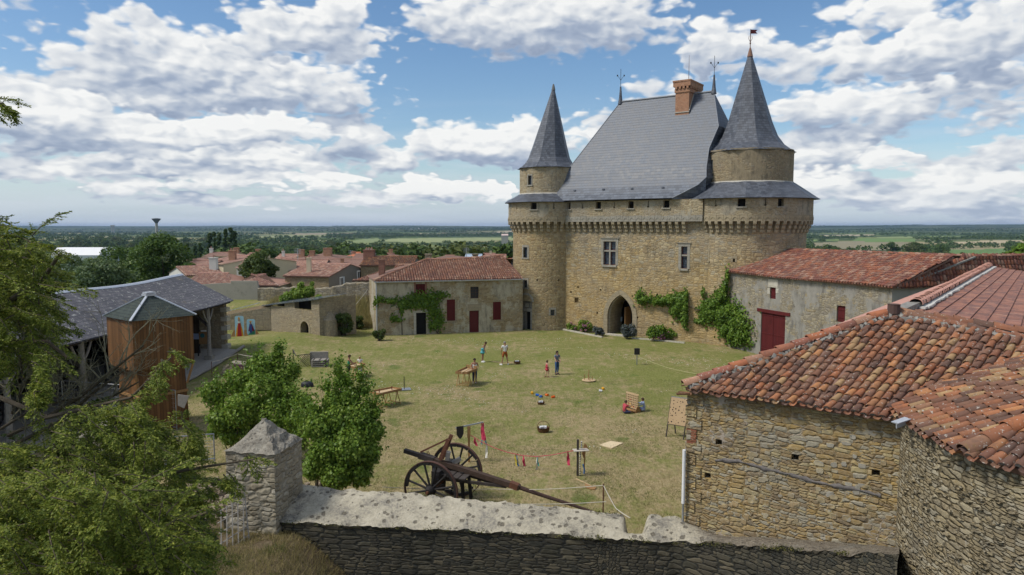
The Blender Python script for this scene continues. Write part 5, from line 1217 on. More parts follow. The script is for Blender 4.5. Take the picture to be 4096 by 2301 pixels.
mb.face([V(-23.3, 56.2, -.9), V(-23.3, 56.75, -.9), V(-23.3, 56.75, 4.2), V(-23.3, 56.2, 4.2)]); mb.face([V(-23.3, 56.75, -.9), V(-31.2, 56.75, -.9), V(-31.2, 56.75, 4.2), V(-27, 56.75, 6.1), V(-23.3, 56.75, 4.2)])
mb.build('end_wall', M_hut, hg)
mb = MB(); p0 = V(-31.0, 20, 0); holed_wall(mb, planemap((-30.6, 57, 0), (0, -1, 0)), 0, 37, -.9, 4.3, [], .3); mb.face([V(-30.6, 20, -.9), V(-30.6, 57, -.9), V(-30.6, 57, 4.3), V(-30.6, 20, 4.3)]); mb.build('rear_wall', M_old, hg)
for k in range(5):
 mb = MB(); y = 56.3+k*.16
 for z in (.1, .55, 1.0, 1.45, 1.9, 2.3): pass
for z0, z1 in ((-.6, 4.1),):
 pass
for k in range(6): mb = MB(); mb.box((-23.32+.01, 56.5, -.3+k*.75), (.5, .7, .36)); mb.build('quoin', M_ashw, hg)
posts = [(52.9, -.42), (47.6, -.45), (42.3, -.5), (37.2, -.55), (31.5, -.6), (26.0, -.6)]
for i, (y, zb) in enumerate(posts):
 x = -23.15; zb = gzf(x, y)
 mb = MB(); mb.tube([(x, y, zb+.35), (x+.03, y+.02, 2.2), (x-.02, y, 4.05)], [.17, .135, .15], 8); po = mb.build('post', M_woodg, hg)
 mb = MB(); mb.box((x, y, zb+.15), (.55, .55, .5)); mb.build('stone_base', M_ashg, po)
 for s_ in (-1, 1): mb = MB(); mb.tube([(x, y, 2.75), (x, y+s_*.55, 3.35), (x, y+s_*.95, 4.02)], .07, 6); mb.build('brace', M_woodg, po)
 mb = MB(); mb.bar((x, y, 2.6), (x-2.0, y, 4.5), .14, .18); mb.bar((x, y, 4.0), (-30.5, y, 4.0), .2, .24); mb.build('tie_beam', M_woodd, hg)
mb = MB(); mb.bar((-23.15, 22, 4.02), (-23.15, 57, 4.02), .18, .2); mb.build('wall_plate', M_woodd, hg)
mb = MB(); fp = [(-22.2, 22), (-22.2, 56.0), (-30.5, 56.0), (-30.5, 22)]
gr = [[V(-22.1-8.4*j/10, 22+34*i/34, gzf(-22.1, 22+34*i/34)+.10-(.12 if j == 0 else 0)) for j in range(11)] for i in range(35)]
mb.quadgrid(gr); N = newmat('gravel'); pos = posw(N); gvl = tag(mb.build('gravel_floor', fin(N, N.ramp(N.noise(pos, 22, 5, .8), [(.3, (.20, .185, .16)), (.6, (.36, .34, .30)), (.8, (.48, .46, .42))]), N.noise(pos, 30, 3), .7, .02), None), kind='structure')
kerb = thing('log_kerb', (-22, 50, 0), 'weathered log edging along the gravel floor of the slate roofed shed', 'kerb')
mb = MB(); mb.tube([(-21.95, y, gzf(-22, y)+.13+.02*math.sin(y*3)) for y in np.linspace(40, 56.6, 18)], .12, 7); mb.build('log', M_woodg, kerb)
# boarded partition and stored things in the far bay
mb = MB(); mb.box((-27.6, 54.6, 1.4), (6.0, .08, 3.6)); mb.build('board_partition', M_plankd, hg)
sg = thing('blue_notice', (-25.2, 54.4, 1.7), 'small pale blue notice pinned on the dark boards inside the shed', 'notice'); mb = MB(); mb.box((-24.75, 54.5, 1.55), (.62, .03, .45)); mb.build('sheet', plain('pale_blue_sheet', (.35, .42, .62), .6, .05), sg)
st = thing('game_board_stand', (-23.95, 53.9, 0), 'brown round-holed game board on dark legs by the shed end wall', 'game board')
zb = gzf(-23.9, 53.5)+.1
mb = MB(); mb.box((-23.95, 53.9, zb+1.45), (.78, .05, .95)); bd = mb.build('board', M_wood, st)
mb = MB(); mb.lathe([(.17, -.03), (.17, .03), (.0, .03)], (0, 0, 0), 16); o = mb.build('round_target', plain('teal_paint', (.03, .14, .16)), None); o.parent = bd; o.location = (-24.05, 53.85, zb+1.65); o.rotation_euler = (math.pi/2, 0, 0)
for sx in (-.36, .36): mb = MB(); mb.bar((-23.95+sx, 53.9, zb+.98), (-23.95+sx*1.15, 53.7, zb), .07); mb.build('leg', M_black, st)
mb = MB(); mb.box((-23.95, 53.85, zb+2.02), (.42, .02, .12)); mb.build('paper_strip', M_white, st)
tb = thing('trestle_table', (-24.6, 51.5, 0), 'small wooden table standing half hidden behind the shed post', 'table')
zb = gzf(-24.6, 51.0)+.1; mb = MB(); mb.box((-24.7, 51.2, zb+.95), (1.1, .7, .05)); mb.build('tabletop', M_wood, tb)
for sx, sy in ((-.45, -.25), (.45, -.25), (-.45, .25), (.45, .25)): mb = MB(); mb.bar((-24.7+sx, 51.2+sy, zb), (-24.7+sx, 51.2+sy, zb+.92), .06); mb.build('leg', M_white, tb)
# dark farm gear stored in the near bays
for k, (x, y, a) in enumerate(((-26.5, 40.5, .2), (-27.5, 35.5, -.3), (-26.2, 46, .5))):
 t = thing('farm_cart', (x, y, 0), ['dark wooden farm cart parked in the shadow of the middle shed bay', 'dark wooden farm cart at the near end of the shed', 'dark farm cart at the far end of the open shed bays'][k], 'cart', 'old carts stored in the shed', a)
 zb = gzf(-22.1, y)+.1; R_ = Matrix.Rotation(a, 3, 'Z'); c = V(x, y, zb)
 mb = MB(); mb.box(c+V(0, 0, .95), (1.3, 2.6, .35), rz=a); mb.build('bed', M_black, t)
 for s_ in (-1, 1):
  cc = c+R_@V(s_*.8, 0, .62); m_ = [cc+R_@V(0, .6*math.cos(u), .6*math.sin(u)) for u in np.linspace(0, 2*math.pi, 25)]
  mb = MB(); mb.tube(m_, .05, 6, caps=False); wh = mb.build('wheel', M_black, t); mb = MB()
  for j in range(8): u = j*math.pi/4; mb.bar(cc, cc+R_@V(0, .6*math.cos(u), .6*math.sin(u)), .05)
  mb.build('spokes', M_black, wh)
 mb = MB(); mb.bar(c+R_@V(0, -1.3, .85), c+R_@V(0, -3.0, .3), .1); mb.build('shaft', M_black, t)
# ------------------------------------------------------------------ brown timber hut on a narrower shaft
wt = thing('timber_watch_hut', (-18.3, 35, 0), 'tall brown boarded tower hut with a green shingle pyramid roof', 'hut')
c = V(-18.27, 35.05, 0); e1 = V(1.87, 2.3, 0).normalized(); e2 = V(-2.3, 1.87, 0).normalized(); ra = math.atan2(e1.y, e1.x); S_ = 2.9
def sq(h): return [c-e1*h-e2*h, c+e1*h-e2*h, c+e1*h+e2*h, c-e1*h+e2*h]
def boxwalls(h0, h1, z0, z1, mat, name, bottom=True):
 mb = MB(); A_q = sq(h0); B_q = sq(h1)
 for k in range(4):
  a, b = A_q[k]+V(0, 0, z0), A_q[(k+1) % 4]+V(0, 0, z0); d, e = B_q[(k+1) % 4]+V(0, 0, z1), B_q[k]+V(0, 0, z1); mb.face([a, b, d, e])
 if bottom: mb.face([p+V(0, 0, z0) for p in A_q][::-1])
 return mb.build(name, mat, wt)
zg = gzf(-18, 35)
boxwalls(1.47, 1.47, 3.25, 5.75, M_plank, 'upper_cabin'); boxwalls(1.22, 1.12, zg-.2, 3.26, M_plank, 'lower_shaft')
RAMP = [(1.56, 5.70), (.22, 6.72)]; mb = MB(); A_q = [p+V(0, 0, 5.70) for p in sq(1.6)]; B_q = [p+V(0, 0, 6.70) for p in sq(.17)]
for k in range(4): mb.face([A_q[k], A_q[(k+1) % 4], B_q[(k+1) % 4], B_q[k]])
mb.face(A_q[::-1]); rf = mb.build('shingle_roof', M_shing, wt)
mb = MB()
for k in range(4): mb.bar(A_q[k]+V(0, 0, .03), B_q[k]+V(0, 0, .03), .11, .05)
mb.build('hip_flashing', M_zinc, rf); mb = MB(); mb.box(c+V(0, 0, 6.76), (.5, .5, .10), rz=ra); mb.box(c+V(0, 0, 6.86), (.42, .42, .07), rz=ra); mb.build('roof_cap', M_zinc, rf)
mb = MB()
for k in range(4): a = sq(1.19)[k]+V(0, 0, 1.85); b = sq(1.19)[(k+1) % 4]+V(0, 0, 1.85); mb.bar(a, b, .08, .13)
mb.build('rail_band', M_wood, wt)
for k, s_ in ((1, 1), (0, 1)):
 mb = MB(); mb.bar(sq(1.18)[k]+V(0, 0, 2.2), sq(1.42)[k]+V(0, 0, 3.25), .09); mb.build('brace', M_wood, wt)
# ------------------------------------------------------------------ hut with pointed doorway, garden walls
ht = thing('stone_garden_hut', (-15.5, 66, 0), 'small stone hut with a pointed doorway and sloping metal roof', 'hut')
p0 = G(815, 856, .0); Y0 = 62.6
HTb = V(P(805, 850, 62.4).x, 62.4, 0); HTa = V(P(683, 830, 66.8).x, 66.8, 0); te = (HTb-HTa).normalized(); tm_ = planemap(HTa, te); LT = (HTb-HTa).length
def rt_(x0, y0, x1, y1):
 a = hit_plane(x0, (y0+y1)/2, HTa, te)[0]; b = hit_plane(x1, (y0+y1)/2, HTa, te)[0]; m_ = (x0+x1)/2
 return (a, b, hit_plane(m_, y1, HTa, te)[1], hit_plane(m_, y0, HTa, te)[1])
dA = rt_(756.5, 808, 777, 856); dA = (dA[0], dA[1], -.3, dA[3]); zl_ = P(683, 776, 66.8).z; zr_ = P(805, 757, 62.4).z
z1l = P(683, 768, 66.8).z; zmin = min(zl_, zr_)
ztop = hit_plane(745, 776, HTa, te)[1]
mb = MB(); holed_wall(mb, tm_, 0, LT, -.3, ztop, [dA], .7)
zs2 = dA[3]-.65; Ac = arch_curve(dA[0], dA[1], zs2, dA[3])
for (u0, z0), (u1, z1) in zip(Ac[:-1], Ac[1:]): mb.face([tm_(u0, z0, -.004), tm_(u1, z1, -.004), tm_(u1, dA[3]+.004, -.004), tm_(u0, dA[3]+.004, -.004)]); mb.face([tm_(u0, z0, -.004), tm_(u1, z1, -.004), tm_(u1, z1, .6), tm_(u0, z0, .6)])
a1 = rt_(683, 778, 702, 790); uS = hit_plane(705, 776, HTa, te)[0]; uM = hit_plane(741, 776, HTa, te)[0]; uN = hit_plane(780, 770, HTa, te)[0]
roofz = lambda u: P(683, 766, 66.8).z+(P(808, 751, 62.4).z-P(683, 766, 66.8).z)*u/LT
for a, b in ((hit_plane(716, 776, HTa, te)[0], hit_plane(741, 776, HTa, te)[0]), (hit_plane(783, 770, HTa, te)[0], LT)):
 p = [tm_(a, ztop, 0), tm_(b, ztop, 0), tm_(b, roofz(b), 0), tm_(a, roofz(a), 0)]; q = [x+V(.3, .4, 0) for x in p]; mb.face(p); mb.face([p[1], q[1], q[2], p[2]]); mb.face([q[0], p[0], p[3], q[3]])
bk = V(2.6, 3.0, 0); R_ = HTb+bk
mb.face([HTb+V(0, 0, -.3), R_+V(0, 0, -.3), R_+V(0, 0, roofz(LT)), HTb+V(0, 0, roofz(LT))]); mb.build('stone_wall', M_hut, ht)
mb = MB(); mb.face([tm_(dA[0]-.1, -.3, .69), tm_(dA[1]+.1, -.3, .69), tm_(dA[1]+.1, dA[3]+.1, .69), tm_(dA[0]-.1, dA[3]+.1, .69)]); mb.face([tm_(.2, ztop-.05, .6), tm_(LT-.1, ztop-.05, .6), tm_(LT-.1, roofz(LT)-.03, .6), tm_(.2, roofz(0)-.03, .6)]); mb.build('dark_inside', M_void, ht)
mb = MB(); ring_full = [(dA[0], -.2)]+Ac+[(dA[1], -.2)]
for (u0, z0), (u1, z1) in zip(ring_full[:-1], ring_full[1:]):
 k = 1.28; um = (dA[0]+dA[1])/2; zc = zs2; f = lambda u, z: (um+(u-um)*1.35, z if z < zc else zc+(z-zc)*1.22)
 a, b = f(u0, z0), f(u1, z1); mb.face([tm_(u0, z0, -.03), tm_(*a, -.03), tm_(*b, -.03), tm_(u1, z1, -.03)]); mb.face([tm_(*a, -.03), tm_(*a, .01), tm_(*b, .01), tm_(*b, -.03)])
mb.build('door_surround', M_ash, ht)
mb = MB(); q = [tm_(-1.2, roofz(-1.2), -.25), tm_(LT+.3, roofz(LT), -.25), tm_(LT+.3, roofz(LT)+.25, 3.2), tm_(-1.2, roofz(-1.2)+.25, 3.2)]
n = 40
for k in range(n):
 t0, t1 = k/n, (k+1)/n; dz = .03 if k % 2 else 0
 mb.face([q[0].lerp(q[1], t0)+V(0, 0, dz), q[0].lerp(q[1], t1)+V(0, 0, dz), q[3].lerp(q[2], t1)+V(0, 0, dz), q[3].lerp(q[2], t0)+V(0, 0, dz)])
 mb.face([q[0].lerp(q[1], t0)+V(0, 0, dz), q[0].lerp(q[1], t1)+V(0, 0, dz), q[0].lerp(q[1], t1)+V(0, 0, -.05), q[0].lerp(q[1], t0)+V(0, 0, -.05)])
mb.build('metal_roof', plain('grey_metal_roof', (.07, .085, .09), .5, .3, 3), ht)
# rounded stub wall right of the hut
sw = thing('rounded_stone_buttress', (-12, 62, 0), 'low rounded stone stub with a sloping top right of the garden hut', 'stone stub')
c_ = V(P(826, 850, 62.9).x, 62.9+.4, 0); rr_ = (P(846, 850, 63).x-P(806, 850, 63).x)/2; zt_ = P(826, 786, 62.6).z; zs_ = P(840, 806, 62.6).z
mb = MB(); mb.lathe([(rr_, -.3), (rr_, zs_), (rr_*.86, zs_+.12), (rr_*.3, zt_), (0, zt_+.02)], c_, 20); mb.build('masonry', M_hut, sw)
# mossy wall with the painted boards
gw_ = thing('painted_board_wall', (-18, 66, 0), 'stone garden wall with a pale sloping top behind the painted boards', 'wall')
A = V(P(566, 845, 66.8).x, 66.8, 0); B = V(P(684, 838, 66.9).x, 66.9, 0); zA = P(566, 793, 66.8).z; zB = P(684, 772, 66.9).z
mb = MB(); mb.face([A+V(0, 0, .2), B+V(0, 0, .2), B+V(0, 0, zB), A+V(0, 0, zA)]); mb.build('stone_wall', M_hut, gw_)
mb = MB(); mb.face([A+V(0, 0, zA), B+V(0, 0, zB), B+V(0, 1.2, zB+.25), A+V(0, 1.2, zA+.25)]); mb.build('sloping_top', M_dryg, gw_)
mb = MB(); mb.bar(A+V(0, 1.2, zA+.30), B+V(-1.5, 1.2, zB+.28), .12, .06); mb.build('coping_strip', M_zinc, gw_)
# painted cut-outs
def panel_poly(x0, x1, y0, y1, Y, cut=.2):
 a, b = P(x0, y1, Y), P(x1, y0, Y); w_ = b.x-a.x; h = b.z-a.z; r_ = w_*cut; pts = []
 for cx, cz, s0 in ((b.x-r_, b.z-r_, 0), (a.x+r_, b.z-r_, 90)):
  for k in range(5): t = rad(s0+k*22.5); pts.append(V(cx+r_*math.cos(t), Y, cz+r_*math.sin(t)))
 return [V(a.x, Y, a.z), V(b.x, Y, a.z)]+pts
def flat(pts2, Y, dy, name, mat, parent, th=.012):
 mb = MB(); mb.prism([V(x, Y-dy, z) for x, z in pts2], (0, -th, 0), (0, 0, 0)); return mb.build(name, mat, parent)
Mb = plain('painted_sky_blue', (.30, .50, .62), .6, .12, 9); Mrd = plain('painted_red', (.30, .015, .015), .6, .2, 9); Myl = plain('painted_yellow', (.55, .30, .03), .6, .2, 9); Mskin = plain('painted_skin', (.30, .17, .11), .6); Mwh = plain('painted_white', (.6, .58, .52), .6); Mbl = plain('painted_blue', (.03, .06, .22), .6, .2); Mgrn = plain('painted_green', (.03, .20, .12), .6, .2); Mplum = plain('painted_plum', (.16, .01, .04), .6, .2)
for k, (x0, x1, y0, y1, Y) in enumerate(((592, 612.5, 795, 846.5, 64.0), (621.5, 641, 803, 843, 64.6))):
 pb = thing('painted_panel', (P((x0+x1)/2, y1, Y).x, Y, 0), ['painted board of a crowned woman in a red and yellow gown', 'painted board of a crowned boy in blue with a plum cloak'][k], 'painted board', 'painted cut-out boards against the garden wall')
 mb = MB(); mb.prism(panel_poly(x0, x1, y0, y1, Y), (0, 0, 0), (0, .04, 0)); mb.build('board', Mb, pb)
 a, b = P(x0, y1, Y), P(x1, y0, Y); w_ = b.x-a.x; h = b.z-a.z; cx = (a.x+b.x)/2; z0 = a.z
 if k == 0:
  flat([(cx-.46*w_, z0), (cx+.46*w_, z0), (cx+.34*w_, z0+.35*h), (cx+.14*w_, z0+.66*h), (cx-.14*w_, z0+.66*h), (cx-.34*w_, z0+.35*h)], Y, .003, 'painted_cloak', Myl, pb)
  flat([(cx-.27*w_, z0), (cx+.27*w_, z0), (cx+.16*w_, z0+.5*h), (cx+.13*w_, z0+.66*h), (cx-.13*w_, z0+.66*h), (cx-.16*w_, z0+.5*h)], Y, .02, 'painted_gown', Mrd, pb)
  flat([(cx+.17*w_*math.cos(t), z0+.71*h+.055*h*math.sin(t)) for t in np.linspace(0, 6.1, 12)], Y, .035, 'painted_ruff', Mwh, pb)
  flat([(cx+.10*w_*math.cos(t), z0+.80*h+.065*h*math.sin(t)) for t in np.linspace(0, 6.1, 12)], Y, .05, 'painted_face', Mskin, pb)
  flat([(cx-.13*w_, z0+.85*h), (cx+.13*w_, z0+.85*h), (cx+.09*w_, z0+.91*h), (cx, z0+.97*h), (cx-.09*w_, z0+.91*h)], Y, .065, 'painted_crown', Myl, pb)
 else:
  flat([(cx-.42*w_, z0), (cx+.46*w_, z0), (cx+.46*w_, z0+.34*h), (cx, z0+.22*h), (cx-.2*w_, z0+.12*h)], Y, .003, 'painted_grass', Mgrn, pb)
  flat([(cx-.32*w_, z0+.25*h), (cx-.05*w_, z0+.28*h), (cx+.3*w_, z0+.24*h), (cx+.42*w_, z0+.30*h), (cx+.14*w_, z0+.7*h), (cx-.14*w_, z0+.7*h)], Y, .02, 'painted_cloak', Mplum, pb)
  flat([(cx-.16*w_, z0+.2*h), (cx+.02*w_, z0+.12*h), (cx+.14*w_, z0+.2*h), (cx+.14*w_, z0+.68*h), (cx-.16*w_, z0+.68*h)], Y, .035, 'painted_tunic', Mbl, pb)
  flat([(cx+.10*w_*math.cos(t), z0+.77*h+.07*h*math.sin(t)) for t in np.linspace(0, 6.1, 12)], Y, .05, 'painted_face', Mskin, pb)
  flat([(cx-.14*w_, z0+.83*h), (cx+.14*w_, z0+.83*h), (cx+.16*w_, z0+.92*h), (cx+.07*w_, z0+.87*h), (cx, z0+.93*h), (cx-.07*w_, z0+.87*h), (cx-.16*w_, z0+.92*h)], Y, .065, 'painted_crown', Myl, pb)
 for s_ in (-1, 1):
  xx = a.x-.02 if s_ < 0 else b.x+.02; mb = MB(); mb.prism([V(xx, Y, z0-.05), V(xx+s_*.42, Y, z0-.05), V(xx+s_*.12, Y, z0+.30*h), V(xx, Y, z0+.30*h)], (0, 0, 0), (0, .03, 0)); mb.build('side_wing', M_wood, pb)
# ------------------------------------------------------------------ back walls of the village side
def ragged_wall(name, label, cat, pts, mat, th=.5, zb=None, seed=0, amp=.12, capmat=None, step=.35, group=None):
 "pts: (x, y, ztop) along the foot"
 r = random.Random(seed); t = thing(name, (pts[0][0], pts[0][1], 0), label, cat, group); mb = MB(); F_ = []; s = 0; top = []
 for (a, b) in zip(pts[:-1], pts[1:]):
  L_ = math.dist(a[:2], b[:2]); n = max(1, int(L_/step))
  for k in range(n+(1 if b is pts[-1] else 0)):
   q = k/n; top.append((a[0]+(b[0]-a[0])*q, a[1]+(b[1]-a[1])*q, a[2]+(b[2]-a[2])*q+r.uniform(-amp, amp)))
 d = V(pts[-1][0]-pts[0][0], pts[-1][1]-pts[0][1], 0).normalized(); nn = V(-d.y, d.x, 0)*th
 gr = [[], [], [], [], []]; uu = [[], [], [], [], []]; s = 0
 for i, (x, y, z) in enumerate(top):
  if i: s += math.dist(top[i-1][:2], (x, y))
  base = gzf(x, y)-.4 if zb is None else zb; j = V(r.uniform(-.03, .03), r.uniform(-.03, .03), 0)
  for g_, p, vv in ((gr[0], V(x, y, base), base), (gr[1], V(x, y, z-.12)+j, z-.12), (gr[2], V(x, y, z)+nn*.25, z+.05), (gr[3], V(x, y, z)+nn*.8, z+.3), (gr[4], V(x, y, base)+nn, z+.6)): g_.append(p)
  for k2, vv in enumerate((base, z-.12, z+.05, z+.3, z+.3+z-base)): uu[k2].append((s, vv))
 mb.quadgrid(gr, uu); mb.build('masonry', mat, t)
 return t
Yw = 76
def wp(x, y, Y): p = P(x, y, Y); return (p.x, Y, p.z)
ragged_wall('village_boundary_wall', 'long ragged moss topped stone wall behind the garden hut', 'wall', [wp(648, 724, 78), wp(700, 724, 78), wp(745, 722, 78), wp(790, 727, 78), wp(835, 722, 77.5), wp(870, 712, 77.5), wp(950, 711, 77)], stone('moss_topped_rubble', GRY, mortar=(.18, .15, .10), stain=(.05, .042, .03), sx=.35, sz=.15, stain_amt=.85, grey=.3), zb=.5, seed=3, amp=.09)
bw_ = thing('rendered_yard_wall', (-20, 79, 0), 'high stained grey rendered wall below the bright tile roof left of the ragged wall', 'wall')
mb = MB(); q = [wp(486, 717, 79), wp(567, 712, 79), wp(581, 713, 79), wp(581, 707, 79), wp(646, 707, 79), wp(650, 724, 79)]
mb.prism([V(a, b, c) for a, b, c in q]+[V(q[-1][0], 79, -1), V(q[0][0], 79, -1)], (0, 0, 0), (0, .4, 0)); mb.build('render', M_streak, bw_)
# ------------------------------------------------------------------ courtyard wall in the foreground
cw_ = thing('courtyard_wall', (2, 18, 0), 'thick foreground wall with a pale lichen crusted coping and a notch near its right end', 'wall')
FT = [(560, 1303, 18.9), (700, 1312, 18.75), (900, 1322, 18.45), (1100, 1330, 18.15), (1300, 1341, 17.85), (1500, 1352, 17.5), (1560, 1357, 17.4), (1700, 1364, 17.15), (1870, 1371, 16.2), (2000, 1380, 15.2), (2130, 1390, 14.3), (2262, 1399, 13.4)]
BK = [(640, 1225, 20.35), (760, 1223, 20.2), (930, 1236, 19.75), (1100, 1248, 19.45), (1300, 1266, 18.95), (1500, 1287, 18.5), (1560, 1293, 18.35), (1700, 1297, 18.15), (1790, 1345, 17.6), (1990, 1355, 16.6), (2120, 1366, 15.9), (2262, 1378, 15.1)]
def lerp_list(L_, t):
 t = t*(len(L_)-1); i = min(int(t), len(L_)-2); f = t-i; return tuple(L_[i][k]*(1-f)+L_[i+1][k]*f for k in range(3))
def coping_strip(t0, t1, n, notch=False):
 gr = []; rows = 9
 for i in range(n+1):
  t = t0+(t1-t0)*i/n; f = P(*lerp_list(FT, t)); b = P(*lerp_list(BK, t)); r_ = []
  for j in range(rows):
   s = j/(rows-1); p = f.lerp(b, s); e = mnoise.fractal(V(p.x*1.9, p.y*1.9, 3), 1.0, 2.0, 4); e2 = mnoise.noise(V(p.x*7, p.y*7, 1))
   edge = min(s, 1-s); p.z += e*.035+e2*.02+(.05 if .15 < s < .85 else 0)
   if edge < .01: p += V(e2*.05, e*.06+e2*.03, e*.03)
   cr_ = abs(t-tn)
   if cr_ < .02: p.z -= .62*(1-sst(np.float64(cr_), .009, .02))*sst(np.float64(s), .22, .45)
   r_.append(p)
  gr.append(r_)
 return gr
tn = 6.28/11
N = newmat('lichen_coping'); pos = posw(N); wv = N.vm('ADD', pos, N.vm('MULTIPLY', N.noise(pos, 5, 4, .7, out=1), (.16, .16, .16)))
ns = N.noise(pos, 1.4, 7, .7); fine = N.noise(pos, 16, 6, .75)
c = N.ramp(N.m('ADD', N.m('MULTIPLY', ns, .6), N.m('MULTIPLY', fine, .45)), [(.30, (.13, .12, .10)), (.43, (.26, .24, .20)), (.52, (.42, .38, .29)), (.62, (.52, .475, .37)), (.75, (.56, .52, .43))])
vs_ = N.n('ShaderNodeTexVoronoi', {'voronoi_dimensions': '3D'}, Vector=wv, Scale=4.2, Randomness=1.0); vd = vs_.outputs['Distance']
st_ = N.step(N.m('ADD', vd, N.m('MULTIPLY', N.m('SUBTRACT', fine, .5), .22)), .20, .30, 1, 0)
stc = N.mix(fine, (.05, .045, .035), (.24, .21, .16)); c = N.mix(N.m('MULTIPLY', st_, .85), c, stc)
s_ = N.sep(pos); greyer = N.step(N.m('ADD', s_[0], N.m('MULTIPLY', ns, 1.0)), 4.9, 5.6)
c = N.mix(N.m('MULTIPLY', greyer, .9), c, N.ramp(fine, [(.3, (.07, .06, .05)), (.55, (.20, .17, .13)), (.75, (.34, .31, .26))]))
c = N.mix(N.step(N.noise(pos, 1.1, 7, .75), .52, .64, 0, .8), c, N.ramp(fine, [(.3, (.10, .09, .07)), (.7, (.30, .28, .24))]))
M_cop = fin(N, c, N.m('ADD', N.m('MULTIPLY', st_, -.5), N.m('MULTIPLY', fine, .9)), 1.0, .05, .95, .1)
gr = coping_strip(0, 1, 260); mb = MB(); mb.quadgrid(gr); mb.build('coping', M_cop, cw_, smooth=True)
mb = MB(); fr = [r_[0] for r_ in gr]; s = 0; g2 = [[], [], []]; uu = [[], [], []]
for i, p in enumerate(fr):
 f0_ = P(*lerp_list(FT, i/(len(fr)-1)))
 s = 14.6*i/len(fr)
 for k, (q, vv) in enumerate(((V(f0_.x, f0_.y+.10, -1.2), -1.2), (V(f0_.x, f0_.y+.05, f0_.z-.14), f0_.z-.14), (p, p.z+.0))): g2[k].append(q); uu[k].append((s, vv))
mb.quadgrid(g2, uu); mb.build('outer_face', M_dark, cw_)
mb = MB(); bk_ = [r_[-1] for r_ in gr]; mb.quadgrid([[p for p in bk_], [V(p.x, p.y, -.5) for p in bk_]]); mb.build('inner_face', M_old, cw_)
# piers
def pier(name, label, fc, zb, zs, zt, w1, w2, ang_, scl=1.0, seed=2):
 t = thing(name, tuple(fc), label, 'stone pier', 'stone piers with pyramid caps'); r = random.Random(seed)
 d1 = V(math.cos(ang_), math.sin(ang_), 0); d2 = V(-math.sin(ang_), math.cos(ang_), 0)
 co = [V(*fc), V(*fc)+d1*w1, V(*fc)+d1*w1+d2*w2, V(*fc)+d2*w2]; cen = (co[0]+co[2])/2
 mb = MB(); s = 0
 for k in range(4):
  a, b = co[k], co[(k+1) % 4]; nn_ = (b-a).cross(V(0, 0, 1)).normalized(); n = 14; m = 18; g_ = []; uu = []
  for j in range(m+1):
   z = zb+(zs-zb)*j/m; row_ = []; ur = []
   for i in range(n+1):
    p = a.lerp(b, i/n)+V(0, 0, z); e = mnoise.fractal(V(p.x*3, p.y*3, z*3), 1, 2, 4)*.035; 
    q = (p-V(cen.x, cen.y, p.z)).normalized(); p = p+q*e; row_.append(p); ur.append((s+(b-a).length*i/n, z))
   g_.append(row_); uu.append(ur)
  mb.quadgrid(g_, uu); s += (b-a).length
 mb.build('shaft', M_pier, t)
 mb = MB(); tip = V(cen.x, cen.y, zt); ex = 1.06
 for k in range(4):
  a, b = cen.lerp(co[k], ex), cen.lerp(co[(k+1) % 4], ex); n = 14; g_ = []
  for j in range(n+1):
   f = j/n; z = (zs-.03)*(1-f)+zt*f-.18*math.sin(f*math.pi)*.25; row_ = []
   f2 = min(f, .93)
   for i in range(n+1):
    p = (a.lerp(b, i/n)).lerp(V(cen.x, cen.y, 0), f2); p.z = z+.03; e = mnoise.fractal(V(p.x*4, p.y*4, z*4), 1, 2, 4)*.075; p += V(e*.4, e*.3, e); row_.append(p)
   g_.append(row_)
  mb.quadgrid(g_)
  mb.face([g_[-1][0], g_[-1][-1], tip+V(0, 0, .02)])
 mb.build('pyramid_cap', M_piercap, t)
 return t
N = newmat('pier_cap_lichen'); pos = posw(N); fine = N.noise(pos, 14, 6, .8); ns = N.noise(pos, 2.2, 6, .7)
c = N.ramp(N.m('ADD', N.m('MULTIPLY', ns, .5), N.m('MULTIPLY', fine, .5)), [(.34, (.10, .09, .07)), (.46, (.27, .245, .20)), (.58, (.42, .39, .32)), (.7, (.52, .49, .43))])
vd = N.voro(N.vm('ADD', pos, N.vm('MULTIPLY', N.noise(pos, 6, 3, out=1), (.2, .2, .2))), 6.0); c = N.mix(N.step(vd, .10, .26, .7, 0), c, (.10, .085, .065))
M_piercap = fin(N, c, N.m('ADD', fine, N.m('MULTIPLY', N.step(vd, .1, .3), .5)), 1.0, .06, .95, .1)
FC = P(694, 1302, 18.55)
pR = P(762, 1100, 19.55); pL = P(561, 1139, 20.0); w1 = math.hypot(pR.x-FC.x, pR.y-FC.y)
fcx = P(694, 1144, 18.55)
pier('square_stone_pier', 'square stone pier with a worn pyramid cap standing on the foreground wall', (FC.x, FC.y, 0), 1.7, fcx.z, P(664, 1055, 19.5).z, 1.48, 1.48, rad(78), seed=1)
FC2 = P(262, 1235, 23.5)
pier('square_stone_pier', 'square stone pier half hidden behind the yew, beside the rubble', (FC2.x+.4, FC2.y, 0), 0, P(262, 1108, 23.5).z, P(258, 1036, 24.5).z, 1.5, 1.5, rad(76), seed=5)
r_ = np.random.RandomState(6); mp = []
for k in range(2600):
 t = r_.uniform(.03, .97); L_ = FT if r_.uniform() < .75 else BK; q = P(*lerp_list(L_, t)); c_ = mnoise.noise(V(q.x*1.7, 3, L_ is FT))
 if c_ > -.05: mp.append((q.x+r_.normal(0, .03), q.y+r_.normal(0, .05), q.z-.04+abs(r_.normal(0, .035))*(1+c_)))
v, q = leaf_quads(np.array(mp), .05, up=.3, rs=r_); o = npmesh('moss_and_weeds', v, q, leafmat('moss', (.05, .055, .015), (.10, .10, .03), (.20, .17, .06), .2, .9)); tag(o, 'moss and tiny weeds along the edges of the foreground wall top', 'moss', kind='stuff')
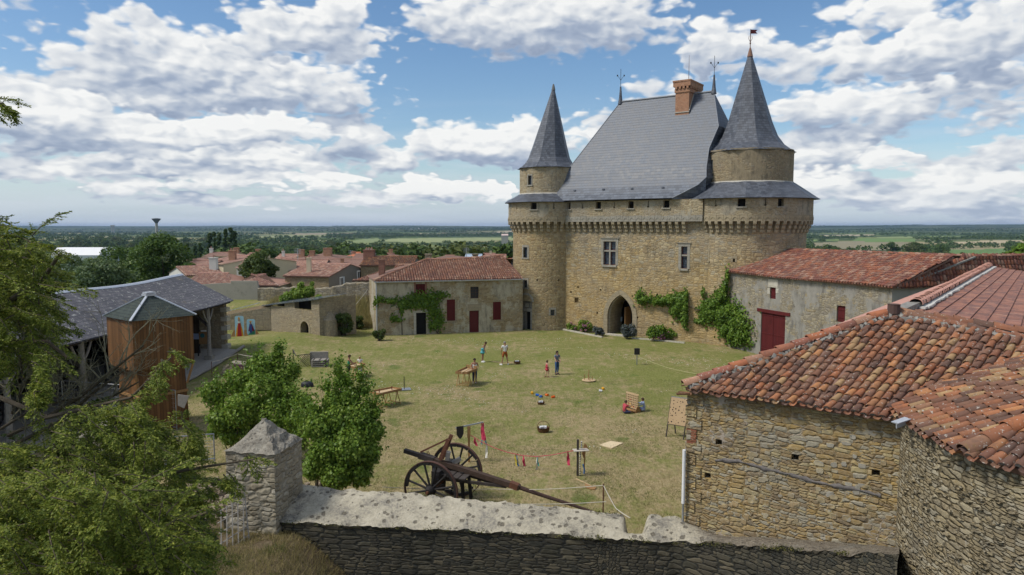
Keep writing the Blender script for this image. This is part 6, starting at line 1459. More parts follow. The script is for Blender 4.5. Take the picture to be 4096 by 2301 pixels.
# lattice panel at the foot of the near pier
lt = thing('wooden_lattice', (P(590, 1360, 18.4).x, 18.3, 0), 'broken wooden lattice leaning at the foot of the square stone pier', 'lattice')
a = P(548, 1385, 17.9); b = P(625, 1325, 18.3); o_ = P(560, 1300, 18.4)
mb = MB(); LA = P(557, 1425, 17.5); LB_ = P(628, 1370, 18.2); LC = P(615, 1240, 18.6); LD = P(545, 1290, 18.2)
for k in range(6):
 t = k/5; mb.bar(LA.lerp(LB_, t), LD.lerp(LC, min(1, t+.15)), .03, .015)
 mb.bar(LA.lerp(LD, t), LB_.lerp(LC, t*.9), .03, .015)
mb.build('slats', M_woodg, lt)
# ------------------------------------------------------------------ trees
def limbs(mb, base, H, spread, n, rs, r0, up=.55, levels=2):
 top = base+V(rs.gauss(0, .03)*H, rs.gauss(0, .03)*H, H*.8); mid_ = base.lerp(top, .5)+V(rs.gauss(0, .02)*H, rs.gauss(0, .02)*H, 0)
 mb.tube([base-V(0, 0, .2), base.lerp(mid_, .5), mid_, top], [r0, r0*.8, r0*.55, r0*.15], 7); ends = []
 for k in range(n):
  t = .3+.6*k/n; s = base.lerp(top, t); a = k*2.4+rs.uniform(-.4, .4); L = spread*rs.uniform(.6, 1)*(1.15-t*.6)
  e = s+V(math.cos(a)*L, math.sin(a)*L, L*up*rs.uniform(.5, 1.4)); m_ = s.lerp(e, .5)+V(0, 0, -L*.06)
  mb.tube([s, m_, e], [r0*.38*(1.1-t), r0*.25*(1.1-t), r0*.06], 5); ends.append(e)
  for j in range(levels):
   a2 = a+rs.uniform(-1, 1); e2 = m_+V(math.cos(a2)*L*.5, math.sin(a2)*L*.5, L*.35*rs.uniform(.2, 1.2)); mb.tube([m_, e2], [r0*.16*(1.1-t), r0*.04], 4); ends.append(e2)
 return ends
def crown_leaves(seed, H, R, nl, ls, shape='round', z0=.22, nc=26, gap=.0):
 "unit building block: leaf quads around many small clumps; H crown top height, R crown radius"
 rs = np.random.RandomState(seed); C_ = []
 for i in range(nc):
  if shape == 'column': t = rs.uniform(0, 1); r_ = R*(1-abs(t-.42)**1.6*.9)*rs.uniform(0, .55); a = rs.uniform(0, 6.28); C_.append((r_*math.cos(a), r_*math.sin(a), H*(z0+(1-z0)*t*.93), R*rs.uniform(.35, .55)*(1.1-t*.65)))
  else:
   a = rs.uniform(0, 6.28); t = rs.uniform(-1, 1); q = math.sqrt(max(0, 1-t*t)); r_ = R*q*rs.uniform(.35, .80); cz = H*(z0+(1-z0)*(.5+.5*t*.72)); C_.append((r_*math.cos(a), r_*math.sin(a), cz, R*rs.uniform(.24, .42)))
 C_ = np.array(C_); w_ = C_[:, 3]**2; idx = rs.choice(len(C_), nl, p=w_/w_.sum()); d = unit(rs.normal(size=(nl, 3))); d[:, 2] = np.where(d[:, 2] < -.3, -d[:, 2]*.5, d[:, 2]); d = unit(d)
 rr = C_[idx, 3]*(rs.uniform(.45, 1.06, nl)**.6); p = C_[idx, :3]+d*rr[:, None]*np.array([1, 1, .85])
 return leaf_quads(p, ls*rs.uniform(.7, 1.3, nl), up=.25, rs=rs, nrm=d)
def make_tree(name, label, cat, base, H, R, mat, nl, ls, seed, shape='round', z0=.22, nc=26, group=None, trunk=True, bark=None, r0=None):
 rs = random.Random(seed); t = thing(name, (0, 0, 0), label, cat, group)
 mb = MB(); ends = limbs(mb, V(0, 0, 0), H*.85, R*.9, 7 if nl > 900 else 4, rs, r0 or H*.022, levels=1 if nl > 900 else 0)
 mb.build('trunk', bark or M_bark, t)
 v, q = crown_leaves(seed, H, R, nl, ls, shape, z0, nc); npmesh('crown', v, q, mat, t)
 t.location = base; return t
def gb(x, y_, Y): p = P(x, y_, Y); return (p.x, Y, gzf(p.x, Y)-.1)
def by_top(x, ytop, Y): p = P(x, ytop, Y); b = gzf(p.x, Y)-.1; return (p.x, Y, b), p.z-b
def rx_(wdisp, Y): return wdisp/K/F*Y
for k, (x, yt, Y, wd, mat, nl, ls, lab) in enumerate((
 (405, 588, 100, 88, L_ash, 9000, .42, 'large dark green ash tree directly behind the shed ridge'),
 (300, 605, 108, 70, L_ash, 6500, .42, 'mid green tree between the bluish bush and the large ash'),
 (250, 655, 92, 80, L_ashb, 7000, .38, 'low bluish green tree behind the left part of the shed roof'),
 (470, 650, 96, 34, L_ash, 2600, .40, 'small ash tree at the right foot of the large dark ash'),
 (180, 640, 118, 80, L_ashb, 5000, .45, 'pale bluish tree beside the far greenhouse roof'),
 (370, 598, 118, 40, L_oak, 3000, .42, 'slim pointed tree crown rising behind the large ash'),
 (648, 632, 86, 49, L_oak, 8000, .30, 'dense round dark tree standing between the village houses'))):
 b, H = by_top(x, yt, Y); make_tree('broadleaf_tree', lab, 'tree', b, H, rx_(wd, Y), mat, nl, ls, 60+k, z0=.18, nc=40)
for k, (x, yt, w_, Y) in enumerate(((526, 576, 10, 330), (538, 574, 7, 335), (550, 577, 10, 325), (567, 568, 10, 330), (580, 564, 13, 322), (590, 573, 9, 328), (503, 606, 9, 300), (490, 612, 7, 305), (470, 607, 9, 310), (385, 588, 7, 320), (395, 592, 6, 318))):
 b, H = by_top(x, yt, Y); make_tree('poplar_tree', ['leftmost tall poplar of the row behind the tiled roofs', 'thin poplar second from the left in the tall row', 'third poplar in the tall row with a lighter crown', 'tall poplar left of the tallest one', 'tallest poplar of the row above the tiled roofs', 'rightmost poplar of the tall row', 'short poplar left of the tall poplar row', 'short poplar second left of the tall row', 'short poplar beside the big ash tree', 'poplar tip showing above the dark ash tree', 'small poplar tip right of the ash crown'][k], 'tree', b, H, rx_(w_*1.1, Y), L_pop, 4200, 1.3, 80+k, 'column', z0=.05, nc=60)
# hedgerow and wood trees out in the country
protos = []
for k, (mat, shape, z0) in enumerate(((L_far1, 'round', .10), (L_far2, 'round', .06), (L_far3, 'round', .08), (L_far1, 'round', .05), (L_far2, 'round', .1), (L_far3, 'round', .06))):
 v, q = crown_leaves(200+k, 1.0, [.52, .60, .66, .75, .48, .7][k], 1150, .10, shape, z0*.3, 26)
 protos.append((v, q, mat))
rowspec = [  # x0, x1, ytop, height, spacing factor, jitter of ytop
 (440, 1292, 634, 9, .8, 3), (600, 1292, 628, 11, .75, 3), (600, 1292, 620, 12, .8, 3), (740, 1292, 613, 12, .9, 2), (440, 860, 607, 12, .9, 2), (590, 900, 600, 12, .9, 2),
 (1240, 1292, 604, 12, .9, 1), (150, 600, 596, 13, .9, 1.5), (2018, 2300, 640, 9, .7, 3), (2260, 2420, 634, 10, .7, 3), (2018, 2130, 622, 10, .9, 2), (2020, 2576, 607, 12, 1.0, 1.5), (2330, 2576, 612, 11, .9, 2),
 (150, 900, 590, 13, 1.0, 1), (1000, 1292, 592, 12, 1, .8), (2330, 2576, 597, 12, 1, 1), (2018, 2300, 598, 13, 1.6, 1), (2420, 2576, 650, 9, .7, 2) ,(0, 440, 612, 12, .8, 3), (0, 440, 602, 13, .8, 2), (0, 500, 592, 13, .9, 2), (0, 900, 584, 13, 1, 1), (1000, 1292, 586, 12, 1, 1), (2018, 2576, 590, 12, 1.1, 1), (2018, 2576, 584, 12, 1.1, 1), (2018, 2200, 630, 9, .8, 2), (900, 1292, 616, 12, .8, 2)]
spots = []; rs = random.Random(77)
def find(x, yt, h):
 d = ray(x, yt); X_ = GF*d[0]/d[1]; dz = CAMZ+GF*d[2]/d[1]-gz(X_, GF); ok = dz > 0
 if not ok.any(): return None
 e = np.where(ok, np.abs(dz-h), 1e9); i = int(e.argmin()); return (float(e[i]), float(GF[i]), float(dz[i]))
GF = np.geomspace(190, 8500, 90)
FIELDS = [([(862, 611), (905, 603), (950, 600), (962, 606), (930, 613), (880, 615)], (.20, .24, .09)), ([(958, 604), (1010, 600), (1240, 598), (1292, 597), (1292, 605), (1180, 609), (1060, 612), (965, 609)], (.26, .29, .12)), ([(2040, 630), (2045, 612), (2120, 608), (2300, 611), (2305, 624), (2340, 632), (2200, 630)], (.24, .21, .12)), ([(2130, 611), (2160, 600), (2300, 602), (2302, 609)], (.13, .21, .05)), ([(2385, 648), (2380, 630), (2530, 628), (2540, 645)], (.11, .19, .05)), ([(2390, 616), (2400, 609), (2540, 605), (2576, 606), (2576, 612), (2450, 617)], (.40, .33, .20)), ([(1250, 583), (1292, 582), (1292, 586), (1250, 587)], (.34, .28, .18)), ([(740, 588), (900, 586), (900, 589), (740, 591)], (.33, .26, .17)), ([(2060, 592), (2200, 590), (2200, 594), (2060, 596)], (.36, .31, .2)), ([(640, 594), (820, 592), (825, 596), (650, 598)], (.25, .26, .12)), ([(2200, 597), (2420, 595), (2420, 599), (2210, 600)], (.22, .27, .10)), ([(2040, 604), (2110, 603), (2110, 606), (2042, 607)], (.18, .25, .07)), ([(1000, 588), (1200, 587), (1200, 590), (1010, 591)], (.30, .27, .15)), ([(400, 601), (520, 599), (520, 604), (400, 606)], (.28, .24, .13))]
GY = np.geomspace(150, 13000, 150)
def ground_hit(x, y):
 d = ray(x, y); X_ = GY*d[0]/d[1]; h = (CAMZ+GY*d[2]/d[1]) < gz(X_, GY)
 return float(GY[h.argmax()]) if h.any() else None
FT_ = [inpoly(f) for f, _ in FIELDS]
def proj(x, y, z):
 dy = z-CAMZ; f = y*math.cos(PITCH)-dy*math.sin(PITCH); u = y*math.sin(PITCH)+dy*math.cos(PITCH); return ((512+F*x/f)*K, (287.5-F*u/f)*K)
def infield(x, y, z=None):
 sx, sy = proj(x, y, (gzf(x, y) if z is None else z)+2)
 if not 565 < sy < 655: return False
 return any(f(sx, sy) or f(sx, sy+3) for f in FT_)
for fi, (poly, colr) in enumerate(FIELDS):
 x0, x1 = min(q[0] for q in poly), max(q[0] for q in poly); y0, y1 = min(q[1] for q in poly), max(q[1] for q in poly); fn = FT_[fi]; mb = MB()
 nx_, ny_ = 40, 14; gp_ = {}
 for i in range(nx_+1):
  for j in range(ny_+1):
   x, y = x0+(x1-x0)*i/nx_, y0+(y1-y0)*j/ny_; Y = ground_hit(x, y)
   if Y: p = P(x, y, Y); gp_[i, j] = V(p.x, Y, gzf(p.x, Y)+.35)
 for i in range(nx_):
  for j in range(ny_):
   x, y = x0+(x1-x0)*(i+.5)/nx_, y0+(y1-y0)*(j+.5)/ny_
   ks = [(i, j+1), (i+1, j+1), (i+1, j), (i, j)]
   if fn(x, y) and all(k in gp_ for k in ks): mb.face([gp_[k] for k in ks])
 if mb.f: tag(mb.build('field', plain('field_crop_%d' % fi, colr, .95, .25, .02), None), kind='structure')
for (x0, x1, yt, h, sf, jt) in rowspec:
 x = x0
 while x < x1:
  hh = h*rs.uniform(.7, 1.25); yy = yt+rs.uniform(-jt, jt)+1.5*math.sin(x*.021+yt); f = find(x, yy, hh)
  if f is None: x += 20; continue
  _, Y, dz = f; dz = min(dz, hh*1.6); p = P(x, yy, Y)
  if infield(p.x, Y): x += 3; continue
  spots.append((p.x, Y+rs.uniform(-.03, .03)*Y, min(hh, dz), Y)); x += max(2.2, sf*.62*hh/Y*F*K)*rs.uniform(.7, 1.3)
spots.sort(key=lambda s: -s[2]/s[3]); indiv = spots[:285]; rest = spots[285:]
LABS = 'one of many rounded green hedgerow trees spread over the plain beyond the village'
tp = []
for k, (v, q, mat) in enumerate(protos):
 t = thing('hedgerow_tree', (0, 0, 0), LABS, 'tree', 'hedgerow trees across the plain'); mb = MB(); mb.tube([(0, 0, -.1), (0, 0, .5)], [.035, .02], 5); mb.build('trunk', M_bark, t); npmesh('crown', v, q, mat, t); tp.append(t)
used_ = set()
for i, (x, y, h, Y) in enumerate(indiv):
 k = rs.randrange(6)
 if k in used_: t = copy_tree(tp[k])
 else: t = tp[k]; used_.add(k)
 t.location = (x, y, gzf(x, y)-.3); t.scale = (h*rs.uniform(.9, 1.3), h*rs.uniform(.9, 1.3), h*1.02); t.rotation_euler = (0, 0, rs.uniform(0, 6.28))
# far woods and hedges as one mass
far = list(rest)
r2 = random.Random(5)
def seg_trees(a0, a1, d0, d1, sp, h):
 L_ = math.hypot(a1[0]-a0[0], a1[1]-a0[1]); n = int(L_/sp)
 for k in range(n):
  t = (k+r2.random())/n; far.append((a0[0]+(a1[0]-a0[0])*t+r2.uniform(-d0, d0), a0[1]+(a1[1]-a0[1])*t+r2.uniform(-d1, d1), h*r2.uniform(.6, 1.2), 0))
for k in range(165):
 Y = 900*(9.0**r2.random()); X = r2.uniform(-.80, .80)*Y; a = r2.gauss(0, .25) if r2.random() < .75 else r2.uniform(-1.5, 1.5); L_ = r2.uniform(250, 900)*(Y/1500)**.4
 seg_trees((X, Y), (X+math.cos(a)*L_, Y+math.sin(a)*L_), 6, 10, 9 if Y < 3000 else 14, 11)
for k in range(24):
 Y = r2.uniform(2600, 8800); X = r2.uniform(-.8, .8)*Y; w_ = r2.uniform(250, 900)
 for j in range(110): far.append((X+r2.gauss(0, w_*.5), Y+r2.gauss(0, 120), r2.uniform(10, 16), 0))
lv, lq, _ = protos[0]; vv_ = []; qq_ = []; nb2 = 0; rsn = np.random.RandomState(3); M_ = 34
farz = gz(np.array([f[0] for f in far]), np.array([f[1] for f in far]))
for (x, y, h, _y), zz in zip(far, farz):
 if y > 12500 or abs(x) > .85*y or infield(x, y, zz): continue
 n = M_ if y < 3500 else 16; ls = h*(.30 if y < 3500 else .5)
 d = unit(rsn.normal(size=(n, 3))); d[:, 2] = np.abs(d[:, 2])*.9; c_ = np.array([x, y, zz+h*.32])+d*np.array([h*.58, h*.58, h*.6])*rsn.uniform(.55, 1, (n, 1))
 a, b = leaf_quads(c_, ls, up=.5, aspect=.9, rs=rsn, nrm=d); vv_.append(a); qq_.append(b+nb2); nb2 += len(a)
o = npmesh('distant_woodland', np.concatenate(vv_), np.concatenate(qq_), L_far1); tag(o, 'distant woods and hedges in long dark bands across the plain', 'woodland', kind='stuff')
# ------------------------------------------------------------------ village houses
N = newmat('village_roof_tiles'); uv = uvw(N); s_ = N.sep(uv); pos = posw(N)
oi = N.n('ShaderNodeObjectInfo').outputs['Random']
br = N.n('ShaderNodeTexBrick', Vector=uv, Color1=(0, 0, 0), Color2=(1, 1, 1), Mortar=(.5, .5, .5), Scale=1.0, Mortar_Size=.0, Brick_Width=.24, Row_Height=.36)
rib = N.m('ABSOLUTE', N.m('SINE', N.m('MULTIPLY', s_[0], math.pi/.24)))
c = N.ramp(br.outputs[0], [(0, (.27, .15, .115)), (.3, (.38, .21, .155)), (.6, (.45, .26, .19)), (.85, (.34, .20, .16)), (1, (.50, .33, .25))])
c = N.mix(N.m('MULTIPLY', N.m('SUBTRACT', oi, .15), 1.0, clamp=True), c, (.20, .125, .10)); c = N.mix(N.step(rib, .1, .55, .6, 0), c, (.07, .045, .035))
c = N.mix(N.step(N.m('FRACT', N.m('DIVIDE', s_[1], .36)), 0, .15, .35, 0), c, (.07, .04, .035)); c = N.mix(N.step(N.noise(pos, .7, 5, .7), .5, .7, 0, .4), c, (.16, .12, .10))
M_vt = fin(N, c, rib, .8, .06, .9, .15)
def house(label, eL, eR, Y, ridge_y, wd, zb=-6, mat=M_cream, gmat=None, group=None, dY=0.0, name='village_house', hipL=0, hipR=0, chim=(), wins=(), real=False, tm=None, over=.25, cat='house'):
 """eL, eR: survey x,y of the front eave ends; Y forward distance of the left end, dY extra at the right end; ridge_y survey y of the ridge"""
 a = P(eL[0], eL[1], Y); b = P(eR[0], eR[1], Y+dY); ze = (a.z+b.z)/2; a.z = b.z = ze; e = (b-a).normalized(); n = V(-e.y, e.x, 0); L = (b-a).length
 mY = Y+dY/2+wd/2; zr = P((eL[0]+eR[0])/2, ridge_y, mY).z; zr = max(zr, ze+.5)
 t = thing(name, (a.x, a.y, 0), label, cat, group or 'village houses behind the castle')
 hw = wd/2; r0 = a+e*hipL+n*hw; r1 = b-e*hipR+n*hw; r0.z = r1.z = zr
 c_, d_ = a+n*wd, b+n*wd
 mb = MB(); lo = lambda p: V(p.x, p.y, zb)
 mb.face([lo(a), lo(b), b, a]); mb.build('wall', mat, t)
 mb = MB(); mb.face([lo(d_), lo(c_), c_, d_])
 if hipR == 0: mb.face([lo(b), lo(d_), d_, r1, b])
 else: mb.face([lo(b), lo(d_), d_, b])
 if hipL == 0: mb.face([lo(c_), lo(a), a, r0, c_])
 else: mb.face([lo(c_), lo(a), a, c_])
 mb.build('gable_wall', gmat or mat, t)
 mb = MB(); sl = (r0-(a+e*hipL)); s1 = V(0, 0, .05)
 ao, bo = a-n*over+V(0, 0, -over*.35)-e*(.15 if not hipL else over), b-n*over+V(0, 0, -over*.35)+e*(.15 if not hipR else over)
 co, do = c_+n*over-V(0, 0, over*.35)-e*.15, d_+n*over-V(0, 0, over*.35)+e*.15; q0, q1 = r0-e*(.15 if not hipL else 0), r1+e*(.15 if not hipR else 0)
 if real:
  kw = dict(pitch=.25, row=.38, r=.098, seg=3, seed=int(Y), pans=False); S0 = (r0-ao); S0 = S0-e*S0.dot(e); HH = S0.length; LL = (bo-ao).length
  roof_slope('tiled_slope', t, ao, bo, r0, tm or M_tilefar, poly=[(0, 0), (LL, 0), ((q1-ao).dot(e), HH), ((q0-ao).dot(e), HH)], **kw)
 else: mb.face([ao, bo, q1, q0])
 mb.face([do, co, q0, q1])
 if hipL: mb.face([co, ao, q0])
 if hipR: mb.face([bo, do, q1])
 rf = mb.build('roof', tm or M_vt, t)
 mb = MB(); mb.tube([q0+V(0, 0, .03), q1+V(0, 0, .03)], .12, 5); mb.build('ridge_tiles', tm or M_tilefar, rf)
 for (s, q, h, w_, m_, pots) in chim:
  c0 = a+e*(L*s)+n*(wd*q); rz = ze+(zr-ze)*(1-abs(q-.5)*2); chimney_obj('chimney', c0, w_, w_*.8, rz-.5, rz+h, m_, t, pots)
 for (s, z_, w_, h, side, m_) in wins:
  if side == 'R': o_, ee = b, n
  else: o_, ee = a, e
  nn = V(ee.y, -ee.x, 0); LL = wd if side == 'R' else L; c0 = o_+ee*(LL*s); c0.z = ze+z_; R_ = math.atan2(ee.y, ee.x)
  mb = MB(); mb.box(c0+nn*.03, (w_, .10, h), rz=R_); wo_ = mb.build('window', M_white, t)
  for q in (-1, 1): mb = MB(); mb.box(c0+nn*.085+ee*(q*w_*.22), (w_*.30, .02, h*.8), rz=R_); mb.build('pane', M_glass, wo_)
  if m_: mb = MB(); mb.box(c0+nn*.05+ee*(w_*.85), (w_*.45, .05, h), rz=R_); mb.build('shutter', m_, wo_)
 return t
X5 = lambda z: (720+z*.3028)/1.5901
Y5 = lambda z: (860+z*.3028)/1.5901
X6 = lambda z: (1300+z*.3028)/1.5901
BR = M_brick
house('bright terracotta roof just right of the shed ridge', (X5(60), Y5(930)), (X5(690), Y5(912)), 79.5, Y5(772), 8, mat=M_streak, hipR=2.0, real=True, tm=M_tilefar)
house('pale house with brown roof and tall white chimney behind the bright roof', (X5(90), Y5(790)), (X5(560), Y5(775)), 88, Y5(672), 7, mat=M_cream, gmat=M_whiter, real=True, dY=3, chim=((.90, .25, 1.5, .9, M_whiter, 1),))
house('big cream gable house with brick chimneys behind the white chimney', (X5(250), Y5(612)), (X5(572), Y5(650)), 103, Y5(535), 11, mat=M_cream, gmat=M_cream, dY=-6, chim=((.62, .25, 1.2, .9, BR, 2),))
house('dark red roof under the big brick chimney', (X5(60), Y5(665)), (X5(420), Y5(660)), 97, Y5(600), 6, mat=M_cream)
house('flat topped pink roof far left of the village', (X5(50), Y5(588)), (X5(300), Y5(600)), 118, Y5(540), 9, mat=M_cream, hipL=3)
house('long pale pink roof behind the big cream gable', (X5(300), Y5(548)), (X5(690), Y5(535)), 135, Y5(518), 8, mat=M_cream, chim=((.0, .5, .8, .6, M_whiter, 1), (.88, .5, .9, .9, BR, 0)))
house('small white house wall left of the round tree', (X5(745), Y5(690)), (X5(850), Y5(690)), 92, Y5(655), 5, mat=M_whiter)
house('low red hipped roof in front of the round tree', (X5(690), Y5(900)), (X5(1290), Y5(948)), 79.8, Y5(790), 8, mat=M_streak, hipL=2.5, hipR=4.5, real=True, tm=M_tilefar)
house('long dark brown roofed house behind the stone house', (X5(1272), Y5(732)), (X5(1850), Y5(735)), 104, Y5(590), 9, mat=M_paler, chim=((.5, .5, .4, .4, BR, 0),))
house('long dark brown roof continuing to the right over pale stone', (X5(1850), Y5(688)), (X5(2400), Y5(686)), 106, Y5(580), 9, mat=M_villstone, chim=((.45, .25, .6, .5, BR, 0),))
house('stone house with orange tiles, grey gable and white framed windows', (X5(1385), Y5(797)), (X5(1965), Y5(805)), 84, Y5(645), 10.5, mat=M_villstone, gmat=M_greyr, dY=-1.5, real=True, tm=M_tilefar, zb=-1, chim=((.42, .13, 1.7, .5, M_cream, 1),), wins=((.28, -.9, .75, 1.2, 'R', plain('pale_shutter', (.45, .5, .55), .6)), (.72, -.55, 1.0, 1.5, 'R', plain('pale_shutter', (.45, .5, .55), .6))))
house('dark roofed stone house with zinc gutter behind the farmhouse chimney', (X6(470), Y5(650)), (X6(1150), Y5(664)), 90, Y5(548), 8, mat=M_villstone, gmat=M_greyr, real=True, tm=M_tile, chim=((.05, .5, .8, 1.4, M_brickd, 3),))
house('low house with weathered brown tiles and pale wall left of the farmhouse', (X6(395), Y5(856)), (X6(700), Y5(856)), 79.5, Y5(735), 7, mat=M_cream, gmat=M_cream, real=True, tm=M_tileh, hipL=2.6, zb=0)
house('narrow pale tiled roof just above the farmhouse hip', (X6(910), Y5(735)), (X6(1110), Y5(725)), 82, Y5(678), 5, mat=M_cream, real=True, tm=M_tileh)
house('orange red new roof above the brown roofs', (X5(2140), Y5(550)), (X5(2370), Y5(550)), 150, Y5(494), 10, mat=M_cream, hipL=3, hipR=3, tm=plain('new_orange_tiles', (.50, .17, .08), .8, .2, 2), chim=((.5, .3, .5, .8, BR, 0),))
house('pink grey roof right of the orange one', (X5(2270), Y5(582)), (X5(2450), Y5(580)), 128, Y5(515), 8, mat=M_cream, chim=((.9, .5, .9, .9, M_paler, 0),))
house('wide brown hipped roof with several chimneys in the middle of the village', (X5(1470), Y5(578)), (X5(2080), Y5(576)), 126, Y5(508), 12, mat=M_cream, hipL=4, hipR=4, chim=((.1, .3, 1.0, .9, BR, 0), (.33, .3, .8, .9, BR, 0), (.68, .3, 1.3, 1.4, BR, 0)))
house('pale brown roof with a white chimney left of the hipped roof', (X5(1235), Y5(585)), (X5(1490), Y5(582)), 130, Y5(520), 8, mat=M_cream, chim=((.3, .3, .9, .5, M_whiter, 1),))
house('little grey gabled roof behind the round tree', (X5(1262), Y5(625)), (X5(1400), Y5(620)), 112, Y5(585), 6, mat=M_greyr)
house('roof with a brick chimney left behind the round tree', (X5(830), Y5(545)), (X5(1010), Y5(545)), 140, Y5(512), 8, mat=M_cream, chim=((.6, .5, .7, .9, BR, 0),))
house('long salmon roof behind the farmhouse roof', (X6(1415), Y5(585)), (X6(1900), Y5(585)), 130, Y5(535), 9, mat=M_cream, hipL=2, hipR=3)
house('pale blue grey metal roof behind the tall stone chimney', (X6(1850), Y5(560)), (X6(2060), Y5(562)), 150, Y5(530), 8, mat=M_whiter, tm=plain('pale_metal_roof', (.35, .42, .5), .5))
house('small salmon hipped roof close to the left tower', (X6(2075), Y5(545)), (X6(2255), Y5(545)), 160, Y5(510), 8, mat=M_cream, hipL=3, hipR=3, chim=((.6, .4, .6, .5, M_cream, 0),))
house('white gabled house with brown roof beside the left tower', (X6(2110), Y5(580)), (X6(2380), Y5(590)), 105, Y5(542), 8, mat=M_whiter, zb=-4)
house('dark grey tiled roof touching the left tower', (X6(2215), Y5(632)), (X6(2520), Y5(630)), 88, Y5(545), 8, mat=M_greyr, hipL=4, real=True, tm=M_tile, zb=-1)
house('little red roof over the trees behind the village', (X6(760), Y5(545)), (X6(905), Y5(545)), 150, Y5(521), 7, mat=M_cream, hipL=2, hipR=2, chim=((.5, .5, .8, .8, BR, 0),))
t = thing('stone_chimney_stack', (P(1196, 650, 92).x, 92, 0), 'tall free standing grey chimney stack behind the farmhouse roof', 'chimney')
mb = MB(); a = P(1189.5, 660, 92); b = P(1202, 642, 92); mb.box(((a.x+b.x)/2, 92, 0), (b.x-a.x, 1.0, 2*b.z)); mb.build('stack', M_greyr, t); mb = MB(); mb.box(((a.x+b.x)/2, 92, b.z+.08), (b.x-a.x+.15, 1.15, .16)); mb.build('cap', M_dryg, t)
for k, (x, yt, Y) in enumerate(((X5(1551), Y5(440), 108), (X5(2255), Y5(465), 150), (X6(1867), Y5(430), 120), (X6(630), Y5(500), 100))):
 t = thing('television_aerial', (P(x, 650, Y).x, Y, 0), ['lattice aerial mast over the dark brown roof', 'thin aerial over the orange red roof', 'thin pole aerial left of the tall chimney stack', 'aerial on the dark roofed stone house'][k], 'aerial', 'aerials on the village roofs')
 p = P(x, yt, Y); mb = MB(); mb.tube([(p.x, Y, 0), (p.x, Y, p.z)], .05, 5); mb.build('mast', M_steel, t)
 mb = MB()
 for j in range(4): mb.bar((p.x-.5, Y, p.z-.1-j*.22), (p.x+.5, Y, p.z-.1-j*.22), .05)
 mb.build('rods', M_steel, t)
# greenhouse, water towers, wind turbines, far town
gh = thing('greenhouse', (P(205, 640, 230).x, 230, 0), 'long white roofed greenhouse far off beyond the left trees', 'greenhouse')
a = P(140, 641, 230); b = P(262, 641, 230); zr = P(200, 622, 235).z
mb = MB(); mb.box(((a.x+b.x)/2, 233, (a.z-7)/2), (b.x-a.x, 12, a.z+7)); mb.build('glass_wall', plain('greenhouse_glass', (.40, .45, .46), .4), gh); mb = MB(); mb.prism([V(a.x, 227, a.z), V(a.x, 239, a.z), V(a.x, 235, zr), V(a.x, 231, zr)], (0, 0, 0), (b.x-a.x, 0, 0)); mb.build('roof', M_white, gh)
def water_tower(label, x, ytop, ybase, Y, w_):
 p = P(x, ytop, Y); R = rx_(w_/2, Y); zb = gzf(p.x, Y)-2; t = thing('water_tower', (p.x, Y, 0), label, 'water tower'); H = p.z-zb
 mb = MB(); mb.lathe([(R*.34, zb), (R*.30, p.z-R*1.1)], (p.x, Y, 0), 16); mb.build('shaft', M_paler, t, smooth=True)
 mb = MB(); mb.lathe([(R*.30, p.z-R*1.1), (R*.42, p.z-R*.85), (R*.9, p.z-R*.25), (R, p.z-R*.12), (R, p.z), (R*.2, p.z+R*.12), (0, p.z+R*.12)], (p.x, Y, 0), 24); mb.build('tank', plain('dark_concrete', (.10, .105, .10), .9), t, smooth=True)
water_tower('pale water tower with a wide dark funnel top standing on the skyline', 393, 550, 590, 1500, 21)
t = thing('water_tower', (P(283, 570, 4200).x, 4200, 0), 'tiny table shaped water tower far away on the left skyline', 'water tower'); p = P(283, 566.5, 4200); q = rx_(4.2, 4200)
mb = MB(); mb.box((p.x, 4200, p.z-q*.3), (q*2.1, q, q*.6)); mb.build('tank', M_paler, t)
for s_ in (-1, 1): mb = MB(); mb.box((p.x+s_*q*.6, 4200, p.z-60), (q*.5, q*.5, 118)); mb.build('leg', M_paler, t)
for k, (x, yh, h) in enumerate(((100, 571, 8), (152, 572, 8), (210, 571, 9), (635, 568, 8), (675, 568, 9), (728, 569, 7))):
 Y = 9000; p = P(x, yh, Y); t = thing('wind_turbine', (p.x, Y, 0), ['leftmost of the wind turbines on the left skyline', 'second wind turbine from the left on the skyline', 'wind turbine left of the tiny water tower', 'wind turbine on the skyline above the poplars, left one', 'middle wind turbine of the three near the poplars', 'right wind turbine of the three near the poplars'][k], 'wind turbine', 'wind turbines on the horizon')
 mb = MB(); mb.tube([(p.x, Y, -30), (p.x, Y, p.z)], [3.2, 2], 6); mb.build('tower', M_white, t); L_ = rx_(h, Y)
 for j in range(3): a = k*.7+j*2.094+.5; mb = MB(); mb.bar((p.x, Y-3, p.z), (p.x+math.cos(a)*L_, Y-3, p.z+math.sin(a)*L_), 2.6, 1.2); mb.build('blade', M_white, t)
tw = random.Random(12); mb = MB()
for k in range(240):
 x = tw.gauss(1080, 85); y = tw.uniform(575, 582); Y = 5200+(582-y)*260; p = P(x, y, Y); s = tw.uniform(8, 16); mb.box((p.x, Y, p.z), (s*1.6, s, s*.5))
o = mb.build('distant_town', plain('town_walls', (.48, .43, .38), .9, .5, .002)); tag(o, 'distant pale town spread along the ridge on the horizon', 'town', kind='stuff')
for k in range(7):
 x = 1035+k*9.5+(4 if k > 3 else 0); Y = 5600; p = P(x, 574.2, Y); t = thing('tower_block', (p.x, Y, 0), 'one of several pale tower blocks in the distant town on the horizon', 'tower block', 'tower blocks of the distant town')
 mb = MB(); mb.box((p.x, Y, p.z-14), (rx_(4.5, Y), 14, 30)); mb.build('block', M_whiter, t)
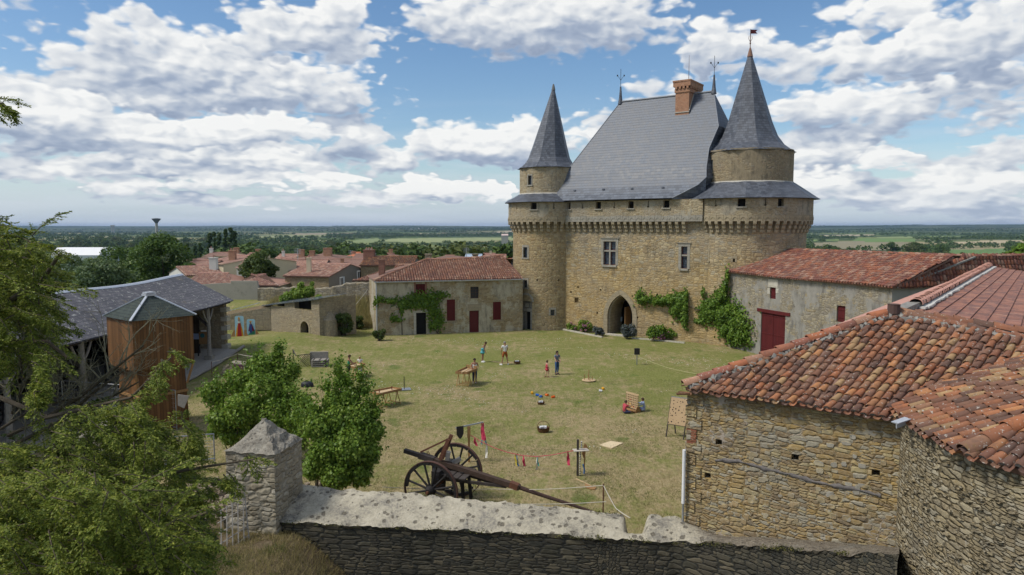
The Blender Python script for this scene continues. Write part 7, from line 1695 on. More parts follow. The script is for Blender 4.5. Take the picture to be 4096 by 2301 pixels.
fm = house('far farm shed with a pink roof at the right end of the long field', (X6(2330), Y5(268)), (X6(2420), Y5(272)), 1450, Y5(250), 30, zb=-30, mat=M_paler, tm=plain('farm_roof', (.55, .42, .38), .8), over=.5, cat='farm', name='farm_shed', group='farm buildings in the fields')
# ------------------------------------------------------------------ yew in the foreground left
def polypts(poly, n, rs):
 xs_ = [p[0] for p in poly]; ys_ = [p[1] for p in poly]; f = inpoly(poly); out = []
 while len(out) < n:
  x = rs.uniform(min(xs_), max(xs_)); y = rs.uniform(min(ys_), max(ys_))
  if f(x, y): out.append((x, y))
 return out
def sprays(starts, rs, rnp, Lr=(.35, .75), lean=V(.75, -.1, -.25), spread=.45, droop=.5, nspray=20, nneed=17, nl=.040, nw=.0085):
 tw = []; cen = []; dr = []; 
 for s in starts:
  d = (lean+V(rs.gauss(0, spread), rs.gauss(0, spread), rs.gauss(0, spread*.8))).normalized(); L = rs.uniform(*Lr); p = Vector(s); pts = [p.copy()]; n = 6
  for k in range(n): d = (d+V(0, 0, -droop/n)+V(rs.gauss(0, .08), rs.gauss(0, .08), rs.gauss(0, .08))).normalized(); p = p+d*(L/n); pts.append(p.copy())
  tw.append(pts)
  for k in range(nspray):
   t = (k+.5)/nspray; i = min(int(t*n), n-1); q = pts[i].lerp(pts[i+1], t*n-i); ax = (pts[i+1]-pts[i]).normalized(); sd_ = ax.cross(V(0, 0, 1)).normalized()*(1 if k % 2 else -1)
   sdir = (ax*.75+sd_*.8+V(0, 0, -.25)+V(rs.gauss(0, .2), rs.gauss(0, .2), rs.gauss(0, .2))).normalized(); SL = rs.uniform(.08, .2)*(1.15-t*.6)
   cen.append((q.x, q.y, q.z, SL)); dr.append(tuple(sdir))
 cen = np.array(cen); dr = np.array(dr); n = len(cen); t = (np.arange(nneed)+.5)/nneed
 base = cen[:, None, :3]+dr[:, None, :]*(cen[:, None, 3:4]*t[None, :, None]); side = unit(np.cross(dr, np.array([0, 0, 1.0])))
 sg = np.where(np.arange(nneed) % 2 == 0, 1.0, -1.0)[None, :, None]
 nd = unit(dr[:, None, :]*.8+side[:, None, :]*sg*.8+rnp.normal(size=(n, nneed, 3))*.35).reshape(-1, 3); b = base.reshape(-1, 3); m = len(b)
 w_ = unit(np.cross(nd, unit(rnp.normal(size=(m, 3))+np.array([0, 0, 2.0]))))*nw; ln = (nl*rnp.uniform(.7, 1.2, m))[:, None]
 v = np.stack([b-w_*.5, b+nd*ln*.5-w_, b+nd*ln, b+nd*ln*.5+w_], 1).reshape(-1, 3); q = np.arange(m*4).reshape(m, 4)
 return tw, v, q
yew = thing('yew_tree', (-9.5, 9.5, 0), 'big dark yew filling the left edge, its drooping green sprays reaching over the wall', 'tree')
rs = random.Random(101); rnp = np.random.RandomState(101)
mb = MB()
mb.tube([(-10.5, 10.0, -1), (-10.4, 10.0, 3), (-10.0, 9.8, 6), (-9.6, 9.8, 9.5)], [.45, .38, .28, .16], 10)
boughs = [[(-9.9, 9.8, 6.5), P(20, 760, 9.5), P(110, 700, 9.2), P(150, 640, 9)], [(-10, 9.8, 5), P(0, 1000, 9.6), P(120, 1050, 9), P(330, 1000, 8.6), P(430, 900, 8.4)], [(-10, 9.8, 4), P(0, 1200, 9), P(250, 1230, 8.4), P(480, 1180, 8.2), P(640, 1155, 8.0)], [(-10, 9.8, 3.5), P(60, 1400, 8.6), P(300, 1360, 7.8), P(520, 1290, 7.6)], [(-10.0, 9.8, 7), P(10, 860, 9.8), P(120, 860, 9.4), P(170, 900, 9)], [(-10, 9.8, 3), P(150, 1446, 8), P(400, 1420, 7.4)], [(-9.6, 9.8, 9.3), (-8.2, 9.2, 11), P(-60, 255, 8.7), P(8, 262, 8.4)]]
for b_ in boughs: mb.tube(b_, [.10, .045, .03, .018, .01][:len(b_)], 7)
mb.build('trunk', M_bark, yew)
up_poly = [(-40, 560), (40, 575), (90, 600), (145, 590), (160, 650), (175, 760), (178, 850), (150, 905), (80, 890), (-40, 915)]
lo_poly = [(-40, 1090), (60, 1130), (150, 1120), (210, 1040), (270, 1010), (330, 1040), (370, 1000), (420, 1060), (460, 1120), (520, 1180), (560, 1250), (550, 1360), (520, 1460), (-40, 1480)]
lowl = [(-40, 1180), (200, 1190), (330, 1190), (470, 1260), (520, 1340), (500, 1500), (-40, 1500)]
fringe = [[(300, 1090), (350, 1010), (400, 940), (450, 872)], [(480, 1250), (560, 1215), (620, 1160), (645, 1140)], [(330, 1060), (420, 1090), (500, 1130)], [(470, 1050), (490, 1090), (500, 1150)], [(90, 890), (110, 960), (100, 1010)], [(0, 250), (12, 262), (5, 300)]]
def starts(poly, n, y0, y1, dx=-60): return [P(x+dx, y-12, rs.uniform(y0, y1)) for x, y in polypts(poly, n, rs)]
tw1, v1, q1 = sprays(starts(up_poly, 230, 8.6, 11.0), rs, rnp)
tw2, v2, q2 = sprays(starts(lo_poly, 430, 7.6, 10.5), rs, rnp)
tw3, v3, q3 = sprays(starts(lowl, 260, 6.6, 8.4), rs, rnp, nl=.038)
fp = []
for f_ in fringe:
 for k in range(16 if f_[0][0] > 20 else 5):
  t = rs.random()*(len(f_)-1); i = min(int(t), len(f_)-2); t -= i; fp.append(P(f_[i][0]*(1-t)+f_[i+1][0]*t-18, f_[i][1]*(1-t)+f_[i+1][1]*t-4, rs.uniform(7.9, 8.6)))
tw4, v4, q4 = sprays(fp, rs, rnp, Lr=(.15, .34), nspray=12, droop=.7)
dk = joinq((v1, q1), (v2, q2)); npmesh('needle_sprays', dk[0], dk[1], L_yew, yew)
lt_ = joinq((v3, q3), (v4, q4)); npmesh('young_needle_sprays', lt_[0], lt_[1], L_yew, yew)
crown_ = [V(-9.9+2.1*math.cos(a)*q, 9.9+2.1*math.sin(a)*q, rs.uniform(3.5, 11.6)) for a, q in ((rs.uniform(0, 6.28), rs.uniform(.5, 1)) for _ in range(330))]; crown_ = [c_ for c_ in crown_ if c_.x < -.83*c_.y]
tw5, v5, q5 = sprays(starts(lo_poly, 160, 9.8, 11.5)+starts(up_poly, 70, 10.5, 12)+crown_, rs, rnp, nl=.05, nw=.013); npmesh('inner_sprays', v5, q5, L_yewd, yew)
mb = MB()
for tw in tw1+tw2+tw3+tw4+tw5: mb.tube(tw[::2], [.008, .006, .004, .002][:len(tw[::2])], 4, caps=False)
mb.build('twigs', M_bark, yew)
# leafless lichened branches
bt = thing('leafless_tree', (-9, 10.6, 0), 'bare grey lichened branches tangled in front of the timber hut beside the yew', 'tree')
mb = MB(); mt = MB()
def bare(p, d, L, r, lev, mbs):
 n = 5; pts = [p]; dd = d.copy(); q = p
 for k in range(n): dd = (dd+V(rs.gauss(0, .12), rs.gauss(0, .12), rs.gauss(0, .12)+.02)).normalized(); q = q+dd*(L/n); pts.append(q)
 (mb if lev == 0 else mt).tube(pts, [r*(1-.75*k/n) for k in range(n+1)], 6 if lev == 0 else 4, caps=False)
 if lev < 3:
  for k in range((7, 6, 5)[lev]):
   t = rs.uniform(.25, 1); i = min(int(t*n), n-1); s = pts[i].lerp(pts[i+1], t*n-i); nd = (dd*.7+V(rs.gauss(0, .55), rs.gauss(0, .4), rs.gauss(.1, .5))).normalized(); bare(s, nd, L*rs.uniform(.28, .5), r*.38*(1.2-t*.5), lev+1, mbs)
for pl, r in (([(22, 1095), (113, 1051), (200, 1000), (285, 930), (360, 870)], .055), ([(43, 1115), (150, 1060), (239, 985), (320, 925)], .05), ([(67, 1055), (135, 990), (124, 915)], .03), ([(0, 1080), (80, 1030), (170, 1005), (260, 990)], .035), ([(30, 1040), (60, 960), (50, 900)], .03), ([(150, 1060), (260, 1010), (350, 960)], .035)):
 P3 = [P(x, y, 10.2-.25*k) for k, (x, y) in enumerate(pl)]; mb.tube(P3, [r*.62*(1-.8*k/len(pl)) for k in range(len(pl))], 7)
 for k in range(11):
  t = rs.uniform(.2, len(pl)-1.01); i = int(t); s = P3[i].lerp(P3[i+1], t-i); d = ((P3[i+1]-P3[i]).normalized()*.6+V(rs.gauss(.1, .5), rs.gauss(0, .3), rs.gauss(.35, .5))).normalized(); bare(s, d, rs.uniform(.45, .9), .012, 1, mt)
mb.build('boughs', M_bark, bt); mt.build('twigs', M_barkl, bt)
# ------------------------------------------------------------------ leaf bushes
def bush(name, label, cat, c, rx, ry, h, n, ls, mat, seed, stems=True, group=None, lumps=None, bark=None):
 t = thing(name, tuple(c), label, cat, group); r = np.random.RandomState(seed); rr = random.Random(seed); base = gzf(c[0], c[1])
 C_ = lumps or [(rr.uniform(-.6, .6)*rx, rr.uniform(-.6, .6)*ry, h*rr.uniform(.25, .8), rr.uniform(.28, .45)*min(rx, h*.6)) for _ in range(14)]
 C_ = np.array(C_, float); w_ = C_[:, 3]**2; idx = r.choice(len(C_), n, p=w_/w_.sum()); d = unit(r.normal(size=(n, 3))); rad_ = C_[idx, 3]*(r.uniform(.2, 1.0, n)**.5+np.abs(r.normal(0, .13, n)))
 p = C_[idx, :3]+d*rad_[:, None]; p[:, 2] = np.maximum(p[:, 2], .05); p += np.array([c[0], c[1], base])
 v, q = leaf_quads(p, ls*r.uniform(.7, 1.25, n), up=.35, droop=.4, aspect=.8, rs=r, nrm=d); npmesh('leaves', v, q, mat, t)
 if lumps and n > 9000:      # young shoots that break up the outline
  pp = []
  for k in range(300):
   L_ = C_[rr.randrange(len(C_))]; a = rr.uniform(0, 6.28); e = rr.uniform(-.2, 1.5); d0 = V(math.cos(a)*math.cos(e), math.sin(a)*math.cos(e), math.sin(e)); q = V(*L_[:3])+d0*L_[3]*.85; d0 = (d0+V(0, 0, .5)).normalized(); ln = rr.uniform(.15, .75)
   for j in range(14): q2 = q+d0*(ln*j/13); pp.append((q2.x+rr.gauss(0, .05), q2.y+rr.gauss(0, .05), max(.05, q2.z+rr.gauss(0, .04))))
  pp = np.array(pp)+np.array([c[0], c[1], base]); v, q = leaf_quads(pp, ls*.9*r.uniform(.7, 1.2, len(pp)), up=.3, aspect=.75, rs=r); npmesh('young_leaves', v, q, L_vine, t)
 if stems:
  mb = MB(); b0 = V(c[0], c[1], base-.1)
  for k in range(16):
   cc = C_[rr.randrange(len(C_))]; e = b0+V(cc[0], cc[1], cc[2]+cc[3]*.6); m_ = b0.lerp(e, .5)+V(rr.gauss(0, .1), rr.gauss(0, .1), .15); mb.tube([b0+V(rr.gauss(0, .12), rr.gauss(0, .12), 0), m_, e], [.035, .022, .006], 5, caps=False)
   for j in range(4): e2 = m_.lerp(e, rr.random())+V(rr.gauss(0, .35), rr.gauss(0, .35), rr.uniform(.1, .6)); mb.tube([m_, e2], [.012, .003], 4, caps=False)
  mb.build('stems', bark or M_bark, t)
 return t
def lump(x, y, w_, Y, c, k=.8):  # survey centre/half width -> local lump
 p = P(x, y, Y); return (p.x-c[0], Y-c[1], p.z-gzf(c[0], c[1]), rx_(w_, Y)*k)
c1 = (G(628, 1120).x, 30.0); L1 = [lump(x, y, w_, Y, c1) for x, y, w_, Y in ((540, 990, 38, 30), (560, 1050, 42, 29.5), (600, 960, 42, 30.5), (610, 1030, 52, 29), (655, 925, 40, 30.5), (660, 985, 50, 29.5), (690, 910, 30, 31), (700, 960, 42, 30.5), (725, 1000, 38, 30), (690, 1045, 45, 29), (735, 935, 28, 31), (580, 1095, 30, 29.5), (630, 1085, 36, 29.5), (540, 1085, 22, 30), (700, 890, 14, 31), (715, 1070, 40, 29), (670, 1100, 30, 29), (748, 1060, 34, 28.5), (762, 1010, 26, 29), (752, 1110, 30, 28), (770, 1075, 26, 27.5))]
bush('lilac_bush', 'large leafy lilac bush behind the square pier, farther left one', 'bush', (c1[0], c1[1], 0), 2.5, 1.6, 4.6, 19000, .135, L_lilac, 11, lumps=L1)
c2 = (G(850, 1215).x, 24.3); L2_ = [lump(x, y, w_, Y, c2) for x, y, w_, Y in ((800, 1075, 42, 24), (850, 1060, 50, 24.4), (905, 1050, 48, 24.6), (940, 1085, 32, 24.5), (820, 1135, 52, 23.8), (880, 1125, 58, 23.8), (925, 1140, 38, 24), (790, 1180, 34, 24), (850, 1190, 48, 23.6), (905, 1190, 38, 23.8), (840, 1010, 32, 24.8), (880, 1000, 30, 24.8), (855, 960, 18, 25), (850, 935, 11, 25), (915, 985, 13, 25), (940, 1040, 20, 24.8), (790, 1040, 24, 24.5), (875, 965, 10, 25), (820, 975, 12, 25), (905, 955, 7, 25))]
bush('lilac_bush', 'bright green lilac bush right of the square pier, beside the big wheels', 'bush', (c2[0], c2[1], 0), 2, 1.5, 4.5, 24000, .12, L_lilac, 12, lumps=L2_)
# shrubs by the garden hut, behind it, by the farmhouse
def gshrub(label, x, yb, w_, hdisp, n, ls, mat, seed, name='shrub', cat='shrub', Y=None, group=None):
 g_ = G(x, yb); Y = Y or g_.y; X = P(x, yb, Y).x; r_ = rx_(w_, Y); h = rx_(hdisp, Y)
 return bush(name, label, cat, (X, Y, 0), r_, r_*.8, h, n, ls, mat, seed, group=group)
gshrub('round dark green shrub right of the rounded stone stub', 866, 848, 26, 60, 3500, .16, L_oak, 21)
gshrub('smaller dark green shrub beside the larger round one', 900, 832, 16, 34, 1800, .15, L_oak, 22)
gshrub('small round shrub at the left corner of the farmhouse', 955, 858, 18, 32, 2500, .13, L_oak, 23)
for k, (x, y, w_, Y) in enumerate(((752, 742, 34, 70), (778, 735, 22, 70), (725, 747, 20, 69.5), (800, 748, 14, 69), (755, 720, 14, 70.5))): pass
cb = (P(755, 740, 70).x, 70.0); bush('fig_bush', 'bright green fig bush rising above the metal roof of the garden hut', 'bush', (cb[0], cb[1], 0), 2, 1, 3, 3200, .24, L_lilac, 24, lumps=[lump(x, y, w_, Y, cb) for x, y, w_, Y in ((752, 742, 22, 70), (778, 733, 16, 70), (725, 747, 15, 69.6), (803, 750, 10, 69.6), (757, 718, 10, 70.4), (740, 735, 12, 70), (785, 714, 6, 70.5), (712, 752, 10, 69.6))])
gt = bush('tree_sapling', 'leafy branch of a small tree at the far right edge before the plain', 'tree', (P(2560, 650, 62).x, 62, 0), 4, 2, 6, 3800, .32, L_vine, 26, lumps=[lump(x, y, w_, Y, (P(2560, 650, 62).x, 62.0)) for x, y, w_, Y in ((2570, 640, 30, 62), (2535, 650, 20, 62), (2600, 660, 50, 62), (2510, 655, 14, 62), (2610, 615, 30, 62))])
# climbing vines on castle and farmhouse
def vine(label, blobs, n, ls, mat, seed, surf, stems=(), off=.25, name='climbing_vine', group='vines climbing the walls'):
 r = np.random.RandomState(seed); pts = []; nr = []; areas = np.array([b[2]*b[3] for b in blobs], float); idx = r.choice(len(blobs), n, p=areas/areas.sum())
 for i in idx:
  cx, cy, wx, wy = blobs[i][:4]; a = r.uniform(0, 6.283); q = abs(r.normal())*.62; x = cx+wx*q*math.cos(a); y = cy+wy*q*math.sin(a); p, nn = surf(x, y); depth = off*(r.uniform()**.7)*max(.15, 1-.55*q); pts.append(tuple(p+nn*(depth+.02))); nr.append(tuple(nn))
 pts = np.array(pts); v, q = leaf_quads(pts, ls*r.uniform(.7, 1.3, n), up=.3, droop=.8, aspect=.85, rs=r, nrm=np.array(nr))
 t = thing(name, tuple(pts.mean(0)), label, 'vine', group); npmesh('leaves', v, q, mat, t)
 if stems:
  mb = MB()
  for st_ in stems:
   pp = []
   for x, y in st_: p, nn = surf(x, y); pp.append(p+nn*.06)
   mb.tube(pp, [.045]+[.03]*(len(pp)-1), 5)
  mb.build('stems', M_bark, t)
 return t
def s_fac(x, y):
 u, z = hit_plane(x, y, F0, A_); return pm(u, z, 0), -NB
def s_tow(x, y):
 u, z = hit_cyl(x, y, CR, RR); return cr(u, z, 0), V(math.sin(u/RR), -math.cos(u/RR)-1.2, 0).normalized()
def s_barn(x, y):
 u, z = hit_plane(x, y, O2, BE); u = max(u, .05); return bml(u, z, 0), V(BE.y, -BE.x, 0)
def s_mix(x, y):
 if x < 1732: return s_fac(x, y)
 if x < 1838: return s_tow(x, y)
 return s_barn(x, y)
vine('thick green vine swelling round the right tower foot to the barn corner', [(1625, 752, 24, 12), (1612, 742, 10, 14), (1665, 757, 28, 11), (1700, 752, 22, 15), (1715, 765, 20, 24), (1735, 745, 18, 18), (1745, 775, 26, 26), (1780, 785, 28, 28), (1790, 765, 26, 18), (1812, 745, 16, 18), (1822, 720, 7, 22), (1829, 695, 4, 22), (1815, 790, 26, 30), (1845, 785, 22, 28), (1862, 815, 24, 34), (1875, 845, 18, 28), (1850, 850, 14, 22), (1770, 735, 5, 14), (1822, 828, 16, 20), (1730, 800, 16, 22), (1755, 805, 24, 14), (1728, 775, 18, 26), (1705, 780, 18, 16), (1745, 760, 20, 18), (1740, 775, 14, 24)], 15000, .22, L_vine, 31, s_mix, [((1828, 868), (1826, 800), (1828, 700)), ((1840, 868), (1790, 790), (1700, 760), (1620, 755)), ((1860, 872), (1862, 800))], off=.75)
def s_hs(x, y):
 u, z = hit_plane(x, y, HA, he); return hm(u, z, 0), V(he.y, -he.x, 0)
vine('vine trained along the farmhouse wall over its open doorway', [(955, 752, 12, 8), (985, 757, 20, 8), (1015, 762, 18, 12), (1050, 752, 26, 14), (1085, 748, 22, 14), (1110, 742, 16, 10), (1040, 768, 26, 10), (1075, 765, 24, 14), (1090, 785, 14, 22), (1105, 805, 12, 22), (945, 760, 6, 12), (990, 800, 8, 8), (1003, 805, 12, 5), (1010, 780, 5, 14), (1088, 820, 12, 12)], 4600, .20, L_vine, 32, s_hs, [((1012, 850), (1010, 800), (1000, 765), (955, 755)), ((1100, 838), (1080, 800), (1085, 760), (1040, 755)), ((1100, 838), (1112, 800), (1105, 765))], off=.32)
# flower beds at the castle foot
def bed(name, label, x, yb, w_, hd, n, ls, mat, seed, fl=0, flmat=None, spec_=None, cat='flowering shrub'):
 g_ = G(x, yb); Y = g_.y+.1; r_ = rx_(w_, Y); h = rx_(hd, Y); t = bush(name, label, cat, (g_.x, Y, 0), r_, r_*.6, h, n, ls, mat, seed, stems=False)
 if fl:
  r = np.random.RandomState(seed+5); cs = []
  for k in range(fl):
   a = r.uniform(-2.6, -.5); e = r.uniform(.1, 1.2); cx, cy = g_.x+math.cos(a)*math.cos(e)*r_*.85, Y+math.sin(a)*math.cos(e)*r_*.55; cz = .15+h*.75*math.sin(e)*r.uniform(.6, 1.05)
   d = unit(r.normal(size=(26, 3))); cs.append(np.array([cx, cy, cz])+d*.10*r.uniform(.8, 1.3))
  c_ = np.concatenate(cs); v, q = leaf_quads(c_, .075, up=.2, aspect=1.0, rs=r); npmesh('flower_heads', v, q, flmat, t)
 return t
bed('hydrangea', 'leafy cream flowered hydrangea at the left end of the castle bed', 1412, 826, 20, 26, 1500, .15, L_lilac, 41, 8, L_cream)
bed('hydrangea', 'low green hydrangea in the middle of the left castle bed', 1442, 832, 22, 24, 1600, .15, L_lilac, 42, 3, L_pink)
bed('hydrangea', 'pink dotted hydrangea left of the grey lavender mound', 1474, 836, 24, 32, 2000, .15, L_lilac, 43, 12, L_pink)
bed('lavender_mound', 'rounded grey green lavender mound left of the pointed gate', 1507, 846, 22, 24, 3000, .10, L_lav, 44, cat='lavender')
bed('lavender_mound', 'spiky grey purple lavender leaning across the pointed gate', 1583, 853, 24, 40, 3600, .11, L_lav, 45, cat='lavender')
bed('hydrangea', 'big hydrangea with mauve pink heads right of the pointed gate', 1652, 858, 28, 44, 3000, .16, L_vine, 46, 22, L_pink)
bed('hydrangea', 'yellow green hydrangea at the right end of the castle bed', 1688, 856, 20, 30, 1800, .15, L_lilac, 47, 4, L_pink)
kb = thing('stone_kerb', (10, 62, 0), 'pale stone kerb edging the left flower bed before the castle', 'kerb', 'kerbs of the castle flower beds'); mb = MB(); a, b = G(1398, 826), G(1515, 850); mb.bar(a+V(0, 0, .06), b+V(0, 0, .06), .14, .16); mb.build('edging', M_ashw, kb)
kb = thing('stone_kerb', (14, 60, 0), 'pale stone kerb edging the right flower bed before the castle', 'kerb', 'kerbs of the castle flower beds'); mb = MB(); a, b = G(1590, 852), G(1722, 864); mb.bar(a+V(0, 0, .06), b+V(0, 0, .06), .14, .16); mb.build('edging', M_ashw, kb)
st = thing('stone_doorstep', (12, 62, 0), 'flat stone step in front of the pointed castle gate', 'step'); mb = MB(); a = pm((aL+aR)/2, 0, -.35); mb.box(a+V(0, 0, .03), (2.4, .7, .14), rz=math.atan2(A_.y, A_.x)); mb.build('slab', M_ashw, st)
# dry tall grass on the bank, tufts in the foreground and lawn flowers
def blades(name, label, n, zone, h, wd, mat, seed, lean=.25):
 r = np.random.RandomState(seed); P_ = []
 while len(P_) < n:
  x, y = zone(r)
  P_.append((x, y))
 P_ = np.array(P_); z = gz(P_[:, 0], P_[:, 1])-.02; b = np.column_stack([P_, z]); hh = h*r.uniform(.5, 1.2, n)[:, None]; d = unit(np.column_stack([r.normal(0, lean, n), r.normal(0, lean, n), np.ones(n)])); sd_ = unit(np.column_stack([r.normal(size=n), r.normal(size=n), np.zeros(n)]))*wd
 bend = np.column_stack([r.normal(0, lean, n), r.normal(0, lean, n), np.zeros(n)])*hh*.5
 v = np.stack([b-sd_*.5, b+sd_*.5, b+d*hh+bend+sd_*.1, b+d*hh+bend-sd_*.1], 1).reshape(-1, 3); q = np.arange(n*4).reshape(n, 4)
 o = npmesh(name, v, q, mat); tag(o, label, 'grass', kind='stuff'); return o
def zbank(r):
 while True:
  x = r.uniform(-26, -9.5); y = r.uniform(68, 77)
  if (x > -14.8 or r.uniform() < .45): return x, y
blades('dry_tall_grass', 'tall dry yellow grass on the bank behind the garden hut', 16000, zbank, .85, .06, L_dry, 51)
def zyard(r):
 while True:
  x = r.uniform(-8.5, -2.2); y = r.uniform(13.5, 18.9)
  if mnoise.noise(V(x*1.2, y*1.2, 5)) > -.25: return x, y
blades('dry_grass_tufts', 'dry yellow grass tufts below the foreground pier', 24000, zyard, .16, .012, L_dry, 52, .5)
def zy2(r):
 while True:
  x = r.uniform(-8.5, -2.2); y = r.uniform(13.5, 18.9)
  if mnoise.noise(V(x*.9, y*.9, 9)) > .15: return x, y
blades('green_weeds', 'low green weeds among the dry grass by the pier foot', 5000, zy2, .14, .018, L_grass, 53, .6)
def zl(r):
 while True:
  Y = 20*(2.3**r.uniform()); x = r.uniform(-.55, .30)*Y
  if Y < 20.2-.10*x: continue
  if mnoise.noise(V(x*.5, Y*.5, 2))+mnoise.noise(V(x*2, Y*2, 2))*.5 > r.uniform(-.5, .35): return x, Y
blades('lawn_grass', 'short worn grass blades over the courtyard lawn, dry', 70000, zl, .085, .022, L_dry, 54, .9)
def zl2(r):
 while True:
  Y = 20*(2.3**r.uniform()); x = r.uniform(-.55, .30)*Y
  if Y < 20.2-.10*x: continue
  if mnoise.noise(V(x*.4, Y*.4, 7))+mnoise.noise(V(x*1.7, Y*1.7, 4))*.5 > r.uniform(-.35, .45): return x, Y
blades('green_lawn_grass', 'short green grass blades over the courtyard lawn', 70000, zl2, .085, .024, L_grass, 55, .9)
r = np.random.RandomState(8); ps = []
while len(ps) < 1500:
 x = r.uniform(-18, 24); y = r.uniform(30, 63); pr = mnoise.noise(V(x*.16, y*.22, 1))+.5*mnoise.noise(V(x*.6, y*.6, 2))
 if pr > .30+max(0, 40-y)*.02 and x < 19.5-(62-y)*.35+6: ps.append((x, y, gzf(x, y)+.05))
ps = np.array(ps); v, q = leaf_quads(ps, r.uniform(.03, .06, len(ps)), up=2.5, aspect=1.0, rs=r)
o = npmesh('clover_flowers', v, q, plain('white_petals', (.62, .63, .58), .7, .05)); tag(o, 'tiny white clover flowers sprinkled over the lawn', 'flowers', kind='stuff')
# rubble heap behind the pier and climbing weeds on the coping
def rubble(label, zone, n, seed, smin=.06, smax=.2, mat=None, name='rubble_heap', hz=lambda x, y: 0):
 r = random.Random(seed); mb = MB()
 for k in range(n):
  x, y = zone(r); s = r.uniform(smin, smax); R_ = Matrix.Rotation(r.uniform(0, 6), 3, V(r.gauss(0, 1), r.gauss(0, 1), r.gauss(0, 1)).normalized()); c = V(x, y, gzf(x, y)+hz(x, y)+s*.15)
  p = [c+R_@V(sx*s*.5*r.uniform(.6, 1.1), sy*s*.35*r.uniform(.6, 1.1), sz*s*.28*r.uniform(.6, 1.1)) for sz in (-1, 1) for sy in (-1, 1) for sx in (-1, 1)]
  for q in ((0, 2, 3, 1), (4, 5, 7, 6), (0, 1, 5, 4), (2, 6, 7, 3), (0, 4, 6, 2), (1, 3, 7, 5)): mb.face([p[i] for i in q])
 o = mb.build(name, mat or plain('rubble_stone', (.30, .24, .17), .95, .45, 7)); tag(o, label, 'rubble', kind='stuff'); return o
def hp(x, y): return .75*math.exp(-(((x+10.2)/2.6)**2+((y-24.5)/1.6)**2))
rubble('heap of loose ochre rubble between the two square piers', lambda r: (r.gauss(-10.2, 1.7), r.gauss(24.5, 1.1)), 900, 3, .08, .32, hz=hp)
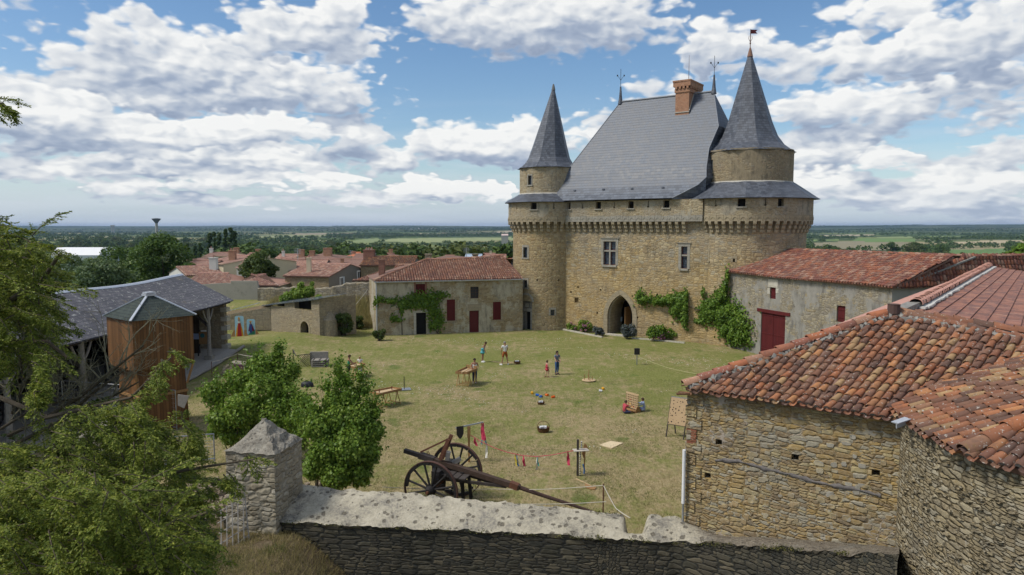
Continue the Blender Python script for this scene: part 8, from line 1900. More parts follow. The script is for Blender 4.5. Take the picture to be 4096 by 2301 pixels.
# ------------------------------------------------------------------ people
def skinmesh(name, verts, edges, radii, mat, parent, root=0, sub=2):
 me = bpy.data.meshes.new(name); me.from_pydata([tuple(v) for v in verts], edges, []); me.materials.append(mat)
 o = bpy.data.objects.new(name, me); COL.objects.link(o); o.parent = parent
 sk = o.modifiers.new('skin', 'SKIN'); sk.use_smooth_shade = True
 for i, r in enumerate(radii):
  d = me.skin_vertices[0].data[i]; d.radius = (r, r) if not isinstance(r, tuple) else r; d.use_root = (i == root)
 if sub: s = o.modifiers.new('smooth', 'SUBSURF'); s.levels = sub-1 or 1; s.render_levels = sub-1 or 1
 return o
SKIN = {'light': plain('light_skin', (.48, .28, .20), .55, .06), 'tan': plain('tanned_skin', (.33, .17, .11), .55, .06)}
def cloth(n, c): return plain(n, c, .85, .12, 9)
def person(label, g_, face, H, skin, hair, pose, tops, bottoms, shoes=None, hairlen=.0, glasses=False, name='person', holds=None):
 """pose: overrides of joints in body heights; x right, y forward"""
 J = dict(pelvis=(0, 0, .52), waist=(0, .005, .60), chest=(0, .0, .72), neck=(0, .0, .825), headb=(0, .012, .875), headt=(0, .015, .945),
             hipR=(.05, 0, .50), hipL=(-.05, 0, .50), kneeR=(.055, .012, .28), kneeL=(-.055, .012, .28), ankR=(.056, -.01, .045), ankL=(-.056, -.01, .045), toeR=(.066, .075, .018), toeL=(-.066, .075, .018),
             shR=(.095, 0, .80), shL=(-.095, 0, .80), elR=(.128, -.01, .635), elL=(-.128, -.01, .635), wrR=(.135, .03, .49), wrL=(-.135, .03, .49))
 J.update(pose); J = {k: V(*v)*H for k, v in J.items()}
 t = thing(name, (g_[0], g_[1], g_[2] if len(g_) > 2 else gzf(g_[0], g_[1])), label, 'person', rz=face); h = H
 vs = []; rr = []; ix = {}
 def add(k, p, r): ix[k] = len(vs); vs.append(p); rr.append(r*h if not isinstance(r, tuple) else (r[0]*h, r[1]*h))
 R0 = dict(pelvis=(.080, .062), waist=(.066, .052), chest=(.082, .058), neck=.031, headb=.048, headt=.046, hipR=.050, hipL=.050, kneeR=.032, kneeL=.032, ankR=.020, ankL=.020, toeR=.018, toeL=.018, shR=.032, shL=.032, elR=.022, elL=.022, wrR=.014, wrL=.014)
 for k in J: add(k, J[k], R0[k])
 E_ = [('pelvis', 'waist'), ('waist', 'chest'), ('chest', 'neck'), ('neck', 'headb'), ('headb', 'headt')]
 for s in 'RL': E_ += [('pelvis', 'hip'+s), ('hip'+s, 'knee'+s), ('knee'+s, 'ank'+s), ('ank'+s, 'toe'+s), ('chest', 'sh'+s), ('sh'+s, 'el'+s), ('el'+s, 'wr'+s)]
 # hands: a palm, four fingers and a thumb, slightly curled
 for s, sg in (('R', 1), ('L', -1)):
  w_ = J['wr'+s]; d = (w_-J['el'+s]).normalized(); sd_ = d.cross(V(0, 1, .3)).normalized(); up_ = sd_.cross(d)
  pk = 'palm'+s; add(pk, w_+d*.028*h, (.016, .010)); E_.append(('wr'+s, pk))
  for j, (off, ln) in enumerate(((-.018, .036), (-.006, .042), (.006, .040), (.018, .032))):
   a = 'f%d%s' % (j, s); b = 'g%d%s' % (j, s); add(a, w_+d*.052*h+sd_*off*h, .0052); add(b, w_+d*(.052+ln*.75)*h+sd_*off*h+up_*.010*h, .0045); E_ += [(pk, a), (a, b)]
  a = 'th'+s; add(a, w_+d*.030*h+sd_*.028*h*sg+up_*.012*h, .0055); E_.append((pk, a))
 body = skinmesh('body', vs, [(ix[a], ix[b]) for a, b in E_], rr, SKIN[skin], t, ix['pelvis'])
 hd = (J['headb']+J['headt'])/2; up = (J['headt']-J['headb']).normalized(); fwd = pose.get('_look', None); f_ = (V(0, 1, 0)-up*up.y).normalized(); sd_ = f_.cross(up)
 M3 = Matrix((sd_, f_, up)).transposed()
 # face: nose, brow, ears and mouth
 mb = MB(); mb.prism([hd+M3@V(x*h, .046*h, z*h) for x, z in ((-.007, -.012), (.007, -.012), (.004, .012), (-.004, .012))], (0, 0, 0), M3@V(0, .014*h, -.004*h)); 
 for s in (-1, 1): mb.box(hd+M3@V(.048*h*s, -.002*h, -.002*h), (.008*h, .014*h, .022*h), M=M3)
 mb.build('nose_and_ears', SKIN[skin], body)
 if body.children: body.children[0].matrix_parent_inverse = Matrix()
 mb = MB(); mb.box(hd+M3@V(0, .047*h, -.027*h), (.022*h, .006*h, .004*h), M=M3); o = mb.build('mouth', cloth('lips', (.30, .08, .07)), body); o.matrix_parent_inverse = Matrix()
 if glasses:
  mb = MB()
  for s in (-1, 1): mb.box(hd+M3@V(.017*h*s, .049*h, .008*h), (.024*h, .008*h, .017*h), M=M3)
  mb.bar(hd+M3@V(-.047*h, .0, .010*h), hd+M3@V(-.03*h, .05*h, .010*h), .004*h); mb.bar(hd+M3@V(.047*h, .0, .010*h), hd+M3@V(.03*h, .05*h, .010*h), .004*h)
  o = mb.build('sunglasses', M_black, t); o.matrix_parent_inverse = Matrix()
 else:
  for s in (-1, 1): mb = MB(); mb.box(hd+M3@V(.018*h*s, .046*h, .007*h), (.012*h, .006*h, .006*h), M=M3); o = mb.build('eye', M_black, body); o.matrix_parent_inverse = Matrix()
 # hair: an ellipsoid cap open at the face
 gr = []
 n1, n2 = 7, 14
 for i in range(n1+1):
  th = math.pi*.5*i/n1*1.25; row_ = []
  for j in range(n2):
   a = 2*math.pi*j/n2; front = max(0, math.sin(a)); tt = th*(1-.42*front); x, y, z = math.sin(tt)*math.cos(a), math.sin(tt)*math.sin(a), math.cos(tt)
   row_.append(hd+M3@V(x*.058*h, (y*.062-.004)*h, (z*.062+.006)*h))
  gr.append(row_)
 mb = MB(); mb.quadgrid(gr, closed=True)
 if hairlen:
  g2 = []
  for i in range(5):
   q = i/4; row_ = []
   for j in range(9):
    a = math.pi+math.pi*j/8; row_.append(hd+M3@V(math.cos(a)*(.060+.004*q)*h, (math.sin(a)*(.062)-.004)*h, (.01-q*hairlen)*h))
   g2.append(row_)
  mb.quadgrid(g2)
 o = mb.build('hair', hair, t, smooth=True); o.matrix_parent_inverse = Matrix()
 def garment(nm, keys, edges, radii, mat, root):
  return skinmesh(nm, [J[k] if isinstance(k, str) else V(*k)*h for k in keys], edges, [(r*h if not isinstance(r, tuple) else (r[0]*h, r[1]*h)) for r in radii], mat, t, root)
 lerp = lambda a, b, q: tuple((J[a].lerp(J[b], q))/h)
 if tops:
  kind, mat = tops; k = ['pelvis', 'waist', 'chest', lerp('chest', 'neck', .75)]; e = [(0, 1), (1, 2), (2, 3)]; r = [(.088, .070), (.076, .062), (.090, .068), (.045, .040)]
  if kind in ('tee', 'long'):
   for s in 'RL':
    b = len(k); k += ['sh'+s, lerp('sh'+s, 'el'+s, .6)]; e += [(2, b), (b, b+1)]; r += [.042, .036]
    if kind == 'long': k += ['el'+s, lerp('el'+s, 'wr'+s, .9)]; e += [(b+1, b+2), (b+2, b+3)]; r += [.031, .023]
  else:
   for s in 'RL': b = len(k); k += [lerp('chest', 'sh'+s, .8)]; e += [(2, b)]; r += [.034]
  garment('top', k, e, r, mat, 0)
 if bottoms:
  kind, mat = bottoms
  if kind == 'dress':
   k = [lerp('pelvis', 'kneeR', .55)[:0] or tuple(((J['pelvis'])/h)-V(0, 0, .17)), tuple((J['pelvis']/h)-V(0, 0, .07)), 'pelvis', 'waist', 'chest', lerp('chest', 'neck', .45)]
   garment('dress', k, [(i, i+1) for i in range(5)], [(.125, .105), (.110, .092), (.094, .076), (.074, .062), (.088, .068), (.07, .055)], mat, 2)
  else:
   k = ['pelvis', 'waist']; e = [(0, 1)]; r = [(.092, .074), (.076, .060)]; q = {'shorts': .85, 'shortshorts': .35, 'jeans': 1}[kind]
   for s in 'RL':
    b = len(k); k += ['hip'+s]; e += [(0, b)]; r += [.060]
    if kind == 'jeans': k += ['knee'+s, lerp('knee'+s, 'ank'+s, .92)]; e += [(b, b+1), (b+1, b+2)]; r += [.042, .029]
    else: k += [lerp('hip'+s, 'knee'+s, q)]; e += [(b, b+1)]; r += [.055]
   garment('trousers' if kind == 'jeans' else 'shorts', k, e, r, mat, 0)
 if shoes:
  for s in 'RL':
   a, b = J['ank'+s], J['toe'+s]; d = (b-a); d.z = 0; d.normalize(); c_ = (a+b)/2; c_.z = min(a.z, b.z)+.006*h; R_ = Matrix.Rotation(math.atan2(d.y, d.x)-math.pi/2, 3, 'Z')
   mb = MB(); mb.quadgrid([[c_+R_@V(x*h*wd, (yy)*h, zz*h) for x, zz in ((-.026, -.022), (-.028, .0), (-.014, tp), (.014, tp), (.028, .0), (.026, -.022))] for yy, wd, tp in ((-.072, .6, .012), (-.055, .95, .034), (-.01, 1, .036), (.03, 1.05, .016), (.06, .8, .006), (.07, .5, -.005))]); mb.box(c_+V(0, 0, -.022*h), (.048*h, .135*h, .012*h), M=R_)
   o = mb.build('shoe', shoes, t, smooth=False); o.matrix_parent_inverse = Matrix()
 return t
HB_ = cloth('brown_hair', (.055, .03, .018)); HD_ = cloth('dark_hair', (.018, .013, .012)); HG_ = cloth('grey_hair', (.22, .20, .18)); HL_ = cloth('blond_hair', (.33, .22, .12))
def at(x, y): p = G(x, y); return (p.x, p.y)
faceR, faceL, faceC, faceB = -math.pi/2, math.pi/2, math.pi, 0.0
w_sh = plain('white_shoes', (.7, .7, .68), .6, .05)
person('woman in a green camisole and black shorts leaning on the left table', at(878, 954), faceR+.15, 1.66, 'tan', HB_, dict(elR=(.13, .10, .68), wrR=(.10, .24, .56), elL=(-.11, .10, .68), wrL=(-.09, .24, .56), chest=(0, .02, .72), headb=(0, .035, .875), headt=(0, .05, .94), kneeL=(-.055, -.04, .29), ankL=(-.056, -.14, .06), toeL=(-.06, -.06, .02)), ('tank', cloth('green_cotton', (.05, .30, .16))), ('shorts', cloth('black_cotton', (.015, .015, .02))), cloth('purple_shoe', (.12, .06, .12)), .05, True)
person('blonde girl in a white t-shirt and pale jeans playing at the left table', at(906, 943), faceC, 1.32, 'light', HL_, dict(elR=(.13, .05, .66), wrR=(.10, .16, .58), elL=(-.13, .05, .66), wrL=(-.10, .16, .58), headt=(0, .05, .93)), ('tee', cloth('white_cotton', (.68, .67, .63))), ('jeans', cloth('pale_denim', (.24, .32, .42))), w_sh, .0)
person('short haired woman in a white tank top and dark jeans at the shuffleboard', at(1194, 962), faceC+.2, 1.68, 'tan', HD_, dict(elR=(.14, .03, .65), wrR=(.12, .14, .55), elL=(-.14, .02, .65), wrL=(-.11, .14, .56)), ('tank', cloth('white_cotton', (.68, .67, .63))), ('jeans', cloth('dark_denim', (.03, .05, .11))), w_sh)
person('woman in a short turquoise dress bending forward beside the planks', at(1214, 911), faceR-.3, 1.66, 'tan', HB_, dict(waist=(0, .02, .60), chest=(0, .075, .70), neck=(0, .11, .80), headb=(0, .135, .845), headt=(0, .17, .905), shR=(.09, .09, .775), shL=(-.09, .09, .775), elR=(.10, .12, .62), wrR=(.08, .18, .48), elL=(-.12, .06, .62), wrL=(-.10, .04, .46)), None, ('dress', cloth('turquoise_cotton', (.12, .42, .48))), w_sh, .0, True)
person('man in a white t-shirt and rust shorts seen from behind', at(1270, 918), faceB+.25, 1.80, 'tan', HG_, dict(kneeR=(.09, .0, .28), ankR=(.13, -.01, .045), toeR=(.17, .06, .018), kneeL=(-.09, .0, .28), ankL=(-.13, -.01, .045), toeL=(-.18, .05, .018), elR=(.135, .03, .64), wrR=(.10, .13, .56), elL=(-.14, .0, .63), wrL=(-.14, .03, .49), headt=(0, .04, .935)), ('tee', cloth('white_cotton', (.68, .67, .63))), ('shorts', cloth('rust_cotton', (.28, .08, .02))), w_sh)
person('little girl in a red dress holding two rings', at(1376, 948), faceR+.5, 1.20, 'light', HB_, dict(kneeR=(.05, .05, .28), ankR=(.05, .02, .05), toeR=(.05, .10, .02), kneeL=(-.05, -.01, .28), ankL=(-.05, -.10, .06), toeL=(-.05, -.03, .02)), None, ('dress', cloth('red_pink_cotton', (.50, .06, .09))), cloth('sandal', (.25, .12, .08)), .07)
person('woman with long dark hair, grey blouse and blue jeans carrying a ring', at(1401, 941), faceC+.5, 1.70, 'light', HD_, dict(elR=(.13, .05, .64), wrR=(.05, .16, .58), elL=(-.12, .04, .64), wrL=(-.06, .15, .57), kneeR=(.07, .05, .28), kneeL=(-.06, -.01, .28), ankL=(-.07, -.06, .05), toeL=(-.08, .02, .02)), ('tee', cloth('grey_blue_blouse', (.14, .16, .21))), ('jeans', cloth('blue_denim', (.035, .085, .19))), cloth('dark_sandal', (.05, .03, .03)), .10, True)
sit = dict(pelvis=(0, 0, .07), waist=(0, -.01, .15), chest=(0, .02, .27), neck=(0, .04, .37), headb=(0, .055, .42), headt=(0, .065, .49), hipR=(.055, .02, .06), hipL=(-.055, .02, .06), kneeR=(.17, .17, .09), kneeL=(-.17, .17, .09), ankR=(.03, .20, .035), ankL=(-.03, .24, .035), toeR=(-.03, .24, .03), toeL=(.03, .27, .03), shR=(.09, .03, .345), shL=(-.09, .03, .345), elR=(.13, .13, .27), elL=(-.12, .12, .27), wrR=(.09, .25, .30), wrL=(-.07, .23, .22))
person('boy in a red t-shirt sitting at the wooden disc game', at(1571, 1041), faceR+.45, 1.40, 'tan', HB_, sit, ('tee', cloth('red_tee', (.42, .06, .08))), ('jeans', cloth('navy_cotton', (.03, .035, .08))), None)
person('boy in a pale blue shirt sitting behind the wooden disc game', at(1620, 1034), faceL-.1, 1.42, 'tan', HB_, sit, ('long', cloth('pale_blue_shirt', (.34, .43, .62))), ('shorts', cloth('pale_blue_shorts', (.34, .40, .55))), None)
person('person in a blue top and ochre trousers half hidden by the stone corner', at(1742, 1082), faceL, 1.72, 'tan', HB_, dict(elR=(.12, .08, .64), wrR=(.10, .2, .6), headt=(0, .05, .93)), ('tee', cloth('bright_blue_tee', (.03, .14, .34))), ('jeans', cloth('ochre_trousers', (.24, .15, .04))), cloth('bright_blue_shoe', (.04, .12, .42)))
# rings held
def ring_obj(label, c, R, r, mat, tilt=0.0, grp_='throwing rings'):
 t = thing('throwing_ring', tuple(c), label, 'ring', grp_); mb = MB(); M_ = Matrix.Rotation(tilt, 3, 'Y'); mb.tube([Vector(c)+M_@V(R*math.cos(a), R*math.sin(a), 0) for a in np.linspace(0, 2*math.pi, 21)], r, 6, caps=False); mb.build('hoop', mat, t)
g1 = G(1401, 941); ring_obj('dark throwing ring held by the long haired woman', (g1.x+.05, g1.y-.32, 1.0), .13, .018, M_black, .2)
g1 = G(1376, 948); ring_obj('dark ring in the right hand of the girl in red', (g1.x+.12, g1.y-.18, .50), .12, .016, M_rust, 1.3); ring_obj('dark ring in the left hand of the girl in red', (g1.x+.0, g1.y+.2, .52), .12, .016, M_rust, 1.3)
# ------------------------------------------------------------------ games
def game_table(label, corners, zt, gname, deep=.12, kind=0):
 """corners in survey coordinates of the top at height zt: front-left, front-right, back-right, back-left"""
 C_ = [G(x, y, zt) for x, y in corners]; t = thing('game_table', tuple(sum(C_, V(0, 0, 0))/4), label, 'game table', gname)
 a, b, c_, d = C_; mb = MB(); 
 n = 4; E = [(a, b), (b, c_), (c_, d), (d, a)]
 for p, q in E: mb.bar(p, q, .035, deep)
 fr_ = mb.build('frame', M_wood, t); mb = MB(); z_ = V(0, 0, -.03); mb.face([p+z_ for p in C_]); mb.face([p+z_*2 for p in C_][::-1]); mb.build('playing_surface', M_woodl, t)
 L0 = (b-a).length; L1 = (c_-b).length; long_ax = (c_-b) if L1 > L0 else (b-a); s_ax = (b-a) if L1 > L0 else (c_-b)
 o_ = a if L1 > L0 else a; cen = (a+b+c_+d)/4; le = long_ax.normalized(); se = s_ax.normalized(); HL, HS = long_ax.length/2, s_ax.length/2
 for s in (-.62, .62):
  tr = cen+le*(HL*s); tr.z = zt-deep/2-.04
  mb = MB(); mb.bar(tr-se*(HS*1.05), tr+se*(HS*1.05), .05, .06); tb_ = mb.build('trestle', M_woodl if kind == 9 else M_wood, t)
  for u in (-1, 1):
   for v_ in (-1, 1):
    p = tr+se*(HS*.9*u); q = tr+se*(HS*1.0*u)+le*(.22*v_); q.z = gzf(q.x, q.y); mb = MB(); mb.bar(p, q, .035); mb.build('leg', plain('golden_pine', (.36, .22, .08), .6, .2, 8), tb_)
  mb = MB()
  for v_ in (-1, 1):
   p = tr-se*HS+le*(.2*v_); q = tr+se*HS+le*(.2*v_); p.z = q.z = .10; mb.bar(p, q, .03, .04)
  mb.build('foot_rail', plain('golden_pine', (.36, .22, .08)), tb_)
 return t, cen, le, se, HL, HS
t, cen, le, se, HL, HS = game_table('long wooden skittle table standing alone in front of the lilac bushes', [(931, 985.8), (955, 991.8), (1010.5, 979), (985.8, 975.2)], .87, 'wooden game tables on the lawn')
for s in (-.6, .55): p = cen+le*HL*s; mb = MB(); mb.lathe([(.025, .85), (.03, .95), (.015, 1.0), (.03, 1.05), (0, 1.08)], (p.x, p.y, 0), 8); mb.build('skittle', M_red, t)
t, cen, le, se, HL, HS = game_table('wooden shuffleboard table in front of the woman in the white tank top', [(1146.2, 937.2), (1176, 938.5), (1199.4, 929), (1173.7, 925)], .92, 'wooden game tables on the lawn', .16)
hb = MB(); a, b = G(1173.7, 925, .92), G(1199.4, 929, .92); hb.bar(a+V(0, 0, .16), b+V(0, 0, .16), .04, .10); hb.bar(a, a+V(0, 0, .2), .05); hb.bar(b, b+V(0, 0, .2), .05); hb.build('head_board', M_wood, t)
mb = MB(); p0, p1 = (G(1146.2, 937.2, .97)+G(1176, 938.5, .97))/2, (a+b)/2+V(0, 0, .05); mb.bar(p0, p1, .03, .05); mb.build('divider', M_woodl, t)
t, cen, le, se, HL, HS = game_table('wooden game table between the green camisole woman and the blonde girl', [(870, 921.4), (894, 924.5), (918.4, 916), (894.9, 913)], .85, 'wooden game tables on the lawn')
# planks by the man, baskets, cups, pegs
pk_ = thing('wooden_planks', tuple(G(1262, 914)), 'thin pale wooden planks laid on the grass behind the man', 'planks')
for x0, y0, x1, y1 in ((1237, 911, 1262, 913), (1262, 912, 1290, 914), (1255, 916, 1298, 917), (1275, 911.5, 1300, 913)): mb = MB(); mb.bar(G(x0, y0)+V(0, 0, .04), G(x1, y1)+V(0, 0, .04), .09, .02); mb.build('plank', M_woodl, pk_)
N = newmat('wicker'); uv = uvw(N); ck = N.n('ShaderNodeTexChecker', Vector=uv, Color1=(.16, .08, .035), Color2=(.07, .035, .018), Scale=28.0); M_wick = fin(N, ck.outputs[0], ck.outputs[1], .5, .01, .8)
def basket(label, g_, w_, h, hh, mat, hmat, cont=None):
 t = thing('wicker_basket', tuple(g_), label, 'basket', 'wicker baskets on the grass'); b = V(g_[0], g_[1], gzf(g_[0], g_[1])); gr = []
 for z, s in ((0, .78), (h*.5, .95), (h, 1.0), (h+.01, 1.04), (h-.02, .94), (.03, .72)): gr.append([b+V(math.cos(a)*w_/2*s, math.sin(a)*w_*.36*s, z) for a in np.linspace(0, 2*math.pi, 16, endpoint=False)])
 mb = MB(); mb.quadgrid(gr, closed=True); mb.face(gr[-1]); mb.build('body', mat, t, smooth=True)
 mb = MB(); mb.tube([b+V(math.cos(a)*w_*.5, 0, h+math.sin(a)*hh) for a in np.linspace(0, math.pi, 13)], .014, 5); mb.build('handle', hmat, t)
 if cont: mb = MB(); mb.box(b+V(-w_*.12, 0, h+.01), (w_*.36, w_*.3, .10), rz=.3); mb.box(b+V(w_*.15, .02, h), (w_*.22, w_*.3, .12), rz=-.2); mb.build('contents', cont, t)
basket('dark wicker basket alone on the open lawn', G(1367, 1087), .62, .24, .32, M_wick, M_rust, M_white)
basket('small pale handled basket beside the coloured cups', G(1361, 1017), .42, .14, .42, M_wick, M_woodl, M_white)
basket('wicker basket holding white packets right of the man', G(1301, 916), .50, .20, .26, M_wick, M_woodl, M_white)
for k, (x, y, c, lab) in enumerate(((1338.8, 991, (.62, .30, .01), 'yellow cup left of the two blue cups'), (1352, 996, (.02, .12, .45), 'left blue cup in the grass'), (1361, 999, (.02, .12, .45), 'blue cup just behind the small basket'), (1375.4, 996, (.60, .12, .01), 'orange cup nearer the small basket'), (1391, 1001, (.60, .10, .01), 'orange cup farthest right of the row'), (1517.6, 980, (.62, .30, .01), 'lone yellow cup far right on the lawn'), (1510.6, 985.5, (.7, .7, .7), 'white cup beside the lone yellow cup'))):
 g_ = G(x, y); mb = MB(); mb.tube([(0, -.10, .055), (0, .10, .065)], [.065, .085], 10); o = mb.build('cup', plain('cup_paint_%d' % k, c, .4, .03)); o.location = g_; o.rotation_euler = (0, 0, k*1.3); tag(o, lab, 'cup', 'coloured plastic cups')
rg = thing('peg_board', tuple(G(1481, 958)), 'round wooden base with upright pegs for ring throwing', 'peg game'); g_ = G(1481, 958); mb = MB(); mb.lathe([(.45, .03), (.45, .07), (0, .07)], g_, 24); mb.build('base', M_woodl, rg)
for dx, dy, h in ((0, 0, .75), (-.28, .0, .45), (.22, -.05, .35), (0, .25, .4), (.05, -.28, .3)): mb = MB(); mb.tube([g_+V(dx, dy, .06), g_+V(dx, dy, h)], .025, 6); mb.build('peg', M_wood, rg)
# wooden disc game
cg = thing('wooden_disc_game', tuple(G(1593, 1036)), 'upright pale wooden four in a row game between the two sitting boys', 'game'); a = G(1574, 1030)+V(0, 0, .02); b = G(1604, 1039)+V(0, 0, .02); e = (b-a).normalized(); L = (b-a).length; R_ = math.atan2(e.y, e.x)
mb = MB(); W_, H_, nx_, ny_ = L, .85, 7, 6
gm_ = planemap((a.x, a.y, 0), e); hs_ = []
for i in range(nx_):
 for j in range(ny_): u = (i+.5)*W_/nx_; z = .22+(j+.5)*(H_-.12)/ny_; hs_.append((u-.045, u+.045, z-.045, z+.045))
holed_wall(mb, gm_, 0, W_, .18, .18+H_, hs_, .05); mb.build('grid_panel', M_woodl, cg)
gm2 = planemap((a.x-e.y*.06, a.y+e.x*.06, 0), e); mb = MB(); holed_wall(mb, gm2, 0, W_, .18, .18+H_, hs_, .02); mb.build('rear_panel', M_woodl, cg)
mb = MB(); mb.box((a+b)/2+V(0, 0, .07), (W_, .5, .04), rz=R_); mb.build('tray', M_wood, cg)
for q in (a, b): mb = MB(); nn = V(-e.y, e.x, 0); mb.prism([q-nn*.24, q+nn*.24, q+nn*.05+V(0, 0, .34), q-nn*.05+V(0, 0, .34)], e*-.02, e*.02); mb.build('foot', M_wood, cg)
for i, j, c in ((1, 1, Mrd), (2, 1, Myl), (2, 3, Mrd), (3, 0, Myl), (1, 0, Mrd), (4, 0, Mrd)):
 u = (i+.5)*W_/nx_; z = .22+(j+.5)*(H_-.12)/ny_; mb = MB(); cc = gm_(u, z, .025); mb.lathe([(.055, -.01), (.055, .01), (0, .01)], (0, 0, 0), 12); o = mb.build('disc', c, cg); o.location = cc; o.rotation_euler = (math.pi/2, 0, R_); o.matrix_parent_inverse = wmat(cg).inverted()
# hole board stand at the stone corner
hb_ = thing('hole_board_stand', tuple(G(1710, 1100)), 'tall plywood board with round holes on dark legs near the stone corner', 'game board')
fl_, fr2, bl_, br_ = G(1675.4, 1100), G(1719, 1107.6), G(1699.7, 1091), G(1744, 1098.4)
T0 = (fl_+bl_)/2+V(0, 0, 1.92); T1 = (fr2+br_)/2+V(0, 0, 1.92)
for p, q in ((fl_, T0), (fr2, T1), (bl_, T0), (br_, T1)): mb = MB(); mb.bar(p, q, .045); mb.build('leg', M_woodd, hb_)
N = newmat('plywood_with_round_holes'); uv = uvw(N); vh = N.n('ShaderNodeTexVoronoi', {'voronoi_dimensions': '2D'}, Vector=uv, Scale=6.5, Randomness=.85)
hr = N.n('ShaderNodeSeparateColor', Color=vh.outputs['Color']).outputs; M_holes = fin(N, N.mix(N.m('LESS_THAN', vh.outputs['Distance'], N.m('MULTIPLY', hr[0], .24)), N.mix(N.noise(uv, 3, 5), (.40, .28, .16), (.50, .36, .21)), (.02, .015, .012)), None, rough=.6)
for p, q, nm in ((fl_, fr2, 'front_board'), (bl_, br_, 'back_board')):
 A0 = p.lerp(T0, .34); A1 = q.lerp(T1, .34); n_ = (A1-A0).cross(T0-A0).normalized(); s_ = 1 if n_.y < 0 else -1; s_ *= 1 if nm == 'front_board' else -1; off = n_*s_*.03
 mb = MB(); mb.prism([A0, A1, T1, T0], off, off*.4); mb.build(nm, M_holes, hb_)
mb = MB(); mb.bar(T0+V(0, 0, .02), T1+V(0, 0, .02), .06, .03); mb.build('top_rail', M_steel, hb_)
mb = MB(); mb.bar(fl_.lerp(T0, .34), fr2.lerp(T1, .34), .05, .05); mb.build('lower_rail', M_woodd, hb_)
# white plywood square on the grass
pw = thing('plywood_sheet', tuple(G(1537, 1119)), 'pale square plywood sheet lying flat on the grass', 'board'); mb = MB(); mb.prism([G(x, y, .05) for x, y in ((1507.6, 1120.5), (1536, 1110.5), (1567.5, 1115.7), (1539, 1128.6))], (0, 0, 0), (0, 0, .03)); mb.build('sheet', plain('pale_birch', (.62, .50, .32), .6, .05), pw)
# tilting post with shield, garland, posts
gp = thing('quintain_post', tuple(G(1180, 1161)), 'wooden post with a swinging grey arm, black shield and red cloth', 'game post'); g_ = G(1180, 1161); Yq = g_.y
mb = MB(); mb.bar(g_-V(0, 0, .1), V(g_.x, g_.y, P(1180, 1074, Yq).z), .085); mb.bar(V(g_.x, g_.y, P(1180, 1100, Yq).z), V(g_.x, g_.y, P(1180, 1073, Yq).z), .13); mb.build('post', M_wood, gp)
mb = MB(); a, b = P(1146, 1077, Yq), P(1216, 1062, Yq); mb.bar(a, b, .06, .05); mb.build('arm', M_steel, gp)
mb = MB(); w_ = rx_(9, Yq); a = P(1148.5, 1073, Yq-.1); pts = [a, a+V(w_*2, 0, .03), a+V(w_*2, 0, -.32), a+V(w_*1.5, 0, -.47), a+V(w_, 0, -.54), a+V(w_*.5, 0, -.47), a+V(0, 0, -.34)]; mb.prism(pts, (0, -.03, 0), (0, 0, 0)); mb.build('shield', M_black, gp)
def ribbon(parent, x, y0, y1, Y, wd, mat, name='ribbon', sway=6, seed=0):
 r = random.Random(seed); mb = MB(); gr = []; n = 7
 for i in range(n+1):
  t = i/n; y = y0+(y1-y0)*t; c_ = P(x+sway*t*t*.6+r.uniform(-.6, .6), y, Y); w2 = rx_(wd*(.35+.65*math.sin(min(1, t*1.6)*1.57)), Y)/2; a = .7*math.sin(t*5+seed); gr.append([c_+V(-w2*math.cos(a), -w2*math.sin(a), 0), c_+V(0, .03*math.cos(t*9), 0), c_+V(w2*math.cos(a), w2*math.sin(a), 0)])
 mb.quadgrid(gr); return mb.build(name, mat, parent)
CP = cloth('pink_red_cloth', (.55, .05, .11)); CW = cloth('white_cloth', (.68, .66, .60)); CY = cloth('yellow_cloth', (.62, .50, .08)); CB = cloth('blue_cloth', (.05, .16, .38)); CG = cloth('teal_cloth', (.04, .30, .28)); CLB = cloth('light_blue_cloth', (.18, .45, .55))
ribbon(gp, 1212, 1064, 1106, Yq-.05, 7, CP, 'red_cloth', 3, 1); ribbon(gp, 1215, 1064, 1108, Yq-.1, 8, CP, 'red_cloth', 8, 2); ribbon(gp, 1212, 1096, 1118, Yq-.02, 4, CLB, 'blue_cloth', 0, 3); ribbon(gp, 1221, 1096, 1121, Yq-.02, 4, CLB, 'blue_cloth', 5, 4)
gl_ = thing('ribbon_garland', tuple(G(1320, 1180)), 'red string hung with pink, white, yellow and blue ribbons between two posts', 'garland'); X4 = lambda z: (1560+z*.3494)/1.5901
Y4 = lambda z: (1640+z*.3494)/1.5901
Ye = 27.9; pts = [(925, 288), (1050, 365), (1200, 435), (1350, 485), (1520, 522), (1680, 533), (1850, 515), (2000, 487), (2150, 452)]; f = lambda z: Yq+(Ye-Yq)*(z-925)/(2150-925)
mb = MB(); mb.tube([P(X4(a), Y4(b), f(a)) for a, b in pts], .013, 5); mb.build('string', CP, gl_)
for k, (a, y0, y1, wd, m_, sw) in enumerate(((968, 325, 410, 8, CP, 9), (1107, 392, 548, 7, CW, -2), (1435, 510, 635, 7, CY, 8), (1452, 512, 642, 4, CB, 8), (1530, 527, 640, 7, CP, 3), (1682, 532, 710, 6, CW, -2), (1690, 534, 640, 4, CG, 4), (2038, 472, 633, 8, CP, 4))): ribbon(gl_, X4(a), Y4(y0), Y4(y1), f(a)-.01, wd, m_, 'ribbon', sw, k)
sp = thing('hanging_post', tuple(G(1453, 1199)), 'dark post with a small shelf and a black and white rope', 'game post'); g_ = G(1453, 1199); mb = MB(); mb.bar(g_-V(0, 0, .1), V(g_.x, g_.y, P(1457, 1104, Ye).z), .085); mb.build('post', M_woodd, sp)
mb = MB(); c_ = P(1461, 1132, Ye-.1); mb.box(c_, (.62, .34, .025), rz=.2); mb.build('shelf', plain('whitewashed_board', (.5, .45, .38), .7, .15), sp)
